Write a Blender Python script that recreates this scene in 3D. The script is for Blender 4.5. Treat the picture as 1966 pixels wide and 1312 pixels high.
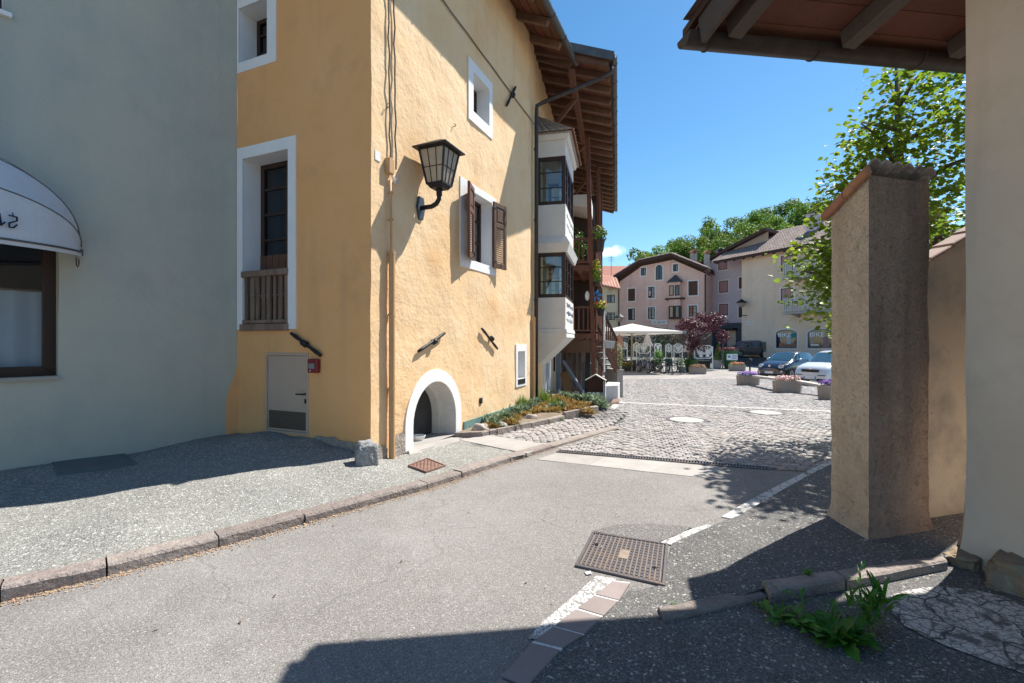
import bpy, bmesh, math, random
import numpy as np
from mathutils import Vector, Matrix, Euler, noise
from mathutils.geometry import delaunay_2d_cdt

for o in list(bpy.data.objects):
    bpy.data.objects.remove(o)
scene = bpy.context.scene
COL = scene.collection
R = math.radians
random.seed(7)
rnd = random.Random(11)

# ------------------------------------------------------------------ camera, sky, sun, exposure
F, CU, CV = 900.0, 983.0, 656.0            # focal length and centre of the 1966 px wide picture
cam_data = bpy.data.cameras.new('camera')
cam = bpy.data.objects.new('camera', cam_data)
COL.objects.link(cam)
cam_data.sensor_width = 36.0
cam_data.lens = 36.0 * F / 1966.0
cam_data.clip_start = 0.05
cam_data.clip_end = 3000
cam.location = (0, 0, 0)
cam.rotation_euler = (R(90), 0, 0)
scene.camera = cam

SUN_AZ, SUN_EL = 34.0, 54.5                # azimuth from +X towards +Y, elevation
world = bpy.data.worlds.new('World')
scene.world = world
world.use_nodes = True
wn, wl = world.node_tree.nodes, world.node_tree.links
wn.clear()
w_out = wn.new('ShaderNodeOutputWorld')
w_bg = wn.new('ShaderNodeBackground')
w_bg.inputs['Strength'].default_value = 0.102
w_sky = wn.new('ShaderNodeTexSky')
w_sky.sky_type = 'NISHITA'
w_sky.sun_disc = False
w_sky.sun_elevation = R(SUN_EL)
w_sky.sun_rotation = R(90 - SUN_AZ)
w_sky.altitude = 600
w_sky.air_density = 1.0
w_sky.dust_density = 0.25
w_sky.ozone_density = 1.6
# one small fair-weather cloud low over the far hill
w_co = wn.new('ShaderNodeTexCoord')
w_dist = wn.new('ShaderNodeVectorMath'); w_dist.operation = 'DISTANCE'
w_map = wn.new('ShaderNodeMapping')
cd = Vector((0.205, 1.0, 0.192)).normalized()
w_map.inputs['Location'].default_value = (-cd.x, -cd.y, -cd.z * 3.2)
w_map.inputs['Scale'].default_value = (1, 1, 3.2)
w_noi = wn.new('ShaderNodeTexNoise'); w_noi.inputs['Scale'].default_value = 60; w_noi.inputs['Detail'].default_value = 5
w_add = wn.new('ShaderNodeMath'); w_add.operation = 'MULTIPLY_ADD'; w_add.inputs[1].default_value = 0.05
w_rmp = wn.new('ShaderNodeMapRange')
w_rmp.inputs['From Min'].default_value = 0.065; w_rmp.inputs['From Max'].default_value = 0.03
w_mix = wn.new('ShaderNodeMix'); w_mix.data_type = 'RGBA'
w_mix.inputs['B'].default_value = (8.5, 8.6, 8.8, 1)
wl.new(w_co.outputs['Generated'], w_map.inputs['Vector'])
wl.new(w_map.outputs['Vector'], w_dist.inputs[0])
wl.new(w_co.outputs['Generated'], w_noi.inputs['Vector'])
wl.new(w_noi.outputs['Fac'], w_add.inputs[0])
wl.new(w_dist.outputs['Value'], w_add.inputs[2])
wl.new(w_add.outputs['Value'], w_rmp.inputs['Value'])
wl.new(w_rmp.outputs['Result'], w_mix.inputs['Factor'])
w_hsv = wn.new('ShaderNodeHueSaturation')          # a deep, clear mountain sky
w_hsv.inputs['Saturation'].default_value = 1.26; w_hsv.inputs['Hue'].default_value = 0.492; w_hsv.inputs['Value'].default_value = 1.0
wl.new(w_sky.outputs['Color'], w_hsv.inputs['Color'])
wl.new(w_hsv.outputs['Color'], w_mix.inputs['A'])
wl.new(w_mix.outputs['Result'], w_bg.inputs['Color'])
wl.new(w_bg.outputs['Background'], w_out.inputs['Surface'])

sun_data = bpy.data.lights.new('sun', 'SUN')
sun_data.energy = 5.0
sun_data.angle = R(0.5)
sun_data.color = (1.0, 0.95, 0.86)
sun = bpy.data.objects.new('sun', sun_data)
COL.objects.link(sun)
SUN = Vector((math.cos(R(SUN_EL)) * math.cos(R(SUN_AZ)), math.cos(R(SUN_EL)) * math.sin(R(SUN_AZ)), math.sin(R(SUN_EL))))
sun.rotation_euler = SUN.to_track_quat('Z', 'Y').to_euler()
sun.location = SUN * 60

vs = scene.view_settings
scene.display_settings.display_device = 'sRGB'
vs.view_transform = 'Standard'
vs.look = 'None'
vs.exposure = 0.80
vs.gamma = 1.0
vs.use_curve_mapping = False
scene.cycles.max_bounces = 12
scene.cycles.diffuse_bounces = 7
scene.cycles.transparent_max_bounces = 12

# ------------------------------------------------------------------ helpers: geometry of the place
def sstep(a, b, x):
    t = min(1.0, max(0.0, (x - a) / (b - a)))
    return t * t * (3 - 2 * t)

GY = [-60, 3, 6, 8, 12, 17, 20, 26, 34, 38, 42, 46, 62, 400]
GZ = [-1.6, -1.6, -1.61, -1.64, -1.72, -1.86, -1.92, -2.0, -2.0, -1.86, -1.44, -1.38, -1.3, -1.3]
def zg(x, y):
    return float(np.interp(y, GY, GZ))

SWP = np.array([(-6.2, .3, -1.50), (-4.6, 1.6, -1.50), (-3.13, 3.0, -1.505), (-2.3, 3.75, -1.518), (-1.4, 4.7, -1.523), (-.92, 5.15, -1.525),
    (-.6, 5.6, -1.53), (-.03, 6.3, -1.535), (.6, 7.2, -1.56), (1.3, 8.1, -1.6), (2.05, 9.0, -1.645), (2.4, 10.5, -1.68),
    (-1.9, 5.72, -1.44), (-1.5, 6.2, -1.545), (-1.3, 5.9, -1.53), (-.87, 7.9, -1.55), (.4, 10.9, -1.55), (.9, 8.8, -1.59), (-.3, 7.6, -1.54),
    (-5.4, 4.95, -1.36), (-7.2, 2.5, -1.36), (-4.0, 6.8, -1.33), (-3.4, 6.4, -1.255), (-2.7, 6.2, -1.275), (-2.2, 6.0, -1.36),
    (-3.5, 4.8, -1.425), (-2.8, 5.2, -1.42), (-4.6, 3.6, -1.425), (-3.2, 3.9, -1.46), (-2.2, 4.7, -1.46)])
def zs(x, y):
    d2 = (SWP[:, 0] - x) ** 2 + (SWP[:, 1] - y) ** 2 + 0.01
    w = d2 ** -1.6
    return float((w * SWP[:, 2]).sum() / w.sum())

def zyard(x, y):
    return zg(x, y) + 0.055 * sstep(.9, 2.0, x) * sstep(2.2, 2.9, y + .12 * x)

def px(u, v, Y):
    return Vector(((u - CU) / F * Y, Y, (CV - v) / F * Y))

def gpt(u, v, zf=zg):
    z = -1.6
    for _ in range(14):
        Y = -z * F / (v - CV)
        X = (u - CU) / F * Y
        z = zf(X, Y)
    return Vector((X, Y, z))

class Wall:
    """a vertical wall plane: origin, unit direction along it, outward normal"""
    def __init__(s, o, d, out):
        s.o = Vector((o[0], o[1])); s.d = Vector(d).normalized(); n = Vector((s.d.y, -s.d.x))
        s.n = n if n.dot(Vector(out)) > 0 else -n
    def p(s, t, z, off=0.0):
        q = s.o + s.d * t + s.n * off
        return Vector((q.x, q.y, z))
    def t_at(s, u):
        k = (u - CU) / F
        return (k * s.o.y - s.o.x) / (s.d.x - k * s.d.y)
    def hit(s, u, v):
        t = s.t_at(u); y = s.o.y + s.d.y * t
        return t, (CV - v) / F * y
    def pt(s, u, v, off=0.0):
        t, z = s.hit(u, v)
        return s.p(t, z, off)
    def rect(s, u0, v0, u1, v1):
        """t0, t1, z0, z1 from two opposite picture corners"""
        a = s.hit(u0, v0); b = s.hit(u1, v1)
        return min(a[0], b[0]), max(a[0], b[0]), min(a[1], b[1]), max(a[1], b[1])

# ------------------------------------------------------------------ helpers: objects
FR = {}
def _root_matrix(o):
    return FR[o.name] if o is not None else Matrix.Identity(4)

def T(name, label, cat, loc, rz=0.0, group=None):
    o = bpy.data.objects.new(name, None)
    COL.objects.link(o)
    o.empty_display_size = 0.1
    o.location = loc; o.rotation_euler = (0, 0, rz)
    o['label'] = label; o['category'] = cat
    if group: o['group'] = group
    FR[o.name] = Matrix.Translation(Vector(loc)) @ Matrix.Rotation(rz, 4, 'Z')
    return o

def dup(root, loc, rz=None, label=None, group=None, sc=None):
    r = root.copy(); COL.objects.link(r)
    r.location = loc
    if rz is not None: r.rotation_euler = (0, 0, rz)
    if label: r['label'] = label
    if group: r['group'] = group
    if sc: r.scale = sc if hasattr(sc, '__len__') else (sc, sc, sc)
    for ch in list(root.children):
        c = ch.copy(); COL.objects.link(c); c.parent = r
        for g in list(ch.children):
            k = g.copy(); COL.objects.link(k); k.parent = c
    return r

class MB:
    def __init__(s):
        s.v = []; s.f = []
    def add(s, verts, faces):
        b = len(s.v)
        s.v += [Vector(q) for q in verts]
        s.f += [tuple(i + b for i in f) for f in faces]
        return s
    def quad(s, a, b, c, d):
        return s.add([a, b, c, d], [(0, 1, 2, 3)])
    def hexa(s, p):
        """eight corners: bottom four then top four, same order"""
        return s.add(p, [(3, 2, 1, 0), (4, 5, 6, 7), (0, 1, 5, 4), (1, 2, 6, 5), (2, 3, 7, 6), (3, 0, 4, 7)])
    def box(s, c, size, rz=0.0, M=None):
        x, y, z = size[0] / 2, size[1] / 2, size[2] / 2
        P = [Vector(q) for q in ((-x, -y, -z), (x, -y, -z), (x, y, -z), (-x, y, -z), (-x, -y, z), (x, -y, z), (x, y, z), (-x, y, z))]
        m = M if M is not None else Matrix.Rotation(rz, 4, 'Z')
        return s.hexa([Vector(c) + m.to_3x3() @ q for q in P])
    def beam(s, a, b, w, h, up=(0, 0, 1)):
        """rectangular bar from a to b, w wide, h high (centred)"""
        a, b = Vector(a), Vector(b); d = (b - a).normalized(); up = Vector(up)
        sx = d.cross(up)
        if sx.length < 1e-4: sx = d.cross(Vector((1, 0, 0)))
        sx.normalize(); uy = sx.cross(d).normalized()
        x, y = sx * w / 2, uy * h / 2
        return s.hexa([a - x - y, a + x - y, b + x - y, b - x - y, a - x + y, a + x + y, b + x + y, b - x + y])
    def wbox(s, W, t0, t1, z0, z1, o0, o1):
        """box on a wall: along t, z and offset from the wall"""
        return s.hexa([W.p(t0, z0, o1), W.p(t1, z0, o1), W.p(t1, z0, o0), W.p(t0, z0, o0),
                       W.p(t0, z1, o1), W.p(t1, z1, o1), W.p(t1, z1, o0), W.p(t0, z1, o0)])
    def tube(s, pts, r, n=8, cap=True):
        pts = [Vector(q) for q in pts]
        rs = r if hasattr(r, '__len__') else [r] * len(pts)
        b = len(s.v); ref = None
        for i, q in enumerate(pts):
            if i == 0: d = pts[1] - pts[0]
            elif i == len(pts) - 1: d = pts[-1] - pts[-2]
            else: d = (pts[i + 1] - pts[i]).normalized() + (pts[i] - pts[i - 1]).normalized()
            d.normalize()
            if ref is None:
                ref = d.cross(Vector((0, 0, 1)))
                if ref.length < 1e-3: ref = d.cross(Vector((1, 0, 0)))
            x = (ref - d * ref.dot(d)).normalized(); ref = x; y = d.cross(x)
            for k in range(n):
                a = 2 * math.pi * k / n
                s.v.append(q + (x * math.cos(a) + y * math.sin(a)) * rs[i])
        for i in range(len(pts) - 1):
            for k in range(n):
                k2 = (k + 1) % n
                s.f.append((b + i * n + k, b + i * n + k2, b + (i + 1) * n + k2, b + (i + 1) * n + k))
        if cap:
            s.f.append(tuple(b + k for k in range(n))[::-1])
            s.f.append(tuple(b + (len(pts) - 1) * n + k for k in range(n)))
        return s
    def lathe(s, c, prof, n=16, M=None, close=True):
        """prof: (radius, height) pairs about the z axis at c"""
        b = len(s.v); m = (M or Matrix.Identity(4)).to_3x3(); c = Vector(c)
        for r, z in prof:
            for k in range(n):
                a = 2 * math.pi * k / n
                s.v.append(c + m @ Vector((r * math.cos(a), r * math.sin(a), z)))
        for i in range(len(prof) - 1):
            for k in range(n):
                k2 = (k + 1) % n
                s.f.append((b + i * n + k, b + i * n + k2, b + (i + 1) * n + k2, b + (i + 1) * n + k))
        if close:
            s.f.append(tuple(b + k for k in range(n))[::-1])
            s.f.append(tuple(b + (len(prof) - 1) * n + k for k in range(n)))
        return s
    def prism(s, loop, ext):
        """closed planar loop of points pushed along vector ext"""
        n = len(loop); loop = [Vector(q) for q in loop]; ext = Vector(ext)
        return s.add(loop + [q + ext for q in loop],
                     [tuple(range(n))[::-1], tuple(range(n, 2 * n))] + [(i, (i + 1) % n, n + (i + 1) % n, n + i) for i in range(n)])
    def blob(s, c, rad, seed=0, amp=.18, sub=2, freq=1.6, flat=None):
        bm = bmesh.new(); bmesh.ops.create_icosphere(bm, subdivisions=sub, radius=1)
        V = []
        for q in bm.verts:
            k = 1 + amp * noise.noise(q.co * freq + Vector((seed * 3.1, seed, 0)))
            p = Vector((q.co.x * rad[0], q.co.y * rad[1], q.co.z * rad[2])) * k
            V.append(Vector(c) + p)
        Fc = [tuple(q.index for q in f.verts) for f in bm.faces]
        bm.free()
        return s.add(V, Fc)
    def rock(s, c, rad, seed=0, amp=.12, pw=.5, rz=0.0, sub=3):
        """blocky boulder: a rounded cube with knocked-off corners"""
        bm = bmesh.new(); bmesh.ops.create_icosphere(bm, subdivisions=sub, radius=1); V = []
        m = Matrix.Rotation(rz, 3, 'Z'); g = lambda x: math.copysign(abs(x) ** pw, x)
        for q in bm.verts:
            p = Vector((g(q.co.x), g(q.co.y), g(q.co.z))) * .80
            p *= 1 + amp * noise.noise(q.co * 1.5 + Vector((seed, 0, 0))) + amp * .5 * noise.noise(q.co * 4 + Vector((0, seed, 0)))
            V.append(Vector(c) + m @ Vector((p.x * rad[0], p.y * rad[1], p.z * rad[2])))
        Fc = [tuple(q.index for q in f.verts) for f in bm.faces]; bm.free()
        return s.add(V, Fc)
    def build(s, name, mat, parent=None, label=None, cat=None, group=None, kind=None, smooth=False, bevel=0.0, fix=True, auto=None):
        me = bpy.data.meshes.new(name)
        m = _root_matrix(parent)
        if parent is None and kind != 'structure' and s.v:
            xs = [q.x for q in s.v]; ys = [q.y for q in s.v]; zz = [q.z for q in s.v]
            m = Matrix.Translation(((min(xs) + max(xs)) / 2, (min(ys) + max(ys)) / 2, min(zz)))
        inv = m.inverted()
        me.from_pydata([inv @ q for q in s.v], [], s.f)
        if fix or bevel:
            bm = bmesh.new(); bm.from_mesh(me)
            if fix: bmesh.ops.recalc_face_normals(bm, faces=bm.faces)
            if bevel:
                ed = [e for e in bm.edges if len(e.link_faces) == 2 and e.calc_face_angle(0) > 0.6]
                bmesh.ops.bevel(bm, geom=ed, offset=bevel, segments=1, affect='EDGES', clamp_overlap=True)
            bm.to_mesh(me); bm.free()
        if smooth:
            me.shade_smooth()
        if mat is not None: me.materials.append(mat)
        o = bpy.data.objects.new(name, me)
        COL.objects.link(o)
        if parent is not None:
            o.parent = parent
            FR[o.name] = m
        else:
            o.matrix_world = m
            FR[o.name] = m
            if kind == 'structure': o.matrix_world = Matrix.Identity(4)
        if auto: me.set_sharp_from_angle(angle=R(auto))
        if label: o['label'] = label
        if cat: o['category'] = cat
        if group: o['group'] = group
        if kind: o['kind'] = kind
        return o

def inside(P, loop):
    x, y = P[:, 0], P[:, 1]; r = np.zeros(len(P), bool)
    n = len(loop)
    for i in range(n):
        x0, y0 = loop[i]; x1, y1 = loop[(i + 1) % n]
        if y0 == y1: continue
        c = ((y0 > y) != (y1 > y)) & (x < (x1 - x0) * (y - y0) / (y1 - y0) + x0)
        r ^= c
    return r

def tri_region(outer, holes=(), res=.3, jit=.2, seed=1):
    """triangulated plane region with interior points; 2D loops"""
    pts, edges = [], []
    def loop_in(L):
        b = len(pts); n = 0
        for i in range(len(L)):
            a = Vector(L[i][:2]); c = Vector(L[(i + 1) % len(L)][:2])
            k = max(1, int((c - a).length / res))
            for j in range(k):
                pts.append(a.lerp(c, j / k)); n += 1
        for i in range(n): edges.append((b + i, b + (i + 1) % n))
    loop_in(outer)
    for h in holes: loop_in(h)
    A = np.array([(q[0], q[1]) for q in outer])
    xs = np.arange(A[:, 0].min() + res / 2, A[:, 0].max(), res); ys = np.arange(A[:, 1].min() + res / 2, A[:, 1].max(), res)
    if len(xs) and len(ys):
        g = np.stack(np.meshgrid(xs, ys), -1).reshape(-1, 2)
        g = g + np.random.RandomState(seed).uniform(-jit, jit, g.shape) * res
        ok = inside(g, [(q[0], q[1]) for q in outer])
        for h in holes: ok &= ~inside(g, [(q[0], q[1]) for q in h])
        pts += [Vector((q[0], q[1])) for q in g[ok]]
    V, E, Fc, _, _, _ = delaunay_2d_cdt(pts, edges, [], 0, 1e-6)
    C = np.array([((V[f[0]].x + V[f[1]].x + V[f[2]].x) / 3, (V[f[0]].y + V[f[1]].y + V[f[2]].y) / 3) for f in Fc])
    ok = inside(C, [(q[0], q[1]) for q in outer])
    for h in holes: ok &= ~inside(C, [(q[0], q[1]) for q in h])
    return V, [f for f, k in zip(Fc, ok) if k]

def sheet(name, loop, mat, zf, dz=0.0, res=.35, holes=(), parent=None, kind='structure', rough=0.0, **kw):
    V, Fc = tri_region([(q[0], q[1]) for q in loop], [[(q[0], q[1]) for q in h] for h in holes], res)
    mb = MB()
    mb.add([(q.x, q.y, zf(q.x, q.y) + dz + (rough * noise.noise(Vector((q.x * 1.3, q.y * 1.3, 0))) if rough else 0)) for q in V], Fc)
    o = mb.build(name, mat, parent, kind=kind, fix=False, smooth=True, **kw)
    # faces up
    me = o.data
    if me.polygons and sum(p.normal.z for p in me.polygons) < 0: me.flip_normals()
    return o

def wall_face(W, outer, holes, mat, name, parent, res=.22, amp=.0, off=0.0, freq=1.2, **kw):
    """plastered wall face with openings; outer and holes are (t, z) loops"""
    V, Fc = tri_region(outer, holes, res)
    mb = MB(); vv = []
    for q in V:
        p = W.p(q.x, q.y, off)
        if amp:
            a = noise.noise_vector(p * freq) * amp + noise.noise_vector(p * freq * 3.7) * amp * .45
            p = p + a
        vv.append(p)
    mb.add(vv, Fc)
    o = mb.build(name, mat, parent, fix=False, smooth=True, **kw)
    me = o.data
    n3 = Vector((W.n.x, W.n.y, 0))
    if me.polygons and sum(p.normal.dot(n3) for p in me.polygons) < 0: me.flip_normals()
    return o

def ring(W, outer, inner, o0, o1, mb):
    """flat band on a wall between two (t, z) loops with the same number of points, thickness o0..o1"""
    n = len(outer)
    for i in range(n):
        j = (i + 1) % n
        mb.hexa([W.p(*outer[i], o0), W.p(*outer[j], o0), W.p(*inner[j], o0), W.p(*inner[i], o0),
                 W.p(*outer[i], o1), W.p(*outer[j], o1), W.p(*inner[j], o1), W.p(*inner[i], o1)])
    return mb

def rloop(t0, t1, z0, z1):
    return [(t0, z0), (t1, z0), (t1, z1), (t0, z1)]

def text_mb(body, size, M, depth=.004, shear=0.0, width=1.0, bold=0.0):
    cu = bpy.data.curves.new('txt', 'FONT'); cu.body = body; cu.size = size; cu.extrude = depth / 2
    cu.align_x = 'CENTER'; cu.align_y = 'CENTER'; cu.shear = shear; cu.space_character = 1.0; cu.offset = bold; cu.resolution_u = 3
    ob = bpy.data.objects.new('txt', cu)
    me = bpy.data.meshes.new_from_object(ob)
    mb = MB(); mb.add([M @ Vector((q.co.x * width, q.co.y, q.co.z)) for q in me.vertices], [tuple(f.vertices) for f in me.polygons])
    bpy.data.objects.remove(ob); bpy.data.curves.remove(cu); bpy.data.meshes.remove(me)
    return mb

def frame_M(origin, xdir, ydir):
    x = Vector(xdir).normalized(); y = Vector(ydir).normalized(); z = x.cross(y).normalized()
    m = Matrix((x, y, z)).transposed().to_4x4(); m.translation = Vector(origin)
    return m

# ------------------------------------------------------------------ materials
def srgb(r, g, b):
    f = lambda c: ((c / 255 + .055) / 1.055) ** 2.4 if c > 10.3 else c / 255 / 12.92
    return (f(r), f(g), f(b))

def mk(name, base, rough=.85, layers=(), bumps=(), metal=0.0, rand=0.0, island=0.0, spec=.4, stretch=(1, 1, 1), coat=0.0, trans=0.0, alpha=None, disp=0):
    """base colour + noise layers (kind, scale, colour, lo, hi, strength) + bumps (kind, scale, strength, distance)"""
    m = bpy.data.materials.new(name); m.use_nodes = True
    nt = m.node_tree; N, L = nt.nodes, nt.links
    bs = N['Principled BSDF']
    bs.inputs['Roughness'].default_value = rough
    bs.inputs['Metallic'].default_value = metal
    bs.inputs['Specular IOR Level'].default_value = spec
    if coat: bs.inputs['Coat Weight'].default_value = coat; bs.inputs['Coat Roughness'].default_value = .05
    geo = N.new('ShaderNodeNewGeometry')
    mp = N.new('ShaderNodeMapping'); mp.inputs['Scale'].default_value = stretch
    L.new(geo.outputs['Position'], mp.inputs['Vector'])
    def tex(kind, scale, det=6.0, out=None):
        if kind == 'v':
            t = N.new('ShaderNodeTexVoronoi'); t.inputs['Scale'].default_value = scale
            L.new(mp.outputs['Vector'], t.inputs['Vector'])
            sp = N.new('ShaderNodeSeparateColor'); L.new(t.outputs['Color'], sp.inputs['Color'])
            return sp.outputs['Red']
        if kind == 'vd':
            t = N.new('ShaderNodeTexVoronoi'); t.inputs['Scale'].default_value = scale
            L.new(mp.outputs['Vector'], t.inputs['Vector']); return t.outputs['Distance']
        if kind == 've':
            t = N.new('ShaderNodeTexVoronoi'); t.feature = 'DISTANCE_TO_EDGE'; t.inputs['Scale'].default_value = scale
            nz = N.new('ShaderNodeTexNoise'); nz.inputs['Scale'].default_value = scale * 1.3; nz.inputs['Detail'].default_value = 4
            L.new(mp.outputs['Vector'], nz.inputs['Vector'])
            ad = N.new('ShaderNodeVectorMath'); ad.operation = 'MULTIPLY_ADD'
            ad.inputs[1].default_value = (.55 / scale,) * 3
            L.new(nz.outputs['Color'], ad.inputs[0]); L.new(mp.outputs['Vector'], ad.inputs[2])
            L.new(ad.outputs['Vector'], t.inputs['Vector']); return t.outputs['Distance']
        if kind == 'ns':                      # noise drawn out downwards: rain streaks
            ms_ = N.new('ShaderNodeMapping'); ms_.inputs['Scale'].default_value = (1, 1, .09); L.new(geo.outputs['Position'], ms_.inputs['Vector'])
            t = N.new('ShaderNodeTexNoise'); t.inputs['Scale'].default_value = scale; t.inputs['Detail'].default_value = 5
            L.new(ms_.outputs['Vector'], t.inputs['Vector']); return t.outputs['Fac']
        if kind == 'w':
            t = N.new('ShaderNodeTexWave'); t.inputs['Scale'].default_value = scale; t.inputs['Distortion'].default_value = 6
            t.inputs['Detail'].default_value = 4
            L.new(mp.outputs['Vector'], t.inputs['Vector']); return t.outputs['Fac']
        t = N.new('ShaderNodeTexNoise'); t.inputs['Scale'].default_value = scale; t.inputs['Detail'].default_value = det
        t.inputs['Roughness'].default_value = .6
        L.new(mp.outputs['Vector'], t.inputs['Vector']); return t.outputs['Fac']
    cur = N.new('ShaderNodeRGB'); cur.outputs[0].default_value = (*base, 1); cur = cur.outputs[0]
    for (kind, scale, col, lo, hi, st) in layers:
        mr = N.new('ShaderNodeMapRange'); mr.inputs['From Min'].default_value = lo; mr.inputs['From Max'].default_value = hi
        mr.inputs['To Max'].default_value = st
        L.new(tex(kind, scale), mr.inputs['Value'])
        mx = N.new('ShaderNodeMix'); mx.data_type = 'RGBA'
        L.new(mr.outputs['Result'], mx.inputs['Factor']); L.new(cur, mx.inputs['A'])
        mx.inputs['B'].default_value = (*col, 1); cur = mx.outputs['Result']
    for amt, src in ((rand, 'obj'), (island, 'isl')):
        if amt:
            if src == 'obj':
                oi = N.new('ShaderNodeObjectInfo'); sock = oi.outputs['Random']
            else:
                sock = geo.outputs['Random Per Island']
            mr = N.new('ShaderNodeMapRange'); mr.inputs['To Min'].default_value = 1 - amt; mr.inputs['To Max'].default_value = 1 + amt
            L.new(sock, mr.inputs['Value'])
            hs = N.new('ShaderNodeHueSaturation'); L.new(mr.outputs['Result'], hs.inputs['Value']); L.new(cur, hs.inputs['Color'])
            mr2 = N.new('ShaderNodeMapRange'); mr2.inputs['To Min'].default_value = .5 - amt * .05; mr2.inputs['To Max'].default_value = .5 + amt * .05
            ml = N.new('ShaderNodeMath'); ml.operation = 'FRACT'; mm = N.new('ShaderNodeMath'); mm.operation = 'MULTIPLY'; mm.inputs[1].default_value = 7.3
            L.new(sock, mm.inputs[0]); L.new(mm.outputs[0], ml.inputs[0]); L.new(ml.outputs[0], mr2.inputs['Value'])
            L.new(mr2.outputs['Result'], hs.inputs['Hue'])
            cur = hs.outputs['Color']
    L.new(cur, bs.inputs['Base Color'])
    nrm = None
    for (kind, scale, st, dist) in bumps:
        b = N.new('ShaderNodeBump'); b.inputs['Strength'].default_value = st; b.inputs['Distance'].default_value = dist
        L.new(tex(kind, scale, 4.0), b.inputs['Height'])
        if nrm is not None: L.new(nrm, b.inputs['Normal'])
        nrm = b.outputs['Normal']
    if nrm is not None: L.new(nrm, bs.inputs['Normal'])
    if trans:
        tr = N.new('ShaderNodeBsdfTranslucent'); L.new(cur, tr.inputs['Color'])
        ms = N.new('ShaderNodeMixShader'); ms.inputs['Fac'].default_value = trans
        L.new(bs.outputs['BSDF'], ms.inputs[1]); L.new(tr.outputs['BSDF'], ms.inputs[2])
        L.new(ms.outputs['Shader'], N['Material Output'].inputs['Surface'])
    return m

def glass_mat(name, tint=(.55, .62, .66), refl=.10, rough=.02):
    """thin window glass: see-through with a fresnel mirror"""
    m = bpy.data.materials.new(name); m.use_nodes = True
    N, L = m.node_tree.nodes, m.node_tree.links; N.remove(N['Principled BSDF'])
    tr = N.new('ShaderNodeBsdfTransparent'); tr.inputs['Color'].default_value = (*tint, 1)
    gl = N.new('ShaderNodeBsdfGlossy'); gl.inputs['Roughness'].default_value = rough
    lw = N.new('ShaderNodeLayerWeight'); lw.inputs['Blend'].default_value = .5     # same from both sides of the pane
    fr = N.new('ShaderNodeMath'); fr.operation = 'POWER'; fr.inputs[1].default_value = 4.0
    L.new(lw.outputs['Facing'], fr.inputs[0])
    ad = N.new('ShaderNodeMath'); ad.operation = 'ADD'; ad.inputs[1].default_value = refl + .05; ad.use_clamp = True
    nz = N.new('ShaderNodeTexNoise'); nz.inputs['Scale'].default_value = 1.7
    bp = N.new('ShaderNodeBump'); bp.inputs['Strength'].default_value = .05; bp.inputs['Distance'].default_value = .02
    ge = N.new('ShaderNodeNewGeometry'); L.new(ge.outputs['Position'], nz.inputs['Vector'])
    L.new(nz.outputs['Fac'], bp.inputs['Height']); L.new(bp.outputs['Normal'], gl.inputs['Normal'])
    mx = N.new('ShaderNodeMixShader')
    L.new(fr.outputs['Value'], ad.inputs[0]); L.new(ad.outputs['Value'], mx.inputs['Fac'])
    L.new(tr.outputs['BSDF'], mx.inputs[1]); L.new(gl.outputs['BSDF'], mx.inputs[2])
    L.new(mx.outputs['Shader'], N['Material Output'].inputs['Surface'])
    return m

m_asphalt = mk('asphalt', (.20, .185, .175), .9,
    [('n', .5, (.27, .255, .245), .35, .65, .85), ('n', .22, (.15, .14, .135), .48, .62, .55), ('n', .8, (.30, .285, .275), .54, .70, .6), ('ve', .33, (.12, .115, .11), .0025, .0, .6), ('n', 1.7, (.165, .152, .145), .50, .70, .6), ('n', 5, (.13, .12, .115), .60, .74, .5), ('v', 170, (.36, .34, .325), .55, 1.0, .7), ('v', 230, (.075, .07, .068), .66, .95, .75),
     ('v', 130, (.50, .48, .46), .93, .98, .55)],
    [('vd', 150, .5, .005), ('n', 2.0, .3, .02)])
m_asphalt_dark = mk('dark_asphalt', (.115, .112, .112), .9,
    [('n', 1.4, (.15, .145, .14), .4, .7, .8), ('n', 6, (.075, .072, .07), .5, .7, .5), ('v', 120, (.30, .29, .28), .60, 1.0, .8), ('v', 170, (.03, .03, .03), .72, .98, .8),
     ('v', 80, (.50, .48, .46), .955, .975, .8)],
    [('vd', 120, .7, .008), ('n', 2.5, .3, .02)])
m_sidewalk = mk('sidewalk_asphalt', (.21, .205, .19), .9,
    [('n', 1.1, (.28, .275, .255), .35, .65, .8), ('n', 4, (.13, .125, .118), .52, .70, .55), ('v', 105, (.42, .42, .39), .5, 1.0, .9), ('v', 150, (.06, .06, .058), .66, .98, .8),
     ('v', 70, (.60, .60, .56), .93, .97, .75)],
    [('vd', 105, .7, .008), ('n', 2.5, .3, .02)])
m_road_far = mk('far_road_asphalt', (.055, .054, .056), .85, [('n', 3, (.075, .073, .074), .4, .7, .8)], [('n', 60, .3, .01)])
m_patch = mk('asphalt_patch', (.155, .145, .14), .92, [('v', 95, (.33, .31, .30), .6, 1, .8), ('v', 140, (.05, .05, .05), .72, .98, .8)], [('vd', 95, .55, .006)])
m_earth = mk('earth', (.17, .135, .10), .95, [('n', 9, (.26, .21, .16), .4, .7, .8)], [('n', 30, .6, .02)])
m_joint = mk('joint_sand', (.15, .135, .12), .95, [('n', 14, (.24, .215, .19), .4, .7, .8), ('n', 5, (.10, .11, .06), .58, .72, .5)], [('n', 70, .5, .008)])
m_sett = mk('porphyry_sett', (.33, .30, .285), .72, [('n', .55, (.285, .28, .28), .4, .65, .7), ('n', 40, (.22, .19, .175), .45, .75, .6)], [('n', 45, .45, .008)], island=.28, rand=.2)
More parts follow.
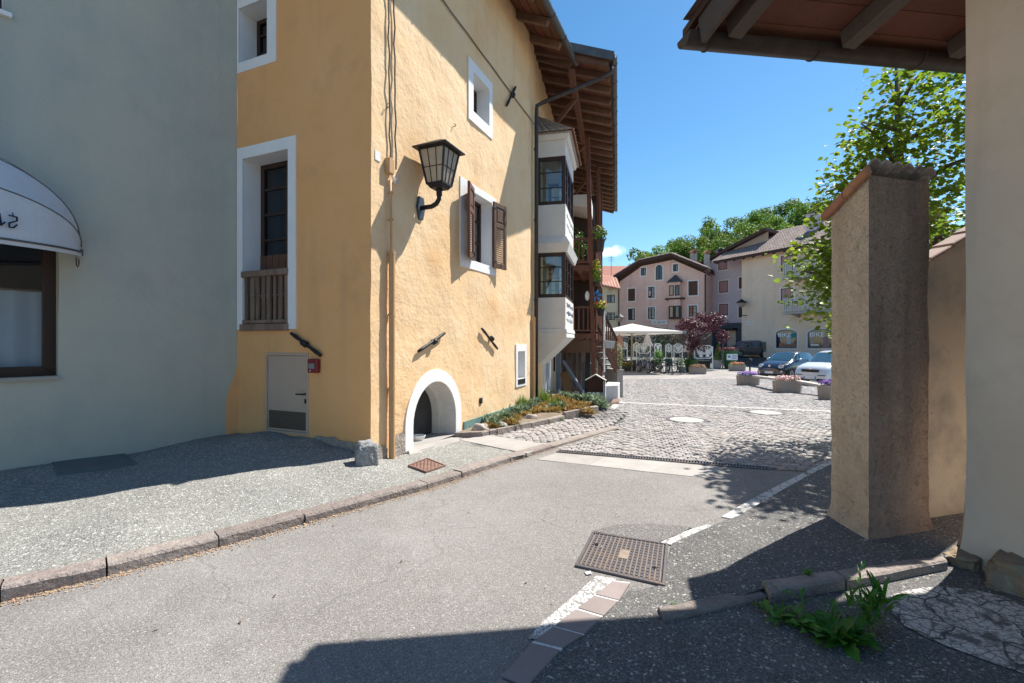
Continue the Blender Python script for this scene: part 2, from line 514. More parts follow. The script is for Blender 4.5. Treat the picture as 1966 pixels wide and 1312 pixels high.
m_plaza_far = mk('plaza_paving', (.33, .305, .285), .75, [('v', 8.5, (.22, .20, .185), .3, .95, .75), ('ve', 8.5, (.12, .105, .095), .07, .015, .85), ('n', .5, (.46, .42, .39), .45, .65, .6)], [('ve', 8.5, .8, .02)])
m_kerb = mk('porphyry_kerb', (.235, .195, .175), .8, [('n', 6, (.33, .28, .255), .4, .7, .7), ('n', 26, (.16, .13, .12), .52, .72, .7), ('v', 160, (.48, .42, .39), .75, 1, .5), ('n', 2, (.22, .19, .175), .52, .68, .6)], [('n', 14, .8, .035), ('n', 45, .7, .014), ('n', 110, .4, .005)], rand=.16)
m_slab = mk('pale_slab', (.37, .345, .325), .75, [('n', 3, (.30, .28, .265), .4, .65, .8), ('n', 1, (.40, .375, .35), .5, .7, .6), ('n', 30, (.24, .22, .205), .55, .8, .5)], [('n', 60, .3, .006)], rand=.08)
m_stone_strip = mk('red_edging_stone', (.25, .205, .195), .8, [('n', 4, (.31, .26, .245), .4, .7, .8), ('n', 60, (.18, .15, .14), .55, .8, .5)], [('n', 70, .4, .006)], rand=.10)
m_paint = mk('road_paint', (.72, .71, .68), .7, [('n', 7, (.55, .54, .52), .45, .7, .6), ('v', 120, (.30, .29, .28), .80, .95, .6)], [('vd', 90, .5, .005)])
m_paint_block = mk('pale_block', (.60, .585, .56), .75, [('n', 9, (.44, .43, .41), .45, .7, .7), ('ve', 6, (.10, .10, .10), .05, .01, .9)], [('n', 60, .4, .006)], rand=.08)
m_iron = mk('cast_iron', (.125, .112, .115), .5, [('n', 5, (.24, .165, .12), .52, .72, .6), ('n', 40, (.30, .24, .19), .55, .8, .45)], [('n', 60, .4, .006)], metal=.35)
m_iron_red = mk('rusty_iron', (.22, .125, .10), .6, [('n', 14, (.33, .21, .17), .45, .75, .7)], [('n', 60, .4, .006)], metal=.2)
m_hole = mk('dark_void', (.008, .008, .008), .95)

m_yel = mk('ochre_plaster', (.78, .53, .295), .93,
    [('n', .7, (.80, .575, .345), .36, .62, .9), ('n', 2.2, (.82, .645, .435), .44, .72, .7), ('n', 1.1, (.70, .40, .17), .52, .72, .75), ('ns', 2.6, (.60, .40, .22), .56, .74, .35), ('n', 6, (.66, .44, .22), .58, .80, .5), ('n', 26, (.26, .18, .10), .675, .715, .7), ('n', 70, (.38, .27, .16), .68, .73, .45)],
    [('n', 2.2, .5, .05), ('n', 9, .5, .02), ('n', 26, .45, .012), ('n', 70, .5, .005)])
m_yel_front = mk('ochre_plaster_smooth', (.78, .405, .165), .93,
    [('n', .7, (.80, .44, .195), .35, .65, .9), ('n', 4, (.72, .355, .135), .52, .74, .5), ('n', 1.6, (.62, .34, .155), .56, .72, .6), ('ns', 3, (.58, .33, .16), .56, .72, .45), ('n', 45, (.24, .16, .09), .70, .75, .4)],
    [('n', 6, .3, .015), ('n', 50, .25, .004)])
m_grey = mk('grey_green_plaster', (.44, .45, .395), .93,
    [('n', .45, (.49, .48, .40), .35, .65, .9), ('n', 2.0, (.385, .40, .36), .5, .72, .7), ('n', .9, (.385, .42, .39), .50, .68, .7), ('ns', 1.6, (.36, .385, .36), .52, .72, .6), ('ns', 5, (.50, .49, .42), .60, .74, .4), ('n', 14, (.28, .32, .31), .64, .78, .3)],
    [('n', 1.6, .5, .06), ('n', 7, .35, .015), ('n', 45, .35, .005)])
m_white = mk('white_paint', (.80, .80, .80), .85, [('n', 3, (.74, .74, .75), .4, .7, .8), ('n', 20, (.62, .61, .59), .62, .8, .5)], [('n', 14, .35, .01), ('n', 60, .3, .005)])
m_white_dull = mk('weathered_white', (.66, .64, .60), .9, [('n', 2.2, (.56, .54, .50), .4, .7, .8), ('n', 12, (.40, .38, .35), .62, .8, .5)], [('n', 20, .4, .01)])
m_render_bare = mk('bare_mortar', (.33, .285, .25), .95, [('n', 12, (.45, .40, .36), .4, .7, .8), ('n', 40, (.13, .11, .095), .55, .72, .8)], [('n', 24, 1.0, .04), ('n', 70, .6, .01)])
m_beige_wall = mk('beige_plaster', (.70, .55, .42), .93, [('n', 1.0, (.74, .60, .47), .4, .65, .9), ('n', 5, (.62, .49, .375), .54, .75, .5), ('n', 2.2, (.60, .48, .37), .55, .7, .5), ('ns', 3, (.55, .43, .33), .55, .72, .5), ('n', 60, (.25, .2, .16), .72, .76, .6)], [('n', 5, .3, .015), ('n', 50, .2, .004)])
m_pillar = mk('rough_pillar_render', (.76, .60, .44), .95,  # base lifted so the left face's bounce light is in the colour
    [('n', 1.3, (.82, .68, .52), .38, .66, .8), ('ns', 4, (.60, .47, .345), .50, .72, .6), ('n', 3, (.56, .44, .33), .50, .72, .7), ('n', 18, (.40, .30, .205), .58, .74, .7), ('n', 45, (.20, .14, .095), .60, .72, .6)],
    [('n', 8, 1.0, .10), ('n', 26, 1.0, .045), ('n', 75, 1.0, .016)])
m_pillar_shade = mk('shaded_pillar_render', (.43, .32, .245), .95,  # same render for the front face, its shade painted into the colour
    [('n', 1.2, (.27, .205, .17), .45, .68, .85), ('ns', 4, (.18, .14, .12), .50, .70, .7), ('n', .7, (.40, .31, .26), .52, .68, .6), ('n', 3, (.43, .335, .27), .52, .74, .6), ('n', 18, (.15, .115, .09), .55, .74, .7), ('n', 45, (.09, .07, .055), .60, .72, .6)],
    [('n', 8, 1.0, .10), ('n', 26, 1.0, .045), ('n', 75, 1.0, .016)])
m_cement = mk('patched_cement', (.50, .45, .385), .93, [('n', 1.6, (.27, .26, .25), .48, .66, .9), ('n', 5, (.44, .42, .39), .52, .72, .6), ('n', 15, (.17, .17, .165), .62, .76, .6)], [('n', 9, .5, .02), ('n', 50, .4, .006)])
m_wood = mk('brown_wood', (.115, .052, .028), .6, [('n', 5, (.17, .085, .045), .4, .7, .8), ('n', 30, (.06, .03, .018), .52, .75, .6)], [('n', 40, .3, .005)], stretch=(1, 1, .15), rand=.2)
m_wood_dark = mk('dark_frame_wood', (.035, .017, .012), .45, [('n', 6, (.055, .027, .018), .4, .7, .8)], [('n', 40, .2, .003)], stretch=(1, 1, .2), rand=.15)
m_wood_grey = mk('weathered_wood', (.17, .115, .085), .85, [('n', 7, (.27, .19, .145), .45, .7, .8), ('n', 24, (.08, .05, .035), .52, .72, .7)], [('n', 40, .5, .008)], stretch=(1, 1, .12), rand=.25)
m_wood_red = mk('red_stained_wood', (.125, .048, .024), .6, [('n', 5, (.18, .075, .035), .4, .7, .8), ('n', 25, (.10, .035, .018), .55, .75, .6)], [('n', 40, .3, .005)], rand=.22)
m_soffit = mk('soffit_boards', (.115, .046, .027), .7, [('n', 3, (.165, .07, .042), .4, .7, .8), ('n', 16, (.085, .038, .024), .52, .75, .6)], [('n', 30, .3, .006)], rand=.3)
m_rafter = mk('rafter_wood', (.15, .088, .06), .75, [('n', 3, (.21, .13, .095), .4, .7, .8), ('n', 16, (.08, .048, .035), .52, .75, .6)], [('n', 30, .4, .008)], rand=.2)
m_rafter_grey = mk('grey_rafter', (.085, .066, .058), .75, [('n', 4, (.13, .10, .09), .4, .7, .8), ('n', 16, (.06, .045, .04), .52, .75, .6)], [('n', 30, .4, .008)], rand=.15)
m_gutter = mk('dark_metal_gutter', (.055, .045, .042), .45, [('n', 6, (.09, .075, .07), .45, .7, .7)], metal=.4)
m_gutter_grey = mk('grey_metal_gutter', (.10, .105, .11), .5, [('n', 6, (.15, .155, .16), .45, .7, .7)], metal=.4)
m_copper = mk('painted_pipe', (.50, .31, .155), .6, [('n', 12, (.36, .22, .12), .55, .75, .6)])
m_black = mk('black_iron', (.022, .022, .024), .55, [('n', 30, (.05, .045, .042), .5, .75, .6)], [('n', 60, .3, .004)], metal=.3)
m_tile = mk('clay_tile', (.34, .155, .085), .85, [('n', 5, (.42, .22, .13), .4, .7, .8), ('n', 22, (.19, .13, .11), .52, .75, .6)], [('n', 30, .4, .008)], island=.22, rand=.15)
m_tile_old = mk('lichened_tile', (.34, .30, .275), .92, [('n', 24, (.62, .60, .58), .5, .68, .8), ('n', 9, (.30, .16, .10), .55, .72, .6)], [('n', 40, .7, .012)], rand=.2)
m_tile_brown = mk('brown_roof_tile', (.235, .175, .155), .85, [('n', 2, (.28, .21, .185), .4, .7, .8), ('n', 14, (.15, .11, .10), .55, .75, .6)], [('n', 30, .3, .008)], island=.25)
m_glass = glass_mat('window_glass')
m_glass_dark = mk('dark_window_glass', (.018, .024, .03), .04, spec=.9)
m_curtain = mk('net_curtain', (.62, .68, .74), .9, [('n', 4, (.52, .58, .64), .4, .7, .6)], trans=.3)
m_room = mk('dark_room', (.018, .016, .015), .9)
m_lampglass = mk('frosted_lamp_glass', (.62, .55, .45), .35, [('n', 8, (.50, .43, .34), .45, .75, .6)], trans=.45)
m_awning = mk('awning_cloth', (.70, .72, .75), .8, [('n', 1.6, (.60, .63, .68), .4, .7, .7), ('n', 14, (.50, .52, .55), .62, .8, .3)], [('n', 4, .5, .05), ('ns', 6, .4, .03)], trans=.15)
m_navy = mk('navy_print', (.008, .016, .04), .8)
m_door = mk('beige_door_paint', (.50, .365, .275), .55, [('n', 2, (.54, .405, .31), .4, .7, .8), ('n', 24, (.40, .28, .20), .65, .8, .4)])
m_redbox = mk('red_enamel', (.20, .022, .028), .45)
m_granite = mk('pale_granite', (.30, .30, .30), .85, [('v', 60, (.16, .16, .17), .6, .9, .8), ('n', 16, (.42, .42, .42), .5, .7, .7), ('n', 30, (.12, .12, .12), .6, .72, .7)], [('n', 18, 1.0, .03), ('n', 60, .6, .01)])
m_sandstone = mk('brown_boulder', (.30, .225, .15), .9, [('n', 6, (.20, .15, .105), .45, .7, .8), ('n', 22, (.42, .34, .25), .55, .75, .6)], [('n', 12, 1.0, .04)])
m_leaf_lime = mk('lime_leaf', (.17, .26, .022), .45, [('n', 3, (.24, .32, .03), .4, .7, .8)], island=.35, trans=.5)
m_leaf_bract = mk('lime_bract', (.28, .33, .06), .6, [('n', 4, (.20, .26, .05), .4, .7, .8)], island=.25, trans=.45)
m_leaf = mk('broad_leaf', (.125, .22, .028), .55, [('n', .22, (.19, .285, .04), .4, .65, .85), ('n', .9, (.05, .105, .015), .55, .78, .6)], island=.35, rand=.25, trans=.45)
m_leaf_dark = mk('conifer_needles', (.012, .030, .014), .7, [('n', 2, (.022, .045, .02), .4, .7, .8)], island=.3)
m_leaf_purple = mk('copper_leaf', (.085, .018, .032), .42, [('n', 3, (.15, .035, .05), .45, .7, .8), ('n', 8, (.03, .01, .02), .55, .75, .7)], island=.5, trans=.25)
m_bark = mk('bark', (.105, .08, .062), .9, [('n', 12, (.18, .14, .115), .45, .7, .8)], [('n', 20, .8, .02)], stretch=(1, 1, .3))
m_weed = mk('weed_leaf', (.07, .20, .02), .5, [('n', 14, (.12, .27, .04), .4, .7, .8)], rand=.3, trans=.3)
m_spurge = mk('blue_green_leaf', (.23, .30, .19), .6, [('n', 14, (.15, .22, .12), .45, .7, .8)], island=.3, trans=.2)
m_sedum = mk('sedum_leaf', (.40, .30, .10), .6, [('n', 5, (.50, .24, .11), .45, .68, .85), ('n', 11, (.15, .22, .06), .5, .7, .8)], island=.35, trans=.2)
m_grass = mk('grass_blade', (.14, .24, .035), .6, [('n', 9, (.27, .30, .09), .5, .7, .7)], island=.3, trans=.3)
m_teal = mk('teal_membrane', (.11, .21, .20), .7, [('n', 5, (.17, .28, .26), .4, .7, .8), ('n', 14, (.07, .12, .115), .55, .75, .6)], [('n', 20, .3, .01)])
m_conc = mk('concrete', (.30, .265, .235), .9, [('n', 3, (.37, .33, .295), .4, .7, .8), ('n', 30, (.20, .175, .155), .55, .78, .6)], [('n', 40, .6, .01)], rand=.08)
m_conc_pale = mk('pale_concrete', (.43, .415, .39), .85, [('n', 4, (.35, .335, .32), .4, .7, .8)], [('n', 40, .4, .008)])
# ------------------------------------------------------------------ plan of the near walls
C = Vector((-1.765, 5.86))                                  # street corner of the ochre house
YF = Wall(C, (-.918, .397), (-.4, -.9))                      # its shaded front
YS = Wall(C, (.395, .919), (1, -.4))                         # its sunlit side
tB = 5.04 * 1.0885
B = Vector((.402, 10.9))
YS2 = Wall(B, (.22, .9755), (1, -.2))                        # the side beyond the bend
GW = Wall((-4.007, 6.83), (-.59, -.807), (.8, -.6))          # grey-green house
K = Vector((3.33, 3.44))
RW = Wall(K, (.22, -.975), (-1, -.2))                        # beige house on the right, visible face
RF = Wall(K, (.975, .22), (0, 1))                            # its far face

# ------------------------------------------------------------------ ground
g = MB(); nx = [-400, -120, -60, -30, -15, -8, 0, 8, 15, 22, 30, 45, 60, 90, 160, 400]
ny = [-60, -20, -6, 0, 3, 6, 8, 10, 12, 14.5, 17, 20, 23, 26, 30, 34, 38, 42, 46, 62, 100, 200, 400]
for j in range(len(ny) - 1):
    for i in range(len(nx) - 1):
        g.quad(*[(x, y, zg(x, y) - .055) for x, y in ((nx[i], ny[j]), (nx[i + 1], ny[j]), (nx[i + 1], ny[j + 1]), (nx[i], ny[j + 1]))])
g.build('ground', m_earth, kind='structure', fix=False)

kerb_px = [(0, 1158), (205, 1108), (420, 1052), (585, 1006), (720, 968), (822, 940), (888, 918), (980, 888), (1060, 862), (1190, 822)]
KB = [gpt(u, v) for u, v in kerb_px]
kd = (KB[0] - KB[1]).normalized()
KB = [KB[0] + kd * 3.2, KB[0] + kd * 2.1, KB[0] + kd * 1.05] + KB
# height of the kerb top above the street along the line
KH = [.10, .10, .10, .097, .085, .080, .078, .078, .078, .072, .068, .055, .03]
def kerb_inner(i):
    a = KB[max(0, i - 1)]; b = KB[min(len(KB) - 1, i + 1)]; d = (b - a).normalized()
    return KB[i] + Vector((-d.y, d.x, 0)) * .15
KI = [kerb_inner(i) for i in range(len(KB))]
_add = []
for i in range(len(KI) - 1):                                 # the sidewalk meets the top of the kerb
    for f in (0, .25, .5, .75):
        q = KI[i].lerp(KI[i + 1], f); o_ = KB[i].lerp(KB[i + 1], f); _add.append((q.x, q.y, zg(o_.x, o_.y) + KH[i] + (KH[i + 1] - KH[i]) * f - .006))
SWP = np.vstack([SWP[11 + 1:], np.array(_add)])

road_edge = [gpt(u, v) for u, v in ((1597, 895), (1478, 905))]
dr0, dr1 = gpt(1068, 869), gpt(1480, 904)                   # drain line
street_loop = [Vector((-8.5, -3.2)), Vector((9, -3.2)), Vector((9, 5.3)), Vector((4.9, 5.55)), dr1.xy, dr0.xy] + [k.xy for k in KB[::-1]]
street = sheet('street', street_loop, m_asphalt, zg, 0.0, .45, rough=.006)
plaza_loop = [dr0.xy, dr1.xy, Vector((4.9, 5.55)), Vector((12, 5.3)), Vector((34, 20)), Vector((34, 36.6)), Vector((-2, 36.6)), Vector((1.5, 14)), Vector((.6, 10)), KI[-1].xy, KB[-1].xy, KB[-2].xy]
plaza = sheet('plaza', plaza_loop, m_joint, zg, -.024, 1.0)
far = sheet('plaza_far_paving', [Vector(q) for q in ((3, 25.0), (34, 25.0), (34, 36.6), (-2, 36.6))], m_plaza_far, zg, 0.0, 2.0)
sheet('far_road', [Vector(q) for q in ((16.2, 36.6), (60, 36.6), (60, 62), (20.5, 62), (20.5, 48), (16.2, 40))], m_road_far, zg, .004, 3.0)
sheet('inn_forecourt', [Vector(q) for q in ((-10, 36.6), (16.2, 36.6), (16.2, 40), (20.5, 48), (20.5, 62), (-10, 62))], m_plaza_far, zg, .002, 3.0)
sheet('parking_strip', [Vector(q) for q in ((14.2, 21.5), (34, 17), (34, 30), (17.0, 30))], m_road_far, zg, .006, 2.0)
# sidewalk in front of the houses
sw_asph = [k.xy for k in KI[:9]] + [gpt(1010, 872, zs).xy, gpt(880, 845, zs).xy, gpt(785, 872, zs).xy, Vector((-1.55, 6.35)), Vector((-2.2, 6.4)), Vector((-3.9, 7.2)), Vector((-5.6, 5.2)), Vector((-9.5, .0)), Vector((-9, -3))]
sidewalk = sheet('sidewalk', sw_asph, m_sidewalk, zs, 0.0, .22, rough=.008)
# sheet of joint sand below the setts at the end of the sidewalk
sw_sett = [gpt(1010, 872, zs).xy] + [k.xy for k in KI[9:]] + [Vector((2.6, 10.6)), Vector((1.5, 13.2)), Vector((.6, 11.5)), Vector((-1.0, 7.8)), gpt(880, 845, zs).xy]
sw_pave = sheet('sidewalk_paving', sw_sett, m_joint, zs, -.022, .3)

# kerb stones, each its own piece
kerb = MB(); kerb.quad(*[q + Vector((0, 0, -.03)) for q in (KB[3], KB[4], KI[4], KI[3])])
kerb = kerb.build('kerb', m_joint, kind='structure', fix=False)
for i in range(len(KB) - 1):
    a, b = KB[i].copy(), KB[i + 1].copy(); ia, ib = KI[i].copy(), KI[i + 1].copy()
    g_ = .004; L = (b - a).length
    a2, b2 = a.lerp(b, g_ / L), a.lerp(b, 1 - g_ / L); ia2, ib2 = ia.lerp(ib, g_ / L), ia.lerp(ib, 1 - g_ / L)
    n = 6; mb = MB(); jo = Vector((rnd.uniform(-.006, .006), rnd.uniform(-.006, .006), rnd.uniform(-.006, .006)))
    rows = []
    for k in range(n + 1):
        f = k / n
        p0, p1 = a2.lerp(b2, f), ia2.lerp(ib2, f); h = KH[i] + (KH[i + 1] - KH[i]) * f
        w1 = noise.noise_vector(p0 * 6 + Vector((i, 0, 0))) * .009
        w2 = noise.noise_vector(p1 * 6 + Vector((0, i, 0))) * .006
        zb = zg(p0.x, p0.y)
        lip = (p1 - p0) * .10
        rows.append([Vector((p0.x, p0.y, zb - .08)) + w1 * .4, Vector((p0.x, p0.y, zb + h - .018)) + w1 + jo, Vector((p0.x, p0.y, zb + h)) + lip + w1 * .7 + jo,
                     Vector((p1.x, p1.y, zb + h + .003)) + w2 + jo, Vector((p1.x, p1.y, zb - .08))])
    V = [q for r_ in rows for q in r_]; Fc = []
    for k in range(n):
        for c in range(4):
            Fc.append((k * 5 + c, k * 5 + c + 1, (k + 1) * 5 + c + 1, (k + 1) * 5 + c))
    Fc += [(0, 1, 2, 3, 4), tuple(n * 5 + c for c in (4, 3, 2, 1, 0))]
    mb.add(V, Fc); mb.build('kerb_stone', m_kerb, kerb)

# ------------------------------------------------------------------ setts of the plaza, laid in arcs
def setts(cells, zf, seed, name_one, name_rest, parent, n_one, keep, ang, dz=0.0, size=.098):
    """cells: function yielding arc positions (x, y, angle, w, l)"""
    rs = np.random.RandomState(seed)
    Q = []
    for (x, y, a, w, l) in cells:
        if keep(x, y): Q.append((x, y, a + rs.uniform(-.11, .11), w * rs.uniform(.90, 1.04), l * rs.uniform(.9, 1.05), zf(x, y) + dz + rs.uniform(-.009, .007)))
    # the ones that show largest first
    Q.sort(key=lambda q: q[0] ** 2 + q[1] ** 2)
    shapes = []
    for k in range(6):
        mb = MB(); b = .5; t = .40
        j = lambda s: rs.uniform(-s, s)
        lo = [(-b, -b, -.035), (b, -b, -.035), (b, b, -.035), (-b, b, -.035)]
        hi = [(-t + j(.05), -t + j(.05), 0), (t + j(.05), -t + j(.05), 0), (t + j(.05), t + j(.05), 0), (-t + j(.05), t + j(.05), 0)]
        mid = [(x * 1.02, y * 1.02, -.010) for x, y, _ in lo]
        mb.add(lo + mid + hi + [(0, 0, .004)], [(0, 1, 5, 4), (1, 2, 6, 5), (2, 3, 7, 6), (3, 0, 4, 7), (4, 5, 9, 8), (5, 6, 10, 9), (6, 7, 11, 10), (7, 4, 8, 11), (8, 9, 12), (9, 10, 12), (10, 11, 12), (11, 8, 12)])
        shapes.append(mb)
    me_list = []
    for s in shapes:
        me = bpy.data.meshes.new(name_one); me.from_pydata(s.v, [], s.f); me.materials.append(m_sett); me_list.append(me)
    for q in Q[:n_one]:
        o = bpy.data.objects.new(name_one, me_list[rs.randint(6)]); COL.objects.link(o)
        o.parent = parent; o.location = (q[0], q[1], q[5]); o.rotation_euler = (0, 0, q[2]); o.scale = (q[3], q[4], 1)
    rest = np.array(Q[n_one:])
    if len(rest):
        sv = [np.array([tuple(v) for v in s.v]) for s in shapes]
        pick = rs.randint(0, 6, len(rest)); base = np.stack([sv[k] for k in pick])
        ca, sa = np.cos(rest[:, 2])[:, None], np.sin(rest[:, 2])[:, None]
        bx, by = base[:, :, 0] * rest[:, 3][:, None], base[:, :, 1] * rest[:, 4][:, None]
        V = np.stack([rest[:, 0][:, None] + bx * ca - by * sa, rest[:, 1][:, None] + bx * sa + by * ca, rest[:, 5][:, None] + base[:, :, 2]], -1).reshape(-1, 3)
        nv = sv[0].shape[0]; Fc = []
        f0 = shapes[0].f
        for k in range(len(rest)):
            o_ = k * nv
            Fc += [tuple(i + o_ for i in f) for f in f0]
        me = bpy.data.meshes.new(name_rest); me.from_pydata(V.tolist(), [], Fc); me.materials.append(m_sett)
        o = bpy.data.objects.new(name_rest, me); COL.objects.link(o); o.parent = parent; o['kind'] = 'stuff'
    return len(Q)

def arc_cells(x0, x1, y0, y1, ang, colw=1.42, pitch=.108, sag=.46):
    ca, sa = math.cos(ang), math.sin(ang)
    cx, cy = (x0 + x1) / 2, (y0 + y1) / 2
    rad = math.hypot(x1 - x0, y1 - y0) / 2 + 1
    nc = int(2 * rad / colw) + 1; nr = int(2 * rad / pitch) + 1
    for c in range(nc):
        X = -rad + c * colw
        for r_ in range(nr):
            Y = -rad + r_ * pitch
            m = int(colw / .106)
            for k in range(m):
                f = (k + .5 + (.22 if r_ % 2 else -.22)) / m * 2 - 1
                lx = X + f * colw / 2; ly = Y - sag * (1 - math.sqrt(max(0, 1 - .92 * f * f))) * 1.25 + .5 * pitch * (k % 2) * 0
                a = math.atan(-sag * 1.25 * .92 * f / math.sqrt(1 - .92 * f * f) / (colw / 2))
                w = colw / m / max(.35, math.cos(a)) * .9
                yield (cx + lx * ca - ly * sa, cy + lx * sa + ly * ca, ang + a, min(w, .125), .096 * math.cos(a) ** .5)

PL = [(q[0], q[1]) for q in plaza_loop]
pl_arr = PL
dn = (dr1 - dr0).normalized(); dperp = Vector((-dn.y, dn.x, 0))
band1 = (gpt(1165, 772), gpt(1597, 790))                     # pale slab band across the plaza
MH = [gpt(1318, 806), gpt(1470, 792)]                        # two round covers
def keep_plaza(x, y):
    if y > 25.05 or y < 5.6: return False
    if x > .74 * y + 1.2: return False
    if x < .20 * y - 1.9 and y > 13: return False
    if not PTS_IN(x, y): return False
    p = Vector((x, y, 0))
    if (p - dr0.xy.to_3d()).dot(dperp) < .17: return False
    for m_ in MH:
        if (p.xy - m_.xy).length < .46: return False
    u = (band1[1].xy - band1[0].xy).normalized(); q = p.xy - band1[0].xy
    if abs(q.x * -u.y + q.y * u.x) < .17 and q.dot(u) > -.3: return False
    if y > 19 and x > 14.3 + (21.5 - y) * -.0 and in_poly(x, y, [(14.2, 21.5), (34, 17), (34, 30), (17.0, 30)]): return False
    return True
def in_poly(x, y, loop):
    r_ = False; n = len(loop)
    for i in range(n):
        x0, y0 = loop[i]; x1, y1 = loop[(i + 1) % n]
        if (y0 > y) != (y1 > y) and x < (x1 - x0) * (y - y0) / (y1 - y0) + x0: r_ = not r_
    return r_
PTS_IN = lambda x, y: in_poly(x, y, PL)
setts(arc_cells(.2, 17, 5.4, 25.2, R(-14)), zg, 3, 'sett', 'setts', plaza, 290, keep_plaza, 0)
SWL = [(q[0], q[1]) for q in sw_sett]
bed_edge_px = [(872, 841), (925, 839), (955, 833), (1020, 819), (1085, 805), (1150, 792)]
BE = [gpt(u, v, zs) for u, v in bed_edge_px]
slab_loop_px = [(880, 845), (1012, 871), (1052, 853), (935, 836)]
SL = [(q.x, q.y) for q in (gpt(u, v, zs) for u, v in slab_loop_px)]
def keep_sw(x, y):
    if not in_poly(x, y, SWL): return False
    if in_poly(x, y, SL): return False
    # keep off the flower bed and the kerb
    for i in range(len(BE) - 1):
        a, b = BE[i], BE[i + 1]
        if a.y <= y < b.y and x < a.x + (b.x - a.x) * (y - a.y) / (b.y - a.y) + .07: return False
    for i in range(len(KI) - 1):
        a, b = KI[i], KI[i + 1]
        if a.y <= y < b.y and x > a.x + (b.x - a.x) * (y - a.y) / (b.y - a.y) - .06: return False
    return True
setts(arc_cells(-.8, 2.8, 6.5, 12.5, R(-32), colw=1.05, sag=.24), zs, 5, 'sett', 'setts', sw_pave, 200, keep_sw, 0)

# pale slabs: threshold of the arch, strip across the sidewalk, band across the plaza
def slab(name, pts, zf, mat, parent, dz=.004, th=.05, gap=.004):
    c = sum((Vector((q[0], q[1], 0)) for q in pts), Vector()) / len(pts)
    L = []
    for q in pts:
        d = c - Vector((q[0], q[1], 0)); q2 = Vector((q[0], q[1], 0)) + d.normalized() * gap
        L.append(Vector((q2.x, q2.y, zf(q[0], q[1]) + dz)))
    mb = MB(); mb.prism([q - Vector((0, 0, th)) for q in L], (0, 0, th))
    return mb.build(name, mat, parent, bevel=.004)
th_px = [(786, 875), (884, 848), (880, 838), (782, 862)]
slab('threshold_slab', [gpt(u, v, zs) for u, v in th_px], zs, m_slab, sidewalk, dz=.012)
e0, e1, e2, e3 = [gpt(u, v, zs) for u, v in slab_loop_px]
for k in range(3):
    f0, f1 = k / 3, (k + 1) / 3
    slab('paving_slab', [e0.lerp(e1, f0), e0.lerp(e1, f1), e3.lerp(e2, f1), e3.lerp(e2, f0)], zs, m_slab, sw_pave, dz=.004)
bd = (band1[1] - band1[0]).normalized(); bp = Vector((-bd.y, bd.x, 0))
nb = 12; bl = (band1[1] - band1[0]).length * 1.25
for k in range(nb):
    p = band1[0] + bd * (bl * k / nb - .2); q = band1[0] + bd * (bl * (k + 1) / nb - .2)
    slab('band_slab', [p - bp * .15, q - bp * .15, q + bp * .15, p + bp * .15], zg, m_conc_pale, plaza, dz=.002)

# drain channel with its slabs
d0 = dr0 + dn * 0.02
drain = T('drain_channel', 'long slotted drain grate set between the pale slabs and the cobbles', 'drain', (dr0.x, dr0.y, zg(dr0.x, dr0.y)))
DL = (dr1 - dr0).length
mb = MB()
for s_ in (0.0, .125):
    a = dr0 + dperp * (s_ + .015); b = dr1 + dperp * (s_ + .015); a.z = zg(a.x, a.y); b.z = zg(b.x, b.y)
    mb.beam(a, b, .022, .03)
mb.build('channel_rim', m_iron, drain)
mb = MB(); n = int(DL / .036)
for k in range(n):
    c = dr0 + dn * (DL * (k + .5) / n) + dperp * .0775; c.z = zg(c.x, c.y) + .002
    mb.box(c, (.017, .11, .02), rz=math.atan2(dn.y, dn.x))
o = mb.build('grate_bars', m_iron, drain, kind='stuff')
a = dr0 + dperp * .0775; b = dr1 + dperp * .0775
mb = MB(); mb.quad(*[Vector((q.x, q.y, zg(q.x, q.y) - .021)) for q in (dr0 + dperp * .02, dr1 + dperp * .02, dr1 + dperp * .14, dr0 + dperp * .14)])
mb.build('channel_bed', m_hole, drain, fix=False)
s_px = [(1068, 870), (1160, 878), (1290, 889), (1395, 899), (1480, 907), (1350, 918), (1245, 907), (1130, 894), (1030, 883)]
S_ = [gpt(u, v) for u, v in s_px]
S_ = [q + (dperp * .0) for q in S_]
pairs = [(S_[0], S_[8]), (S_[1], S_[7]), (S_[2], S_[6]), (S_[3], S_[5] + (S_[3] - S_[5]) * .0)]
for k in range(3):
    slab('drain_slab', [pairs[k][0], pairs[k + 1][0], pairs[k + 1][1], pairs[k][1]], zg, m_slab, drain, dz=.006, gap=.003)

# round covers in the plaza
for m_, lab in zip(MH, ('bright round manhole cover in the cobbles, left one of the two', 'bright round manhole cover in the cobbles, right one nearer the pillar')):
    z = zg(m_.x, m_.y)
    r_ = T('manhole_cover', lab, 'manhole cover', (m_.x, m_.y, z), 0, 'round covers in the cobbled square')
    mb = MB(); mb.lathe((m_.x, m_.y, z - .03), [(.40, 0), (.44, .034), (.36, .036), (.355, .02)], 28, close=False); mb.build('rim', m_iron, r_)
    mb = MB(); mb.lathe((m_.x, m_.y, z - .03), [(.35, 0), (.35, .034), (.02, .036)], 28); mb.build('lid', m_conc_pale, r_)

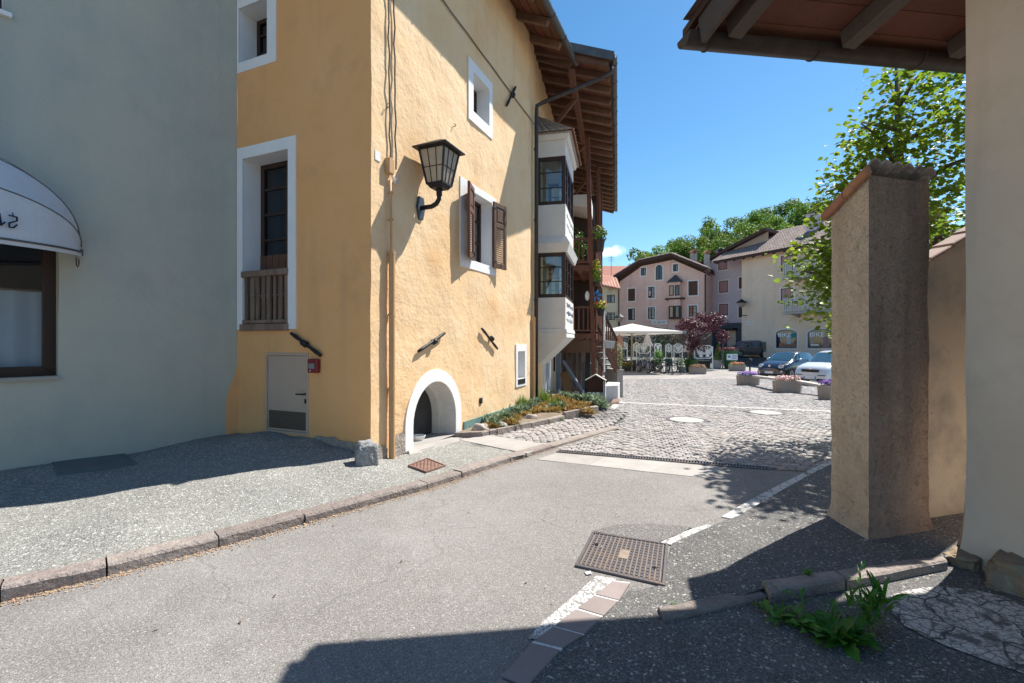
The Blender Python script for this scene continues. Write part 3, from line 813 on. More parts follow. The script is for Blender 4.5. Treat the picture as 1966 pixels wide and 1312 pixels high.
# white edge line, edging stones and the pale blocks along the right side of the street
def flat(name, pts, mat, zf, dz, parent, th=.012, bevel=0):
    mb = MB(); mb.prism([Vector((q.x, q.y, zf(q.x, q.y) + dz - th)) for q in pts], (0, 0, th)); return mb.build(name, mat, parent, bevel=bevel)
def mark(name, loop, zf=zg, dz=.008, parent=None):
    V, Fc = tri_region([(q.x, q.y) for q in loop], [], .12)
    mb = MB(); mb.add([(q.x, q.y, zf(q.x, q.y) + dz) for q in V], Fc)
    return mb.build(name, m_paint_worn, parent, fix=True)
m_paint_worn = mk('worn_road_paint', (.66, .655, .64), .75, [('n', 9, (.50, .49, .47), .45, .7, .6), ('v', 85, (.22, .21, .20), .66, .82, .9), ('n', 18, (.22, .21, .20), .55, .60, .95), ('ve', 16, (.20, .19, .185), .06, .01, .8)], [('vd', 90, .5, .006)])
mark('edge_marking', [gpt(u, v) for u, v in ((1145, 1108), (1185, 1113), (1140, 1160), (1095, 1195), (1048, 1233), (1012, 1228), (1050, 1190), (1100, 1148))], parent=street)
mark('edge_marking', [gpt(u, v) for u, v in ((1267, 1043), (1320, 1020), (1360, 1008), (1376, 1016), (1345, 1030), (1296, 1050))], parent=street)
mark('paint_spot', [gpt(u, v) for u, v in ((1122, 1101), (1134, 1098), (1137, 1104), (1126, 1106))], parent=street)
st_px = [((1178, 1118), (1210, 1122)), ((1143, 1146), (1188, 1157)), ((1108, 1172), (1158, 1187)), ((1064, 1206), (1122, 1222)), ((1024, 1235), (1080, 1249)), ((962, 1304), (1010, 1325)), ((905, 1360), (960, 1395))]
for k in range(len(st_px) - 1):
    a, b = [gpt(u, v) for u, v in st_px[k]]; c, d = [gpt(u, v) for u, v in st_px[k + 1]]
    f = .03 if k != 0 else .0
    flat('edging_stone', [a.lerp(c, .07), b.lerp(d, .07), b.lerp(d, .995), a.lerp(c, .995)], m_stone_strip, zg, .016, street, th=.05, bevel=.004)
    if k < 5: flat('joint_paint', [a, b, b.lerp(d, .055), a.lerp(c, .055)], m_paint, zg, .012, street, th=.03)
bk_l = [gpt(u, v) for u, v in ((1384, 995), (1412, 978), (1444, 960), (1478, 942), (1510, 926), (1540, 911), (1570, 897), (1600, 882), (1640, 866))]
bk_r = [gpt(u, v) for u, v in ((1420, 1002), (1452, 984), (1484, 963), (1512, 945), (1540, 930), (1566, 915), (1592, 901), (1618, 888), (1655, 870))]
for k in range(len(bk_l) - 1):
    flat('pale_edge_block', [bk_l[k].lerp(bk_l[k + 1], .02), bk_l[k].lerp(bk_l[k + 1], .98), bk_r[k].lerp(bk_r[k + 1], .98), bk_r[k].lerp(bk_r[k + 1], .02)], m_paint_block, zg, .014, street, th=.05, bevel=.005)
# darker yard on the right
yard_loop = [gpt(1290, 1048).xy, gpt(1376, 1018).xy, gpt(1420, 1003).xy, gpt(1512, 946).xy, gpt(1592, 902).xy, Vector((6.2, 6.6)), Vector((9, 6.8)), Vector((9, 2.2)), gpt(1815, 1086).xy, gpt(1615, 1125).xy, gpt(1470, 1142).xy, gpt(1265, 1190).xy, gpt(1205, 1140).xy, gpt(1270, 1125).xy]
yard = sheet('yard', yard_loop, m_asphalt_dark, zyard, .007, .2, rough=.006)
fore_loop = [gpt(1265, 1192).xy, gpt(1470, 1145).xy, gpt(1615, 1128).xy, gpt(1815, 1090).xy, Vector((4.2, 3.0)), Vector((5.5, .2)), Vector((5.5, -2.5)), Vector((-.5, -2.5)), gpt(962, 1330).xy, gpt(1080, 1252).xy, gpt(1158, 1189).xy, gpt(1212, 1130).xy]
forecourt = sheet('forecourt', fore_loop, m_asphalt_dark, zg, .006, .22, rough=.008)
# red kerb stones of the yard
def rk(p0, p1, q0, q1, h, name='yard_kerb_stone'):
    a, b, c, d = gpt(*p0), gpt(*p1), gpt(*q1), gpt(*q0)
    mb = MB(); n = 5; V = []; Fc = []
    for k in range(n + 1):
        f = k / n; l, r2 = a.lerp(b, f), d.lerp(c, f)
        for (q, hh) in ((r2, -.05), (r2, h - .012), (r2.lerp(l, .15), h), (l.lerp(r2, .1), h), (l, h - .01), (l, -.05)):
            w = noise.noise_vector(q * 9) * .012
            V.append(Vector((q.x, q.y, zg(q.x, q.y) + hh)) + w)
    for k in range(n):
        for c_ in range(5): Fc.append((k * 6 + c_, k * 6 + c_ + 1, k * 6 + 7 + c_, k * 6 + 6 + c_))
    Fc += [(0, 1, 2, 3, 4, 5), tuple(n * 6 + i for i in (5, 4, 3, 2, 1, 0))]
    mb.add(V, Fc); return mb.build(name, m_kerb, yard)
rk((1262, 1172), (1450, 1137), (1275, 1198), (1474, 1152), .03)
rk((1462, 1134), (1600, 1114), (1482, 1160), (1622, 1134), .075)
rk((1604, 1112), (1808, 1084), (1626, 1135), (1818, 1097), .07)
# cracked white patch on the forecourt
m_crack = mk('cracked_white_paint', (.64, .62, .60), .85, [('n', 3, (.52, .48, .44), .42, .65, .8), ('ve', 3.5, (.035, .035, .035), .035, .006, .95), ('ve', 13, (.05, .05, .05), .075, .0, .85), ('ve', 33, (.10, .10, .10), .12, .0, .7), ('n', 5, (.10, .10, .10), .56, .62, .9), ('n', 30, (.16, .16, .16), .58, .66, .7)], [('ve', 9, .8, .01)])
pl = [gpt(u, v) for u, v in ((1700, 1150), (1740, 1137), (1800, 1130), (1868, 1136), (1930, 1150), (1985, 1170), (2010, 1330), (1965, 1298), (1880, 1268), (1800, 1238), (1735, 1205), (1705, 1172))]
V, Fc = tri_region([(q.x, q.y) for q in pl], [], .1)
mb = MB(); mb.add([(q.x, q.y, zg(q.x, q.y) + .013) for q in V], Fc); mb.build('cracked_paint_patch', m_crack, forecourt)
# asphalt patch behind the big cover
V, Fc = tri_region([(q.x, q.y) for q in (gpt(u, v) for u, v in ((1136, 1022), (1180, 1010), (1250, 1008), (1330, 1014), (1300, 1030), (1262, 1044)))], [], .1)
mb = MB(); mb.add([(q.x, q.y, zg(q.x, q.y) + .011) for q in V], Fc); mb.build('asphalt_patch', m_patch, street)

# big grid cover in the street
q0, q1, q2, q3 = [gpt(u, v) for u, v in ((1137, 1024), (1283, 1047), (1277, 1128), (1103, 1089))]
cv = T('grid_cover', 'large rectangular rusty iron manhole cover with a grid relief in the street', 'manhole cover', ((q0 + q2) / 2))
def bil(s_, t_, dz=0):
    p = q0.lerp(q1, s_).lerp(q3.lerp(q2, s_), t_); return Vector((p.x, p.y, zg(p.x, p.y) + dz))
mb = MB()
for (a0, b0, a1, b1) in ((0, 0, 1, .035), (0, .965, 1, 1), (0, .035, .035, .965), (.965, .035, 1, .965)):
    mb.hexa([bil(a0, b0, -.02), bil(a1, b0, -.02), bil(a1, b1, -.02), bil(a0, b1, -.02), bil(a0, b0, .016), bil(a1, b0, .016), bil(a1, b1, .016), bil(a0, b1, .016)])
mb.build('cover_frame', m_iron, cv, bevel=.003)
mb = MB(); mb.hexa([bil(.045, .045, -.02), bil(.955, .045, -.02), bil(.955, .955, -.02), bil(.045, .955, -.02), bil(.045, .045, .0095), bil(.955, .045, .0095), bil(.955, .955, .0095), bil(.045, .955, .0095)])
mb.build('cover_plate', m_iron, cv)
mb = MB(); nc, nr = 16, 13
for i in range(nc):
    for j in range(nr):
        if (i in (7, 8) and j in (5, 6, 7)) or (i in (1, 2) and j in (4,)) or (i in (13, 14) and j in (8,)): continue
        s0, s1 = .06 + .88 * i / nc + .012, .06 + .88 * (i + 1) / nc - .012
        t0, t1 = .06 + .88 * j / nr + .009, .06 + .88 * (j + 1) / nr - .009
        mb.hexa([bil(s0, t0, .009), bil(s1, t0, .009), bil(s1, t1, .009), bil(s0, t1, .009), bil(s0 + .006, t0 + .006, .0145), bil(s1 - .006, t0 + .006, .0145), bil(s1 - .006, t1 - .006, .0145), bil(s0 + .006, t1 - .006, .0145)])
mb.build('grid_relief', m_iron, cv, kind='stuff')
m_rib = mk('worn_iron_rib', (.34, .27, .21), .5, [('n', 20, (.25, .16, .10), .45, .7, .8)], metal=.3)
mb = MB()
for i in range(nc + 1):
    s0 = .06 + .88 * i / nc
    mb.hexa([bil(s0 - .004, .05, .009), bil(s0 + .004, .05, .009), bil(s0 + .004, .95, .009), bil(s0 - .004, .95, .009), bil(s0 - .003, .05, .0165), bil(s0 + .003, .05, .0165), bil(s0 + .003, .95, .0165), bil(s0 - .003, .95, .0165)])
mb.build('cover_ribs', m_rib, cv, kind='stuff')
mb = MB(); mb.hexa([bil(.445, .39, .009), bil(.555, .39, .009), bil(.555, .61, .009), bil(.445, .61, .009), bil(.445, .39, .017), bil(.555, .39, .017), bil(.555, .61, .017), bil(.445, .61, .017)])
mb.build('badge_plate', m_rib, cv)
mb = MB()
for s0, t0 in ((.13, .37), (.87, .68)):
    c = bil(s0, t0, .0); mb.lathe(c, [(.016, .0), (.016, .0185)], 8)
mb.build('key_hole', m_hole, cv)
# small rusty cover on the sidewalk
a, b, c, d = [gpt(u, v, zs) for u, v in ((783, 896), (820, 882), (856, 896), (818, 909))]
sc_ = T('sidewalk_cover', 'small square rust red iron cover in the sidewalk before the arched niche', 'manhole cover', (a + c) / 2)
bl2 = lambda s_, t_, dz: (lambda p: Vector((p.x, p.y, zs(p.x, p.y) + dz)))(a.lerp(b, s_).lerp(d.lerp(c, s_), t_))
mb = MB()
for (a0, b0, a1, b1) in ((0, 0, 1, .05), (0, .95, 1, 1), (0, .05, .05, .95), (.95, .05, 1, .95)):
    mb.hexa([bl2(a0, b0, -.02), bl2(a1, b0, -.02), bl2(a1, b1, -.02), bl2(a0, b1, -.02), bl2(a0, b0, .022), bl2(a1, b0, .022), bl2(a1, b1, .022), bl2(a0, b1, .022)])
mb.build('cover_frame', m_iron_red, sc_)
mb = MB(); mb.hexa([bl2(.06, .06, -.02), bl2(.94, .06, -.02), bl2(.94, .94, -.02), bl2(.06, .94, -.02), bl2(.06, .06, .012), bl2(.94, .06, .012), bl2(.94, .94, .012), bl2(.06, .94, .012)])
mb.build('cover_plate', m_iron_red, sc_)
mb = MB()
for i in range(9):
    for j in range(9):
        s0, t0 = .08 + .84 * i / 9, .08 + .84 * j / 9; w = .055
        if (i + j) % 2: mb.hexa([bl2(s0, t0, .01), bl2(s0 + w, t0, .01), bl2(s0 + w, t0 + w, .01), bl2(s0, t0 + w, .01), bl2(s0 + .01, t0 + .01, .02), bl2(s0 + w - .01, t0 + .01, .02), bl2(s0 + w - .01, t0 + w - .01, .02), bl2(s0 + .01, t0 + w - .01, .02)])
mb.build('stud_relief', m_iron_red, sc_, kind='stuff')
# slate plate against the grey house
m_slate = mk('slate_plate', (.105, .125, .13), .7, [('n', 5, (.14, .16, .165), .4, .7, .8)], [('n', 30, .3, .005)])
P4 = [gpt(u, v, zs) for u, v in ((97, 886), (232, 868), (264, 893), (110, 914))]
mb = MB(); mb.prism([Vector((q.x, q.y, zs(q.x, q.y) - .02)) for q in P4], (0, 0, .045))
mb.build('ground_plate', m_slate, None, 'flat dark slate plate lying on the sidewalk against the grey house', 'plate', bevel=.006)

# grit and dry litter along the kerb foot and scattered chips
m_litter = mk('dry_litter', (.42, .27, .15), .9, [('n', 40, (.30, .24, .19), .45, .65, .9)], island=.5)
m_chip = mk('stone_chip', (.40, .37, .34), .9, island=.45)
mb = MB(); rr = random.Random(5)
def chip(mb, p, s):
    a = rr.uniform(0, 6.28); q = []
    for k in range(4):
        an = a + k * 1.57 + rr.uniform(-.4, .4); q.append(p + Vector((math.cos(an) * s * rr.uniform(.5, 1.1), math.sin(an) * s * rr.uniform(.5, 1.1), rr.uniform(0, s * .3))))
    mb.add(q + [p + Vector((0, 0, s * rr.uniform(.3, .7)))], [(0, 1, 4), (1, 2, 4), (2, 3, 4), (3, 0, 4)])
for k in range(2600):
    i = rr.randrange(3, len(KB) - 1); f = rr.random(); p = KB[i].lerp(KB[i + 1], f); d = (KB[i + 1] - KB[i]).normalized()
    p = p + Vector((d.y, -d.x, 0)) * abs(rr.gauss(.01, .045)); p.z = zg(p.x, p.y) + .004
    chip(mb, p, rr.uniform(.003, .011))
mb.build('kerb_litter', m_litter, kind='stuff', label='dry leaf litter and grit along the foot of the kerb', fix=False)
mb = MB()
for k in range(420):
    x, y = rr.uniform(.2, 4.2), rr.uniform(1.9, 4.6); p = Vector((x, y, zyard(x, y) + .010)); chip(mb, p, rr.uniform(.003, .010))
mb.build('stone_chips', m_chip, kind='stuff', label='scattered pale stone chips on the dark asphalt', fix=False)
# ------------------------------------------------------------------ ochre house
HOUSE = T('ochre_house', 'big ochre plastered house with white window surrounds, bay window and timber balconies', 'house', (C.x, C.y, -1.55))
ZT = 7.2
def opening(W, u0, v0, u1, v1):
    return W.rect(u0, v0, u1, v1)

def sub_window(W, tl, tr, zb, zt, depth, parent, frame_mat, bars_v=(), bars_h=(), fw=.06, glass=m_glass, curtain=True, bw=.03, name='window', sill=False, room=True, reveal_mat=m_white, rev_amp=0):
    """window set back in its opening: frame (the part), panes, reveal, curtain, dark room behind"""
    mb = MB()
    ring(W, rloop(tl, tr, zb, zt), rloop(tl + fw, tr - fw, zb + fw, zt - fw), -depth - .05, -depth + .01, mb)
    for f in bars_v:
        t = tl + (tr - tl) * f; mb.wbox(W, t - bw / 2, t + bw / 2, zb + fw, zt - fw, -depth - .04, -depth + .004)
    for f in bars_h:
        z = zb + (zt - zb) * f; mb.wbox(W, tl + fw, tr - fw, z - bw / 2, z + bw / 2, -depth - .038, -depth + .002)
    win = mb.build(name, frame_mat, parent, bevel=.004)
    ts = [tl + fw] + [tl + (tr - tl) * f for f in bars_v] + [tr - fw]
    zs_ = [zb + fw] + [zb + (zt - zb) * f for f in bars_h] + [zt - fw]
    for i in range(len(ts) - 1):
        for j in range(len(zs_) - 1):
            p = MB(); p.quad(W.p(ts[i], zs_[j], -depth - .02), W.p(ts[i + 1], zs_[j], -depth - .02), W.p(ts[i + 1], zs_[j + 1], -depth - .02), W.p(ts[i], zs_[j + 1], -depth - .02))
            p.build('pane', glass, win, fix=False)
    rv = MB()
    L = rloop(tl, tr, zb, zt)
    for i in range(4):
        a, b = L[i], L[(i + 1) % 4]
        rv.quad(W.p(*a, .0), W.p(*b, .0), W.p(*b, -depth - .05), W.p(*a, -depth - .05))
    if depth > .01: rv.build('reveal', reveal_mat, win, fix=False)
    if curtain:
        cu = MB(); n = 48; V = []
        for k in range(n + 1):
            t = tl + (tr - tl) * k / n; o = -depth - .10 + .018 * math.sin(k * 1.15) + .008 * math.sin(k * 2.9)
            V += [W.p(t, zb + .02, o), W.p(t, zt - .02, o)]
        cu.add(V, [(2 * k, 2 * k + 2, 2 * k + 3, 2 * k + 1) for k in range(n)])
        cu.build('curtain', m_curtain, win, fix=False, smooth=True)
    if room:
        rm = MB(); rm.hexa([W.p(tl - .02, zb, -depth - .6), W.p(tr + .02, zb, -depth - .6), W.p(tr + .02, zb, -depth - .055), W.p(tl - .02, zb, -depth - .055),
                           W.p(tl - .02, zt, -depth - .6), W.p(tr + .02, zt, -depth - .6), W.p(tr + .02, zt, -depth - .055), W.p(tl - .02, zt, -depth - .055)])
        rm.f = [f for f in rm.f if f != rm.f[4]]
        rm.build('room', m_room, win, fix=False)
    return win

def surround(W, outer, inner, parent, mat=m_white, th=.014, name='surround'):
    mb = MB(); ring(W, outer, inner, -.005, th, mb); return mb.build(name, mat, parent)

# --- shaded front: openings
tlo0, _ = YF.hit(569, 260); tlo1 = YF.t_at(456.5)
zo_t = YF.hit(569, 260)[1]
ti0, zi_t = YF.hit(554, 286.5); ti1 = YF.t_at(467)
z_bal = YF.hit(554, 632)[1]
low_open = rloop(ti0, ti1, z_bal, zi_t)
low_out = rloop(tlo0, tlo1 - .0, z_bal, zo_t)
tuo0, zu_b = YF.hit(531, 118); tui0, zui_b = YF.hit(514, 104); tui1 = YF.t_at(459.5)
zui_t = YF.hit(514, -4)[1]
up_open = rloop(tui0, tui1, zui_b, zui_t)
up_out = rloop(tuo0, tlo1, zu_b, zui_t + .13)
dt0 = YF.t_at(593); dt1 = YF.t_at(510); dz0 = YF.hit(593, 837)[1]; dz1 = YF.hit(510, 677)[1] + .0
door_hole = rloop(dt0, dt1, dz0, dz1)
F_END = 2.44
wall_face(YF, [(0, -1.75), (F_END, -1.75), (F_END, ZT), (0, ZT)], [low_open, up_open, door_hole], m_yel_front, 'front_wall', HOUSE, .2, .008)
# white surrounds and windows of the front
m_glass_dim = glass_mat('dim_window_glass', (.16, .20, .24), .0)
w1 = sub_window(YF, ti0 + .0, ti1, YF.hit(554, 515)[1] - .35, zi_t, .29, HOUSE, m_wood_dark, (.42,), (.27 + .16, .62, .81), fw=.07, bw=.035, glass=m_glass_dim)
L6 = [(tlo0, z_bal), (tlo0, zo_t), (tlo1, zo_t), (tlo1, z_bal)]; I6 = [(ti0, z_bal), (ti0, zi_t), (ti1, zi_t), (ti1, z_bal)]
mb = MB()
for i in range(3):
    mb.hexa([YF.p(*L6[i], -.005), YF.p(*L6[i + 1], -.005), YF.p(*I6[i + 1], -.005), YF.p(*I6[i], -.005), YF.p(*L6[i], .014), YF.p(*L6[i + 1], .014), YF.p(*I6[i + 1], .014), YF.p(*I6[i], .014)])
mb.build('window_surround', m_white, HOUSE)
zlow = YF.hit(554, 515)[1] - .35
rv = MB()
for a, b in (((ti0, z_bal), (ti0, zlow)), ((ti1, zlow), (ti1, z_bal)), ((ti1, z_bal), (ti0, z_bal))):
    rv.quad(YF.p(*a, 0), YF.p(*b, 0), YF.p(*b, -.34), YF.p(*a, -.34))
rv.build('door_reveal', m_white, HOUSE, fix=False)
# boarded lower part of the french window
bz0, bz1 = z_bal, YF.hit(554, 470)[1] - .05
nbd = 7
for k in range(nbd):
    t0 = ti0 + (ti1 - ti0) * k / nbd; t1 = ti0 + (ti1 - ti0) * (k + 1) / nbd
    mb = MB(); mb.wbox(YF, t0 + .004, t1 - .004, bz0, bz1, -.33, -.275); mb.build('panel_board', m_wood, HOUSE)
# railing of weathered slats
rt = YF.hit(554, 515)[1]
rail = MB(); rail.wbox(YF, ti0 - .01, ti1 + .01, rt - .085, rt + .0, -.06, .035)
rail.wbox(YF, ti0 - .01, ti1 + .01, z_bal + .085, z_bal + .135, -.06, .015)
rail.wbox(YF, ti0 - .015, ti1 + .02, z_bal - .02, z_bal + .075, -.16, .05)
for t_ in (ti0 + .005, ti1 - .055): rail.wbox(YF, t_, t_ + .05, z_bal + .02, rt - .05, -.055, -.015)
rail = rail.build('window_railing', m_wood_grey, HOUSE, bevel=.006)
ns = 8
for k in range(ns):
    t = ti0 + (ti1 - ti0) * (k + .5) / ns; w = .062 + .012 * math.sin(k * 2.3)
    mb = MB(); mb.wbox(YF, t - w / 2, t + w / 2, z_bal + .07, rt - .08, -.035, -.01 + .006 * (k % 2)); mb.build('slat', m_wood_grey, rail)
w2 = sub_window(YF, tui0, tui1, zui_b, zui_t, .29, HOUSE, m_wood_dark, (.45,), (.36, .7), fw=.06, glass=m_glass_dim)
surround(YF, up_out, up_open, HOUSE, name='window_surround')
# cellar door
mb = MB(); ring(YF, door_hole, rloop(dt0 + .035, dt1 - .035, dz0 + .03, dz1 - .035), -.05, .012, mb)
door = mb.build('door_frame', m_door, HOUSE, bevel=.003)
mb = MB(); mb.wbox(YF, dt0 + .038, dt1 - .038, dz0 + .033, dz1 - .038, -.05, -.008); mb.build('door_leaf', m_door, door, bevel=.004)
g0 = YF.rect(516, 790, 586, 826)
mb = MB(); mb.wbox(YF, g0[0], g0[1], dz0 + .06, dz0 + .06 + .245, -.02, -.002); mb.build('kick_grille', mk('dark_mesh_grille', (.13, .095, .07), .6, [('v', 220, (.05, .035, .025), .4, .9, .9)]), door)
ht, hz = YF.hit(586, 757)
mb = MB(); mb.tube([YF.p(ht, hz, -.008), YF.p(ht, hz, .05), YF.p(ht + .11, hz, .055)], .011, 8); mb.build('handle', m_black, door, smooth=True)
kt, kz = YF.hit(586, 771)
mb = MB(); mb.wbox(YF, kt - .012, kt + .012, kz - .03, kz + .03, -.008, .004); mb.build('keyhole_plate', m_black, door)
for hv in (700, 812):
    t_, z_ = YF.hit(512, hv); mb = MB(); mb.tube([YF.p(t_ - .01, z_ - .06, .016), YF.p(t_ - .01, z_ + .06, .016)], .011, 8); mb.build('hinge', m_door, door)
# wall tie on the front
def wall_tie(W, a, b, knob, parent_name, label, r=.024, hang=None):
    pa, pb, pk = W.pt(*a, .045), W.pt(*b, .045), W.pt(*knob, .05)
    o = T(parent_name, label, 'wall tie', pk)
    mb = MB(); N = 7; pts = [pa.lerp(pb, k / (N - 1)) for k in range(N)]
    mb.tube(pts, [r * f for f in (.9, 1.15, .85, 1.05, .85, 1.1, .9)], 7); mb.build('bar', m_black, o, smooth=True)
    n3 = Vector((W.n.x, W.n.y, 0))
    mb = MB(); mb.tube([pk - n3 * .07, pk + n3 * .035], r * 1.25, 8); mb.build('anchor_pin', m_black, o, smooth=True)
    mb = MB(); d = (pb - pa).normalized(); mb.tube([pk - d * r * 1.6, pk + d * r * 1.6], r * 1.75, 8); mb.build('collar', m_black, o, smooth=True)
wall_tie(YF, (564, 640), (621, 683), (590, 660), 'wall_tie', 'black iron wall tie sloping down to the right beside the red box')
wall_tie(YS, (798, 675), (849, 640), (829, 656), 'wall_tie', 'iron wall tie rising to the right above the arched niche')
wall_tie(YS, (921, 631), (951, 670), (940, 650), 'wall_tie', 'iron wall tie falling to the right on the sunlit wall, near the small window')
wall_tie(YS, (986, 168), (969, 204), (981, 184), 'wall_tie', 'black iron wall tie crossing the cable high under the eaves', r=.026)
# red fire alarm box
bt = YF.rect(598, 689, 616, 716)
o = T('red_alarm_box', 'small red enamel box with a round window beside the cellar door', 'box', YF.p((bt[0] + bt[1]) / 2, bt[2], .0))
mb = MB(); mb.wbox(YF, bt[0], bt[1], bt[2], bt[3], .0, .075); mb.build('case', m_redbox, o, bevel=.012)
mb = MB(); mb.wbox(YF, bt[0] + .035, bt[1] - .03, bt[2] + .055, bt[3] - .06, .07, .079); mb.build('window_plate', mk('alarm_glass', (.22, .24, .22), .3), o)
for zz in (.025, .05):
    mb = MB(); mb.wbox(YF, bt[0] + .01, bt[1] - .01, bt[3] - zz - .012, bt[3] - zz, .07, .078); mb.build('printed_band', m_redbox, o)
mb = MB(); mb.lathe(YF.p((bt[0] * .35 + bt[1] * .65), bt[2] + .03, .076), [(.008, -.006), (.008, .006)], 8); mb.build('button', m_white, o)
# flare of ochre plaster on the grey wall at the inner corner
fl = [(432, 838), (433, 790), (435, 765), (441, 742), (449, 725), (454, 705), (457, 680), (458, 634), (470, 634), (470, 850)]
fl = [GW.hit(*q) for q in fl[:-2]] + [(-.02, GW.hit(458, 634)[1]), (-.02, -1.5)]
fl[0] = (fl[0][0], -1.5)
mb = MB(); mb.prism([GW.p(t, z, -.01) for t, z in fl], Vector((GW.n.x, GW.n.y, 0)) * .035); mb.build('corner_flare', m_yel_front, HOUSE, bevel=.008)
# lower front plinth of bare mortar
def patch(W, loop, mat, name, parent, o=.012, amp=.02, res=.06):
    L = [W.hit(*q) for q in loop]
    V, Fc = tri_region(L, [], res); mb = MB(); mb.add([W.p(q.x, q.y, o + amp * (noise.noise(W.p(q.x, q.y) * 14)) * .5) for q in V], Fc)
    ob = mb.build(name, mat, parent, fix=False, smooth=False)
    if sum(p.normal.dot(Vector((W.n.x, W.n.y, 0))) for p in ob.data.polygons) < 0: ob.data.flip_normals()
    return ob
patch(YF, [(606, 838), (612, 836), (628, 840), (642, 838), (652, 845), (668, 848), (690, 852), (700, 865), (700, 900), (600, 900), (600, 846)], m_render_bare, 'bare_mortar', HOUSE, .016, .012)
patch(YS, [(714, 853), (719, 857), (725, 853), (731, 858), (737, 856), (742, 862), (742, 900), (713, 900)], m_render_bare, 'bare_mortar', HOUSE, .018, .012)
patch(YS, [(752, 862), (755, 839), (760, 833), (763, 837), (768, 829), (773, 832), (778, 838), (781, 850), (785, 852), (785, 868), (783, 890), (752, 900)], m_render_bare, 'bare_mortar', HOUSE, .020, .012, .04)

# --- sunlit side
hits = lambda *q: YS.hit(*q)
def avg_rect(W, p):   # outer corners tl, tr, br, bl in picture -> upright rectangle on the wall
    h = [W.hit(*q) for q in p]
    return min(h[0][0], h[3][0]), max(h[1][0], h[2][0]), (h[2][1] + h[3][1]) / 2, (h[0][1] + h[1][1]) / 2
A0 = avg_rect(YS, [(898, 108), (944, 162), (944, 268), (898, 228)])
a_in = (YS.t_at(907.5), YS.t_at(938), A0[2] + .20, A0[3] - .18)
B0 = avg_rect(YS, [(882, 338), (947, 381), (951, 534), (886, 508)])
b_in = (YS.t_at(903.5), YS.t_at(942.5), B0[2] + .16, B0[3] - .13)
C0 = avg_rect(YS, [(989.5, 662), (1009.5, 661), (1009, 738), (991, 745)])
c_in = (YS.t_at(992.8), YS.t_at(1006.5), C0[2] + .17, C0[3] - .15)
at = (YS.t_at(776) + YS.t_at(884)) / 2; ar = (YS.t_at(884) - YS.t_at(776)) / 2
az = -1.6; a_top = YS.hit(838, 709)[1]; a_sp = a_top - ar
ir = ar - .185
def arch_loop(r, top, n=18, zb=-1.62):
    sp = top - r
    return [(at - r, zb)] + [(at - r * math.cos(math.pi * k / n), sp + r * math.sin(math.pi * k / n)) for k in range(n + 1)] + [(at + r, zb)]
AO, AI = arch_loop(ar, a_top), arch_loop(ir, a_top - .185)
wall_face(YS, [(0, -1.8), (AI[0][0], -1.8)] + AI + [(AI[-1][0], -1.8), (tB, -1.8), (tB, ZT), (0, ZT)],
          [rloop(*a_in), rloop(*b_in), rloop(*c_in)], m_yel, 'side_wall', HOUSE, .13, .016)
# arched niche
mb = MB()
for i in range(len(AO) - 1):
    mb.hexa([YS.p(*AO[i], -.01), YS.p(*AO[i + 1], -.01), YS.p(*AI[i + 1], -.01), YS.p(*AI[i], -.01), YS.p(*AO[i], .022), YS.p(*AO[i + 1], .022), YS.p(*AI[i + 1], .022), YS.p(*AI[i], .022)])
arch = mb.build('arch_surround', m_white, HOUSE)
mb = MB(); dpt = .27
for i in range(len(AI) - 1): mb.quad(YS.p(*AI[i], .0), YS.p(*AI[i + 1], .0), YS.p(*AI[i + 1], -dpt), YS.p(*AI[i], -dpt))
mb.build('arch_reveal', m_white_dull, arch, fix=False, smooth=True, auto=40)
AI2 = arch_loop(ir * .90, a_top - .185 - .07)
mb = MB()
for i in range(len(AI) - 1): mb.quad(YS.p(*AI[i], -dpt), YS.p(*AI[i + 1], -dpt), YS.p(*AI2[i + 1], -dpt), YS.p(*AI2[i], -dpt))
for i in range(len(AI) - 1): mb.quad(YS.p(*AI2[i], -dpt), YS.p(*AI2[i + 1], -dpt), YS.p(*AI2[i + 1], -dpt - .14), YS.p(*AI2[i], -dpt - .14))
mb.build('inner_arch', m_white_dull, arch, fix=False)
mb = MB(); mb.add([YS.p(*q, -dpt - .14) for q in AI2], [tuple(range(len(AI2)))]); mb.build('niche_back', mk('dark_niche_door', (.035, .036, .036), .8, [('n', 4, (.06, .06, .06), .45, .7, .6)]), arch, fix=False)
mb = MB(); mb.quad(YS.p(at - ir - .05, -1.535, .02), YS.p(at + ir + .05, -1.535, .02), YS.p(at + ir, -1.535, -.42), YS.p(at - ir, -1.535, -.42)); mb.build('niche_floor', m_slab, arch, fix=False)
o = MB(); o.lathe(YS.p(at - .02, -1.535, -.30), [(.09, 0), (.12, .07), (.11, .07), (.085, .02)], 14)
o.build('white_bowl', m_white, None, 'small white bowl standing on the floor inside the arched niche', 'bowl', smooth=True, auto=40)
# windows of the side
surround(YS, rloop(*A0), rloop(*a_in), HOUSE, name='window_surround', th=.02)
sub_window(YS, *a_in[:2], a_in[2], a_in[3], .26, HOUSE, m_wood_dark, (.5,), (.5,), fw=.05)
surround(YS, rloop(*B0), rloop(*b_in), HOUSE, name='window_surround', th=.02)
sub_window(YS, *b_in[:2], b_in[2], b_in[3], .22, HOUSE, m_wood_dark, (.5,), (.36, .70), fw=.06)
surround(YS, rloop(*C0), rloop(*c_in), HOUSE, name='window_surround', th=.02)
cw = MB(); LL = rloop(*c_in)
for i in range(4): cw.quad(YS.p(*LL[i], 0), YS.p(*LL[(i + 1) % 4], 0), YS.p(*LL[(i + 1) % 4], -.32), YS.p(*LL[i], -.32))
cw = cw.build('slot_window', m_white, HOUSE, fix=False)
mb = MB(); mb.wbox(YS, c_in[0], c_in[1], c_in[2], c_in[3], -.36, -.30); mb.build('shutter_board', mk('grey_board', (.42, .43, .44), .8), cw)
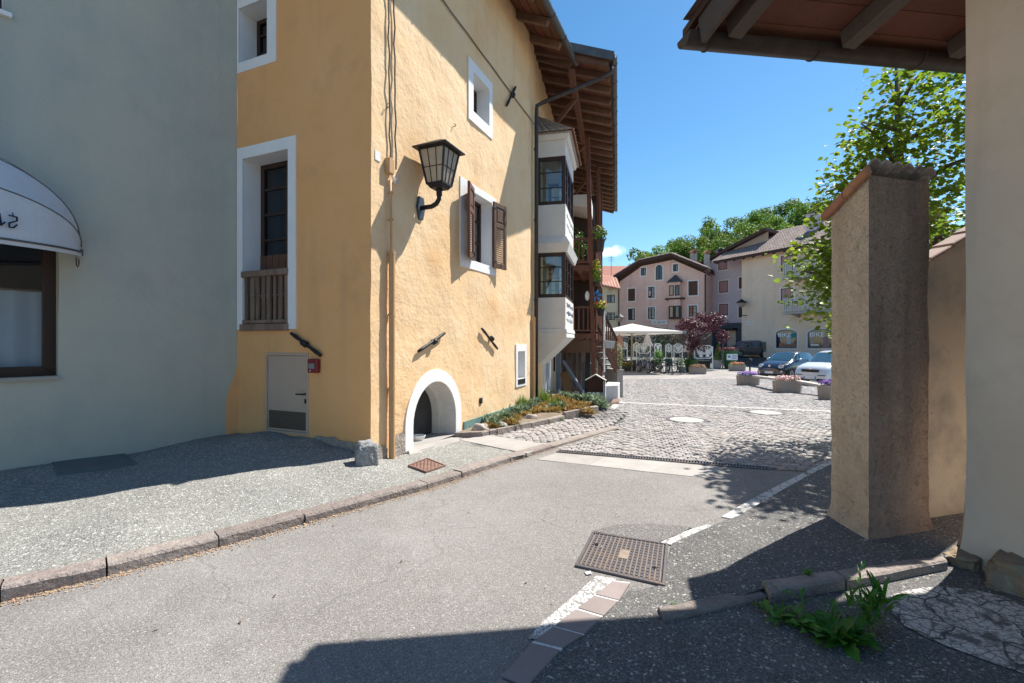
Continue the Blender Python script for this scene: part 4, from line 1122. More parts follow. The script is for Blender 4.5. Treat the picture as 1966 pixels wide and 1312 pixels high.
mb = MB(); mb.wbox(YS, c_in[0], c_in[1], c_in[2] - .12, c_in[2] - .01, -.1, .028); mb.build('sill_plate', m_black, cw)

# shutters
def shutter(W, hinge_t, side, z0, z1, w, ang, label):
    d3, n3 = Vector((W.d.x, W.d.y, 0)), Vector((W.n.x, W.n.y, 0))
    ax = (d3 * side * math.cos(ang) + n3 * math.sin(ang)).normalized()
    nz = ax.cross(Vector((0, 0, 1)));  nz = nz if nz.dot(n3) > 0 else -nz
    o3 = W.p(hinge_t, z0, .035)
    h = z1 - z0
    def bx(mb, x0, x1, y0, y1, a, b):
        q = lambda x, y, z: o3 + ax * x + Vector((0, 0, y)) + nz * z
        return mb.hexa([q(x0, y0, a), q(x1, y0, a), q(x1, y0, b), q(x0, y0, b), q(x0, y1, a), q(x1, y1, a), q(x1, y1, b), q(x0, y1, b)])
    s = .075; th = .042
    mb = MB()
    bx(mb, 0, s, 0, h, 0, th); bx(mb, w - s, w, 0, h, 0, th)
    for y0, y1 in ((0, .10), (h * .62, h * .62 + .085), (h - .085, h)): bx(mb, s, w - s, y0, y1, 0.002, th - .002)
    sh = mb.build('shutter', m_wood, HOUSE, label, bevel=.004)
    mb = MB(); bx(mb, s, w - s, h * .62 + .085, h - .085, .012, .026); bx(mb, s + .04, w - s - .04, h * .62 + .125, h - .125, .026, .036); mb.build('panel', m_wood, sh, bevel=.004)
    n = 17
    for k in range(n):
        y = .10 + (h * .62 - .10) * (k + .5) / n
        q = lambda x, yy, z: o3 + ax * x + Vector((0, 0, yy)) + nz * z
        mb = MB(); t = .010
        mb.hexa([q(s, y + .012, .004), q(w - s, y + .012, .004), q(w - s, y - .016, .038), q(s, y - .016, .038), q(s, y + .012 + t, .004), q(w - s, y + .012 + t, .004), q(w - s, y - .016 + t, .038), q(s, y - .016 + t, .038)])
        mb.build('slat', m_wood, sh)
    mb = MB()
    for y in (.12, h - .12): bx(mb, -.05, .10, y - .012, y + .012, th, th + .006)
    mb = mb.build('hinge_strap', m_black, sh, kind='stuff')
    mb = MB(); q = o3 + ax * (w * .45) + nz * (th) + Vector((0, 0, .035)); mb.tube([q, q + nz * .03 - Vector((0, 0, .01)), q + nz * .03 + Vector((0, 0, .07))], .008, 6); mb.build('catch', m_black, sh)
swid = (b_in[1] - b_in[0]) / 2 + .015
shutter(YS, b_in[0] + .0, -1, b_in[2] - .02, b_in[3] + .03, swid, R(17), 'left louvred shutter standing a little off the wall')
shutter(YS, b_in[1] + .0, 1, b_in[2] - .02, b_in[3] + .03, swid, R(10), 'right louvred shutter folded nearly flat to the wall')

# street lantern on its bracket
lp_foot = YS.hit(806, 400)
def ly(t, z, o): return YS.p(t, z, o)
lt = lp_foot[0]; lo = .33
LZ0 = 2.20
lamp = T('wall_lantern', 'large black framed street lantern on a bracket on the sunlit ochre wall', 'lantern', YS.p(lt, lp_foot[1], 0))
mb = MB(); z0 = lp_foot[1]
mb.prism([YS.p(lt + x, z0 + z, .0) for x, z in ((-.10, .0), (-.05, -.17), (.05, -.17), (.10, 0), (.06, .16), (-.06, .16))], Vector((YS.n.x, YS.n.y, 0)) * .03)
mb.build('wall_plate', mk('blue_black_paint', (.045, .06, .075), .45), lamp, bevel=.005)
mb = MB(); mb.tube([ly(lt, z0, .02), ly(lt, z0 + .0, .20), ly(lt, z0 + .03, .28), ly(lt, z0 + .09, lo - .005), ly(lt, z0 + .16, lo), ly(lt, LZ0 + .02, lo)], [.034, .034, .036, .034, .032, .030], 10); mb.build('bracket', m_black, lamp, smooth=True)
mb = MB(); mb.tube([ly(lt, z0 + .14, lo), ly(lt, LZ0 + .01, lo)], .042, 10); mb.tube([ly(lt, LZ0 - .04, lo + .06), ly(lt, LZ0 - .04, lo - .0)], .012, 6); mb.build('collar', m_black, lamp, smooth=True, auto=50)
hb, ht_ = .125, .205; H0, H1 = LZ0 + .03, LZ0 + .52
def lc(a, b, h, z): return YS.p(lt + a * h, z, lo + b * h)
mb = MB()
mb.hexa([lc(a, b, hb * .75, H0 - .05) for a, b in ((-1, 1), (1, 1), (1, -1), (-1, -1))] + [lc(a, b, hb * 1.03, H0) for a, b in ((-1, 1), (1, 1), (1, -1), (-1, -1))])
mb.build('base_tray', m_black, lamp)
mb = MB()
for a, b in ((-1, 1), (1, 1), (1, -1), (-1, -1)):
    mb.beam(lc(a, b, hb, H0), lc(a, b, ht_, H1), .024, .024, up=(YS.n.x, YS.n.y, 0))
cs = ((-1, 1), (1, 1), (1, -1), (-1, -1))
for z, h in ((H0 + .01, hb * 1.0), (H1 - .01, ht_), ):
    for k in range(4): mb.beam(lc(*cs[k], h, z), lc(*cs[(k + 1) % 4], h, z), .022, .022)
mb.build('frame', m_black, lamp)
for k in range(4):
    a, b = cs[k], cs[(k + 1) % 4]
    mb = MB(); mb.quad(lc(*a, hb * .97, H0 + .01), lc(*b, hb * .97, H0 + .01), lc(*b, ht_ * .97, H1 - .01), lc(*a, ht_ * .97, H1 - .01)); pn = mb.build('pane', m_lampglass, lamp, fix=False)
    mb = MB()
    for f in (1 / 3, 2 / 3):
        p = lc(*a, hb, H0).lerp(lc(*b, hb, H0), f); q = lc(*a, ht_, H1).lerp(lc(*b, ht_, H1), f); mb.beam(p, q, .009, .009, up=(YS.n.x, YS.n.y, .1))
    zm = H0 + (H1 - H0) * .47; hm = hb + (ht_ - hb) * .47
    mb.beam(lc(*a, hm, zm), lc(*b, hm, zm), .009, .009)
    mb.build('glazing_bars', m_black, pn)
mb = MB(); hr = .275
mb.hexa([lc(a, b, hr, H1 + .0) for a, b in cs] + [lc(a, b, hr, H1 + .022) for a, b in cs])
mb.hexa([lc(a, b, hr * .98, H1 + .022) for a, b in cs] + [lc(a, b, .05, H1 + .15) for a, b in cs])
mb.build('roof', mk('lantern_roof_metal', (.05, .047, .045), .5, metal=.4), lamp, bevel=.003)

# pipes and cables on the side wall
def pipe(name, label, cat, pts, r, mat, n=10, clips=()):
    mb = MB(); mb.tube(pts, r, n); o = mb.build(name, mat, None, label, cat, smooth=True, auto=50)
    return o
tp = YS.t_at(745.5)
zj = YS.hit(745, 484)[1]
pp = T('beige_downpipe', 'beige painted pipe running down the sunlit wall near the street corner', 'pipe', YS.p(tp, -1.55, .06))
mb = MB(); mb.tube([YS.p(tp, -1.56, .06), YS.p(tp, zj, .06)], .042, 12); mb.build('lower_tube', m_copper, pp, smooth=True, auto=50)
mb = MB(); mb.tube([YS.p(tp, zj, .05), YS.p(tp - .01, YS.hit(742, 345)[1], .04)], .016, 8); mb.build('upper_tube', m_copper, pp, smooth=True)
for zc in (-.62, .35, zj - .02, 1.6, 1.95):
    mb = MB(); mb.tube([YS.p(tp, zc - .015, .055), YS.p(tp, zc + .015, .055)], .05 if zc < zj + .01 else .024, 10); mb.tube([YS.p(tp, zc, 0), YS.p(tp, zc, .05)], .008, 6); mb.build('pipe_clip', m_copper, pp)
jt, jz = YS.hit(744, 322)
jb = T('junction_box', 'small beige cable junction box on the corner of the sunlit wall', 'box', YS.p(jt, jz - .1, 0))
mb = MB(); mb.wbox(YS, jt - .06, jt + .05, jz - .09, jz + .11, .0, .075); mb.build('case', m_copper, jb, bevel=.008)
m_cable = mk('grey_cable', (.16, .13, .105), .7)
m_cable_w = mk('pale_cable', (.55, .50, .44), .7)
mb = MB()
for k in range(3):
    mb.tube([YS.p(jt + .03 + .02 * k, jz - .08, .04), YS.p(jt + .07 + .02 * k, jz - .19 + .02 * k, .06), YS.p(jt + .16, jz - .16 + .02 * k, .05), YS.p(jt + .20, jz - .02, .035)], .009, 6)
mb.build('cable_loops', m_cable_w, jb, smooth=True)
for k, (u0, u1, lab) in enumerate(((741, 746, 'thin cable climbing the sunlit wall from the junction box, left one nearer the corner'), (752, 757, 'thin cable climbing the sunlit wall from the junction box, right one away from the corner'))):
    t1, t0 = YS.t_at(u1), YS.t_at(u0); pts = []
    for j in range(15):
        f = j / 14; z = jz + .02 + (5.2 - jz) * f; pts.append(YS.p(t1 + (t0 - t1) * f + .008 * math.sin(j * 2.1 + k), z, .022 + .012 * (j % 2)))
    pipe('cable', lab, 'cable', pts, .011, m_cable, 6)
pts = []
for j in range(22):
    f = j / 21; t = YS.t_at(700) + (YS.t_at(1030) - YS.t_at(700)) * f
    za, zb2 = YS.hit(847, 0), YS.hit(1028, 244); z = za[1] + (zb2[1] - za[1]) * (t - za[0]) / (zb2[0] - za[0]); pts.append(YS.p(t, z - .02 * math.sin(f * 40) * .3, .02))
pipe('cable', 'cable running along under the eaves of the sunlit wall', 'cable', pts, .012, m_cable, 6)
# small wall furniture
t_, z_ = YS.hit(724, 300)
mb = MB(); mb.wbox(YS, t_ - .05, t_ + .05, z_ - .06, z_ + .06, .0, .012); mb.build('house_number_plate', m_white, None, 'small white plate at the upper corner of the sunlit wall beside the cables', 'plate')
for (u, v, lab) in ((869, 244, 'little iron hook left of the high small window'), (741, 207, 'little iron hook left of the two cables')):
    p = YS.pt(u, v); n3 = Vector((YS.n.x, YS.n.y, 0)); mb = MB(); mb.tube([p, p + n3 * .05, p + n3 * .06 + Vector((0, 0, .03)), p + n3 * .03 + Vector((0, 0, .045))], .006, 6); mb.build('wall_hook', m_black, None, lab, 'hook', smooth=True)
t_, z_ = YS.hit(922, 769)
mb = MB(); mb.wbox(YS, t_ - .05, t_ + .05, z_ - .06, z_ + .05, .0, .03); mb.build('iron_flap', m_black, None, 'small dark iron flap low on the sunlit wall above the flower bed', 'flap', bevel=.01)
# teal membrane strip at the foot of the wall
mb = MB(); ta, tb_ = YS.t_at(889), tB
N = 14
for k in range(N):
    t0 = ta + (tb_ - ta) * k / N; t1 = ta + (tb_ - ta) * (k + 1) / N
    mb.hexa([YS.p(t0, -1.6, .03), YS.p(t1, -1.6, .03), YS.p(t1, -1.6, 0), YS.p(t0, -1.6, 0), YS.p(t0, -1.375, .024), YS.p(t1, -1.375, .024), YS.p(t1, -1.375, 0), YS.p(t0, -1.375, 0)])
mb.build('plinth_strip', m_teal, HOUSE)

# --- side beyond the bend
L2 = 13.0
s2h = []
g1 = (2.3, 3.25, -1.45, -.05); g2 = (4.6, 5.9, -1.65, .1)
wall_face(YS2, [(0, -2.1), (L2, -2.1), (L2, ZT), (0, ZT)], [], m_yel, 'side_wall', HOUSE, .3, .012)
m_bluedoor = mk('blue_grey_door', (.34, .37, .41), .6, [('n', 5, (.28, .31, .345), .4, .7, .7)])
for (t0, t1, z0, z1) in (g1, g2):
    mb = MB(); ring(YS2, rloop(t0 - .12, t1 + .12, z0 - .05, z1 + .12), rloop(t0, t1, z0, z1), -.01, .03, mb); d_ = mb.build('side_door_surround', m_white, HOUSE)
    n = 5
    for k in range(n):
        a = t0 + (t1 - t0) * k / n; b = t0 + (t1 - t0) * (k + 1) / n
        mb = MB(); mb.wbox(YS2, a + .006, b - .006, z0, z1, -.005, .016); mb.build('board', m_bluedoor, d_)
# remaining walls so that the house is a closed body
BK = Vector((-9.5, 12.0)); E2 = YS2.p(L2, 0)
far_l = YF.p(F_END, 0)
mb = MB()
for a, b in (((E2.x, E2.y), (E2.x - 9, E2.y + 2.5)), ((E2.x - 9, E2.y + 2.5), (-8.2, 10.2)), ((-8.2, 10.2), (far_l.x, far_l.y))):
    mb.quad(Vector((*a, -2.1)), Vector((*b, -2.1)), Vector((*b, ZT)), Vector((*a, ZT)))
mb.build('rear_wall', m_yel_front, HOUSE, fix=False)

# --- roof: first run over the bent wall, second run with the deep eaves
def roof_run(W, t0, t1, over, z_eave, slope, rafters, gutter_r, nm, boards=True):
    z_w = z_eave + over * slope
    back = 3.2
    e = lambda t, o, z: W.p(t, z, o)
    # soffit boards run along the eaves, each a piece
    nbd = 5
    soff = MB(); soff.hexa([e(t0, over, z_eave + .055), e(t1, over, z_eave + .055), e(t1, -back, z_w + back * slope + .055), e(t0, -back, z_w + back * slope + .055),
                            e(t0, over, z_eave + .09), e(t1, over, z_eave + .09), e(t1, -back, z_w + back * slope + .09), e(t0, -back, z_w + back * slope + .09)])
    roof = soff.build('roof', m_wood_dark, HOUSE)
    for k in range(nbd):
        o0 = -.15 + (over + .15) * k / nbd; o1 = -.15 + (over + .15) * (k + 1) / nbd
        za, zb = z_w - o0 * slope, z_w - o1 * slope
        mb = MB(); mb.hexa([e(t0, o1 - .006, zb + .03), e(t1, o1 - .006, zb + .03), e(t1, o0 + .006, za + .03), e(t0, o0 + .006, za + .03), e(t0, o1 - .006, zb + .052), e(t1, o1 - .006, zb + .052), e(t1, o0 + .006, za + .052), e(t0, o0 + .006, za + .052)])
        mb.build('soffit_board', m_soffit, roof)
    n = max(2, int((t1 - t0) / rafters) + 1)
    for k in range(n):
        t = t0 + .12 + (t1 - t0 - .24) * k / (n - 1)
        mb = MB(); mb.beam(e(t, over - .06, z_eave - .045), e(t, -.2, z_w + .2 * slope - .045), .11, .15); mb.build('rafter', m_rafter, roof)
    # gutter: half round trough
    mb = MB(); P, N_ = [], 9; V = []
    for tt in (t0, t1):
        for k in range(N_):
            a = math.pi + math.pi * k / (N_ - 1)
            V.append(e(tt, over + .05 + gutter_r * math.cos(a), z_eave + .06 + gutter_r * math.sin(a)))
        for k in range(N_):
            a = 2 * math.pi - math.pi * k / (N_ - 1)
            V.append(e(tt, over + .05 + (gutter_r - .008) * math.cos(a), z_eave + .06 + (gutter_r - .008) * math.sin(a)))
    m_ = 2 * N_
    mb.add(V, [(k, (k + 1) % m_, m_ + (k + 1) % m_, m_ + k) for k in range(m_)] + [tuple(range(m_))[::-1], tuple(range(m_, 2 * m_))])
    mb.build('gutter', m_gutter_grey, roof, smooth=True, auto=40)
    nb = int((t1 - t0) / .8)
    for k in range(nb):
        t = t0 + .3 + .8 * k
        mb = MB(); ps = [e(t, over + .05 + (gutter_r + .004) * math.cos(math.pi + math.pi * j / 8), z_eave + .06 + (gutter_r + .004) * math.sin(math.pi + math.pi * j / 8)) for j in range(9)]
        mb.tube(ps, .008, 5); mb.build('gutter_bracket', m_gutter, roof)
    return roof, z_w
def tile_field(quad, nu, nv, mat, name, parent, r=.5, thick=.02, kind='stuff', overlap=1.12):
    """half-round clay tiles over a quad a(eave left) b(eave right) c(ridge right) d(ridge left)"""
    a, b, c, d = [Vector(q) for q in quad]; n3 = (b - a).cross(d - a).normalized()
    if n3.z < 0: n3 = -n3
    mb = MB()
    for j in range(nv):
        for i in range(nu):
            f0, f1 = i / nu, (i + 1) / nu; g0_, g1_ = j / nv, min(1.0, (j + overlap) / nv)
            P = lambda f, g: a.lerp(b, f).lerp(d.lerp(c, f), g)
            V = []; w = (b - a).length / nu
            for g_, lift in ((g0_, thick), (g1_, 0)):
                for k in range(5):
                    x = k / 4; V.append(P(f0 + (f1 - f0) * (.04 + .92 * x), g_) + n3 * (lift + w * r * math.sin(math.pi * x) * .55))
            mb.add(V, [(k, k + 1, 6 + k, 5 + k) for k in range(4)] + [(0, 1, 2, 3, 4)])
    return mb.build(name, mat, parent, kind=kind, fix=False)
roof1, zw1 = roof_run(YS, -.45, YS.t_at(1107) * 0 + 6.55, .78, 6.80, .45, .85, .075, 'a')
def tile_cover(W, t0, t1, over, z_eave, slope, nu, nv, roofobj):
    z = lambda o: z_eave + .11 + (over - o) * slope
    return tile_field((W.p(t0, z(over + .06), over + .06), W.p(t1, z(over + .06), over + .06), W.p(t1, z(-3), -3), W.p(t0, z(-3), -3)), nu, nv, m_tile_brown, 'roof_tiles', roofobj)
tile_cover(YS, -.45, 6.55, .78, 6.80, .45, 32, 11, roof1)
R2T0 = .55
roof2, zw2 = roof_run(YS2, R2T0, L2 + .9, 1.87, 6.66, .30, .62, .075, 'b')
tile_cover(YS2, R2T0, L2 + .9, 1.87, 6.66, .30, 60, 14, roof2)
# verge board where the deep eaves begin
mb = MB(); mb.beam(YS2.p(R2T0 - .02, 6.70, 1.9), YS2.p(R2T0 - .02, 6.66 + 1.87 * .30 + .14, 0), .04, .20); mb.build('verge_board', m_gutter_grey, HOUSE)
mb = MB(); mb.beam(YS2.p(R2T0, 6.46, .92), YS2.p(L2 + .5, 6.46, .92), .15, .17); mb.build('purlin', m_wood_red, HOUSE, bevel=.01)
for k in range(4):
    t = 1.7 + 3.0 * k
    mb = MB(); mb.beam(YS2.p(t, 5.35, .02), YS2.p(t, 6.40, .92), .09, .10); mb.build('knee_brace', m_wood_red, HOUSE)
# ridge slope closing the house top
mb = MB(); p0, p1 = YS.p(-.45, 8.4, -3.0), YS.p(6.55, 8.4, -3.0); q0_, q1_ = YS.p(-.45, 7.0, -7), YS.p(6.55, 7.0, -7); mb.quad(p0, p1, q1_, q0_)
p0, p1 = YS2.p(R2T0, 8.1, -3.0), YS2.p(L2 + .9, 8.1, -3.0); q0_, q1_ = YS2.p(R2T0, 7.0, -8), YS2.p(L2 + .9, 7.0, -8); mb.quad(p0, p1, q1_, q0_)
mb.build('rear_roof', m_tile_brown, HOUSE, fix=False)

# dark downpipe from the deep gutter to the ground
td = YS2.t_at(1036) - .55
dp = T('dark_downpipe', 'dark metal downpipe from the deep eaves gutter down beside the white bay', 'downpipe', YS2.p(.35, -1.55, .1))
gp = YS2.p(R2T0 + .12, 6.62, 1.86); top = YS2.p(.35, 5.62, .12)
mb = MB(); mb.tube([gp, gp - Vector((0, 0, .22)), YS2.p(R2T0 + .05, 6.25, 1.62), YS2.p(.40, 5.74, .30), top + Vector((0, 0, .02)), YS2.p(.35, 5.45, .11), YS2.p(.35, -1.56, .10)], .048, 10); mb.build('tube', m_gutter, dp, smooth=True)
for z in (4.6, 2.9, 1.0, -.4):
    mb = MB(); mb.tube([YS2.p(.35, z - .02, .10), YS2.p(.35, z + .02, .10)], .056, 10); mb.build('pipe_clip', m_gutter, dp)
pipe('beige_pipe', 'beige painted pipe stub standing beside the dark downpipe', 'pipe', [YS2.p(.18, -1.56, .07), YS2.p(.18, .58, .07)], .04, m_copper, 10)

# --- white bay window on two storeys
b0, b1, bp_ = .92, 3.05, .74
m_bay = mk('bay_white', (.72, .69, .655), .85, [('n', 3, (.66, .63, .59), .4, .7, .8), ('n', 18, (.55, .52, .48), .66, .8, .4)], [('n', 30, .3, .005)])
def bbox(mb, z0, z1, ex=0.0, ex1=None):
    ex1 = ex if ex1 is None else ex1
    q = lambda z, e: [YS2.p(b0 - e, z, bp_ + e), YS2.p(b1 + e, z, bp_ + e), YS2.p(b1 + e, z, -.02), YS2.p(b0 - e, z, -.02)]
    return mb.hexa(q(z0, ex) + q(z1, ex1))
bay = MB()
bbox(bay, .32, 1.10); bbox(bay, 2.62, 3.42); bbox(bay, 4.62, 5.02)
bbox(bay, .22, .32, .045, .03); bbox(bay, .10, .22, .03); bbox(bay, 2.22, 2.44, .05, .12); bbox(bay, 2.44, 2.62, .12, .02); bbox(bay, 5.02, 5.14, .06, .10)
# corbel tapering to the wall
q = [YS2.p(b0 + .10, -.62, .02), YS2.p(b1 - .10, -.62, .02), YS2.p(b1 - .1, -.62, -.02), YS2.p(b0 + .1, -.62, -.02), YS2.p(b0 - .02, .10, bp_ + .02), YS2.p(b1 + .02, .10, bp_ + .02), YS2.p(b1 + .02, .10, -.02), YS2.p(b0 - .02, .10, -.02)]
bay.hexa(q)
bay.wbox(YS2, b0 + .3, b1 - .3, -.3, 5.1, -.02, .025)
bay = bay.build('bay_window', m_bay, HOUSE, bevel=.006)
NB = Wall(YS2.p(b0, 0, 0).xy, (YS2.n.x, YS2.n.y), (-.22, -1))         # near face of the bay
OB = Wall(YS2.p(b0, 0, bp_).xy, (YS2.d.x, YS2.d.y), (1, -.2))          # street face of the bay
FB = Wall(YS2.p(b1, 0, 0).xy, (YS2.n.x, YS2.n.y), (.22, 1))
for (z0, z1) in ((1.10, 2.22), (3.42, 4.62)):
    for W, w_, nv_ in ((NB, bp_, 1), (OB, b1 - b0, 3), (FB, bp_, 1)):
        mb = MB(); ring(W, rloop(0.0, w_, z0, z1), rloop(.10, w_ - .10, z0 + .09, z1 - .09), -.09, -.015, mb)
        for k in range(1, nv_):
            t = w_ * k / nv_; mb.wbox(W, t - .05, t + .05, z0 + .09, z1 - .09, -.09, -.017)
        mb.build('bay_frame', m_wood_dark, bay, bevel=.004)
        for k in range(nv_):
            a, b = w_ * k / nv_ + .10, w_ * (k + 1) / nv_ - .10
            if nv_ > 1: a, b = (w_ * k / nv_ + (.10 if k == 0 else .05), w_ * (k + 1) / nv_ - (.10 if k == nv_ - 1 else .05))
            mb = MB(); mb.quad(W.p(a, z0 + .08, -.05), W.p(b, z0 + .08, -.05), W.p(b, z1 - .08, -.05), W.p(a, z1 - .08, -.05)); mb.build('pane', m_glass, bay, fix=False)
            mb = MB()
            for f in (.36, .68): mb.wbox(W, a, b, z0 + (z1 - z0) * f - .011, z0 + (z1 - z0) * f + .011, -.06, -.035)
            mb.build('glazing_bars', m_wood_dark, bay)
# inside of the bay: floor, back and a pale curtain
m_bay_in = mk('bay_interior', (.50, .40, .25), .9)
for (z0, z1) in ((1.10, 2.22), (3.42, 4.62)):
    mb = MB(); mb.quad(YS2.p(b0, z0, .03), YS2.p(b1, z0, .03), YS2.p(b1, z1, .03), YS2.p(b0, z1, .03)); mb.build('bay_back', m_bay_in, bay, fix=False)
    mb = MB(); V = []
    for k in range(25):
        f = k / 24; V += [OB.p(.12 + .45 * f, z0 + .05, -.16 + .02 * math.sin(k * 1.5)), OB.p(.12 + .45 * f, z1 - .03, -.16 + .02 * math.sin(k * 1.5))]
    mb.add(V, [(2 * k, 2 * k + 2, 2 * k + 3, 2 * k + 1) for k in range(24)]); mb.build('bay_curtain', m_curtain, bay, fix=False, smooth=True)
# tiled cap of the bay
rt_ = MB(); q = [YS2.p(b0 - .16, 5.14, bp_ + .16), YS2.p(b1 + .16, 5.14, bp_ + .16), YS2.p(b1 + .1, 5.14, 0), YS2.p(b0 - .16, 5.14, 0), YS2.p(b0 + .1, 5.62, .05), YS2.p(b1 - .2, 5.62, .05), YS2.p(b1 - .1, 5.6, 0), YS2.p(b0 + .05, 5.6, 0)]
rt_.hexa(q); rt_.build('bay_roof', m_tile_old, bay)
tile_field((YS2.p(b0 - .2, 5.16, bp_ + .2), YS2.p(b1 + .2, 5.16, bp_ + .2), YS2.p(b1 - .1, 5.66, .05), YS2.p(b0 + .1, 5.66, .05)), 13, 3, m_tile, 'bay_tiles', bay)
tile_field((YS2.p(b0 - .2, 5.16, .02), YS2.p(b0 - .2, 5.16, bp_ + .2), YS2.p(b0 + .1, 5.66, .05), YS2.p(b0 + .09, 5.66, .0)), 5, 3, m_tile_old, 'bay_tiles', bay)
# painted lettering on the street face of the bay: two blurred lines of script on each storey
m_script = mk('faded_blue_script', (.20, .23, .29), .85)
m_script2 = mk('very_faded_script', (.52, .55, .60), .85)
z3 = Vector((0, 0, 1)); d3 = Vector((YS2.d.x, YS2.d.y, 0)); n3 = Vector((YS2.n.x, YS2.n.y, 0))
def scribble(W, t0, t1, z, h, off, rr_):
    """unreadable far script: a wavering brush line"""
    P = []; n = 34
    for k in range(n): P.append(W.p(t0 + (t1 - t0) * k / (n - 1), z + h * (.5 * math.sin(k * 2.2) + rr_.uniform(-.3, .5)), off))
    mb = MB(); mb.tube(P, .012, 4); return mb
rs_ = random.Random(2)
for z, mt in ((.93, m_script), (.72, m_script), (.55, m_script2), (3.22, m_script2), (2.98, m_script2)):
    scribble(OB, .25, b1 - b0 - .25, z, .085, .003, rs_).build('painted_lettering', mt, bay, kind='stuff')
# --- timber balconies behind the bay
t0b, t1b, pb_ = 4.15, 9.8, 1.32
pr = YS2.p
for lv, (zf_, lab) in enumerate(((.22, 'lower'), (2.36, 'upper'))):
    mb = MB(); mb.wbox(YS2, t0b, t1b, zf_ - .06, zf_, 0, pb_); 
    for o_ in (.35, .85, pb_ - .08): mb.wbox(YS2, t0b - .05, t1b, zf_ - .21, zf_ - .06, o_ - .06, o_ + .06)
    bal = mb.build('balcony', m_wood_red, HOUSE)
    nbd = 7
    for k in range(nbd):
        o0 = pb_ * k / nbd; mb = MB(); mb.wbox(YS2, t0b - .02, t1b, zf_, zf_ + .028, o0 + .006, o0 + pb_ / nbd - .006); mb.build('floor_board', m_wood_red, bal)
    # scalloped fascia: near end and street side
    def fascia(W, w_, name='fascia'):
        L = [(0, zf_ + .03), (w_, zf_ + .03), (w_, zf_ - .10)]; n = max(4, int(w_ / .16))
        for k in range(n):
            a = w_ * (1 - k / n); b = w_ * (1 - (k + 1) / n); L += [(a * .5 + b * .5, zf_ - .19), (b, zf_ - .10)]
        mb = MB(); mb.prism([W.p(t, z, .012) for t, z in L[:-1]] + [W.p(0, zf_ - .10, .012)], Vector((W.n.x, W.n.y, 0)) * .022); mb.build(name, m_wood_red, bal)
    NE = Wall(pr(t0b - .03, 0, 0).xy, (YS2.n.x, YS2.n.y), (-.2, -1)); OS = Wall(pr(t0b, 0, pb_).xy, (YS2.d.x, YS2.d.y), (1, -.2))
    fascia(NE, pb_); fascia(OS, t1b - t0b)
    h = .88
    for W, w_ in ((NE, pb_), (OS, t1b - t0b)):
        mb = MB(); mb.wbox(W, 0, w_, zf_ + h - .06, zf_ + h, -.03, .05); mb.wbox(W, 0, w_, zf_ + .10, zf_ + .15, -.01, .03); rl = mb.build('balcony_rail', m_wood_red, HOUSE, bevel=.004)
        n = int(w_ / .135)
        for k in range(n):
            t = w_ * (k + .5) / n; mb = MB(); mb.wbox(W, t - .022, t + .022, zf_ + .15, zf_ + h - .06, -.005, .03); mb.build('baluster', m_wood_red, rl)
    # dark opening to the room
    mb = MB(); mb.wbox(YS2, t0b + .5, t0b + 2.2, zf_ + .02, zf_ + 1.75, -.02, .012); mb.build('balcony_door', m_wood_dark, HOUSE)
for t in (t0b, (t0b + t1b) / 2, t1b):
    mb = MB(); mb.beam(pr(t, -1.85, pb_ - .02), pr(t, 6.5 if t != t0b else 6.42, pb_ - .02 - (.22 if t == t0b else 0)), .13, .13, up=(YS2.d.x, YS2.d.y, 0)); mb.build('post', m_wood_red, HOUSE, bevel=.008)
# dark boarded back wall and end screens of the balconies
mb = MB(); mb.wbox(YS2, t1b, t1b + .08, .22, 6.3, 0, pb_); mb.build('end_screen', m_wood_dark, HOUSE)
mb = MB(); mb.wbox(YS2, t0b + 2.0, t0b + 2.06, .3, 2.2, 0, pb_ - .1); mb.wbox(YS2, t0b + 1.9, t0b + 1.96, 2.45, 4.9, 0, pb_ - .1); mb.build('screen_wall', m_wood_dark, HOUSE)
mb = MB(); mb.add([pr(t0b + .4, 4.55, .05), pr(t0b + .4, 4.75, .05), pr(t0b + .4, 4.75, 1.15), pr(t0b + .4, 4.30, 1.15), pr(t0b + 1.9, 4.55, .05), pr(t0b + 1.9, 4.75, .05), pr(t0b + 1.9, 4.75, 1.15), pr(t0b + 1.9, 4.30, 1.15)],
    [(0, 1, 2, 3), (4, 5, 6, 7), (0, 3, 7, 4), (1, 2, 6, 5), (0, 1, 5, 4), (3, 2, 6, 7)]); mb.build('white_awning_box', m_white_dull, HOUSE)
# dark storage under the lower balcony
mb = MB(); mb.wbox(YS2, t0b - .05, t0b + .02, -.35, .04, .0, pb_ - .04); mb.build('apron_board', m_wood, HOUSE)
mb = MB(); mb.wbox(YS2, t0b + 1.9, t0b + 2.0, -1.95, .1, 0, pb_); mb.build('store_wall', m_conc, HOUSE)
mb = MB(); mb.prism([pr(t0b + 1.2, z, o_) for o_, z in ((.75, -1.95), (.75, -.75), (1.0, -.62), (1.32, -.95), (1.32, -1.95))], d3 * .12); mb.build('store_front', mk('blue_grey_render', (.22, .24, .26), .9), HOUSE)
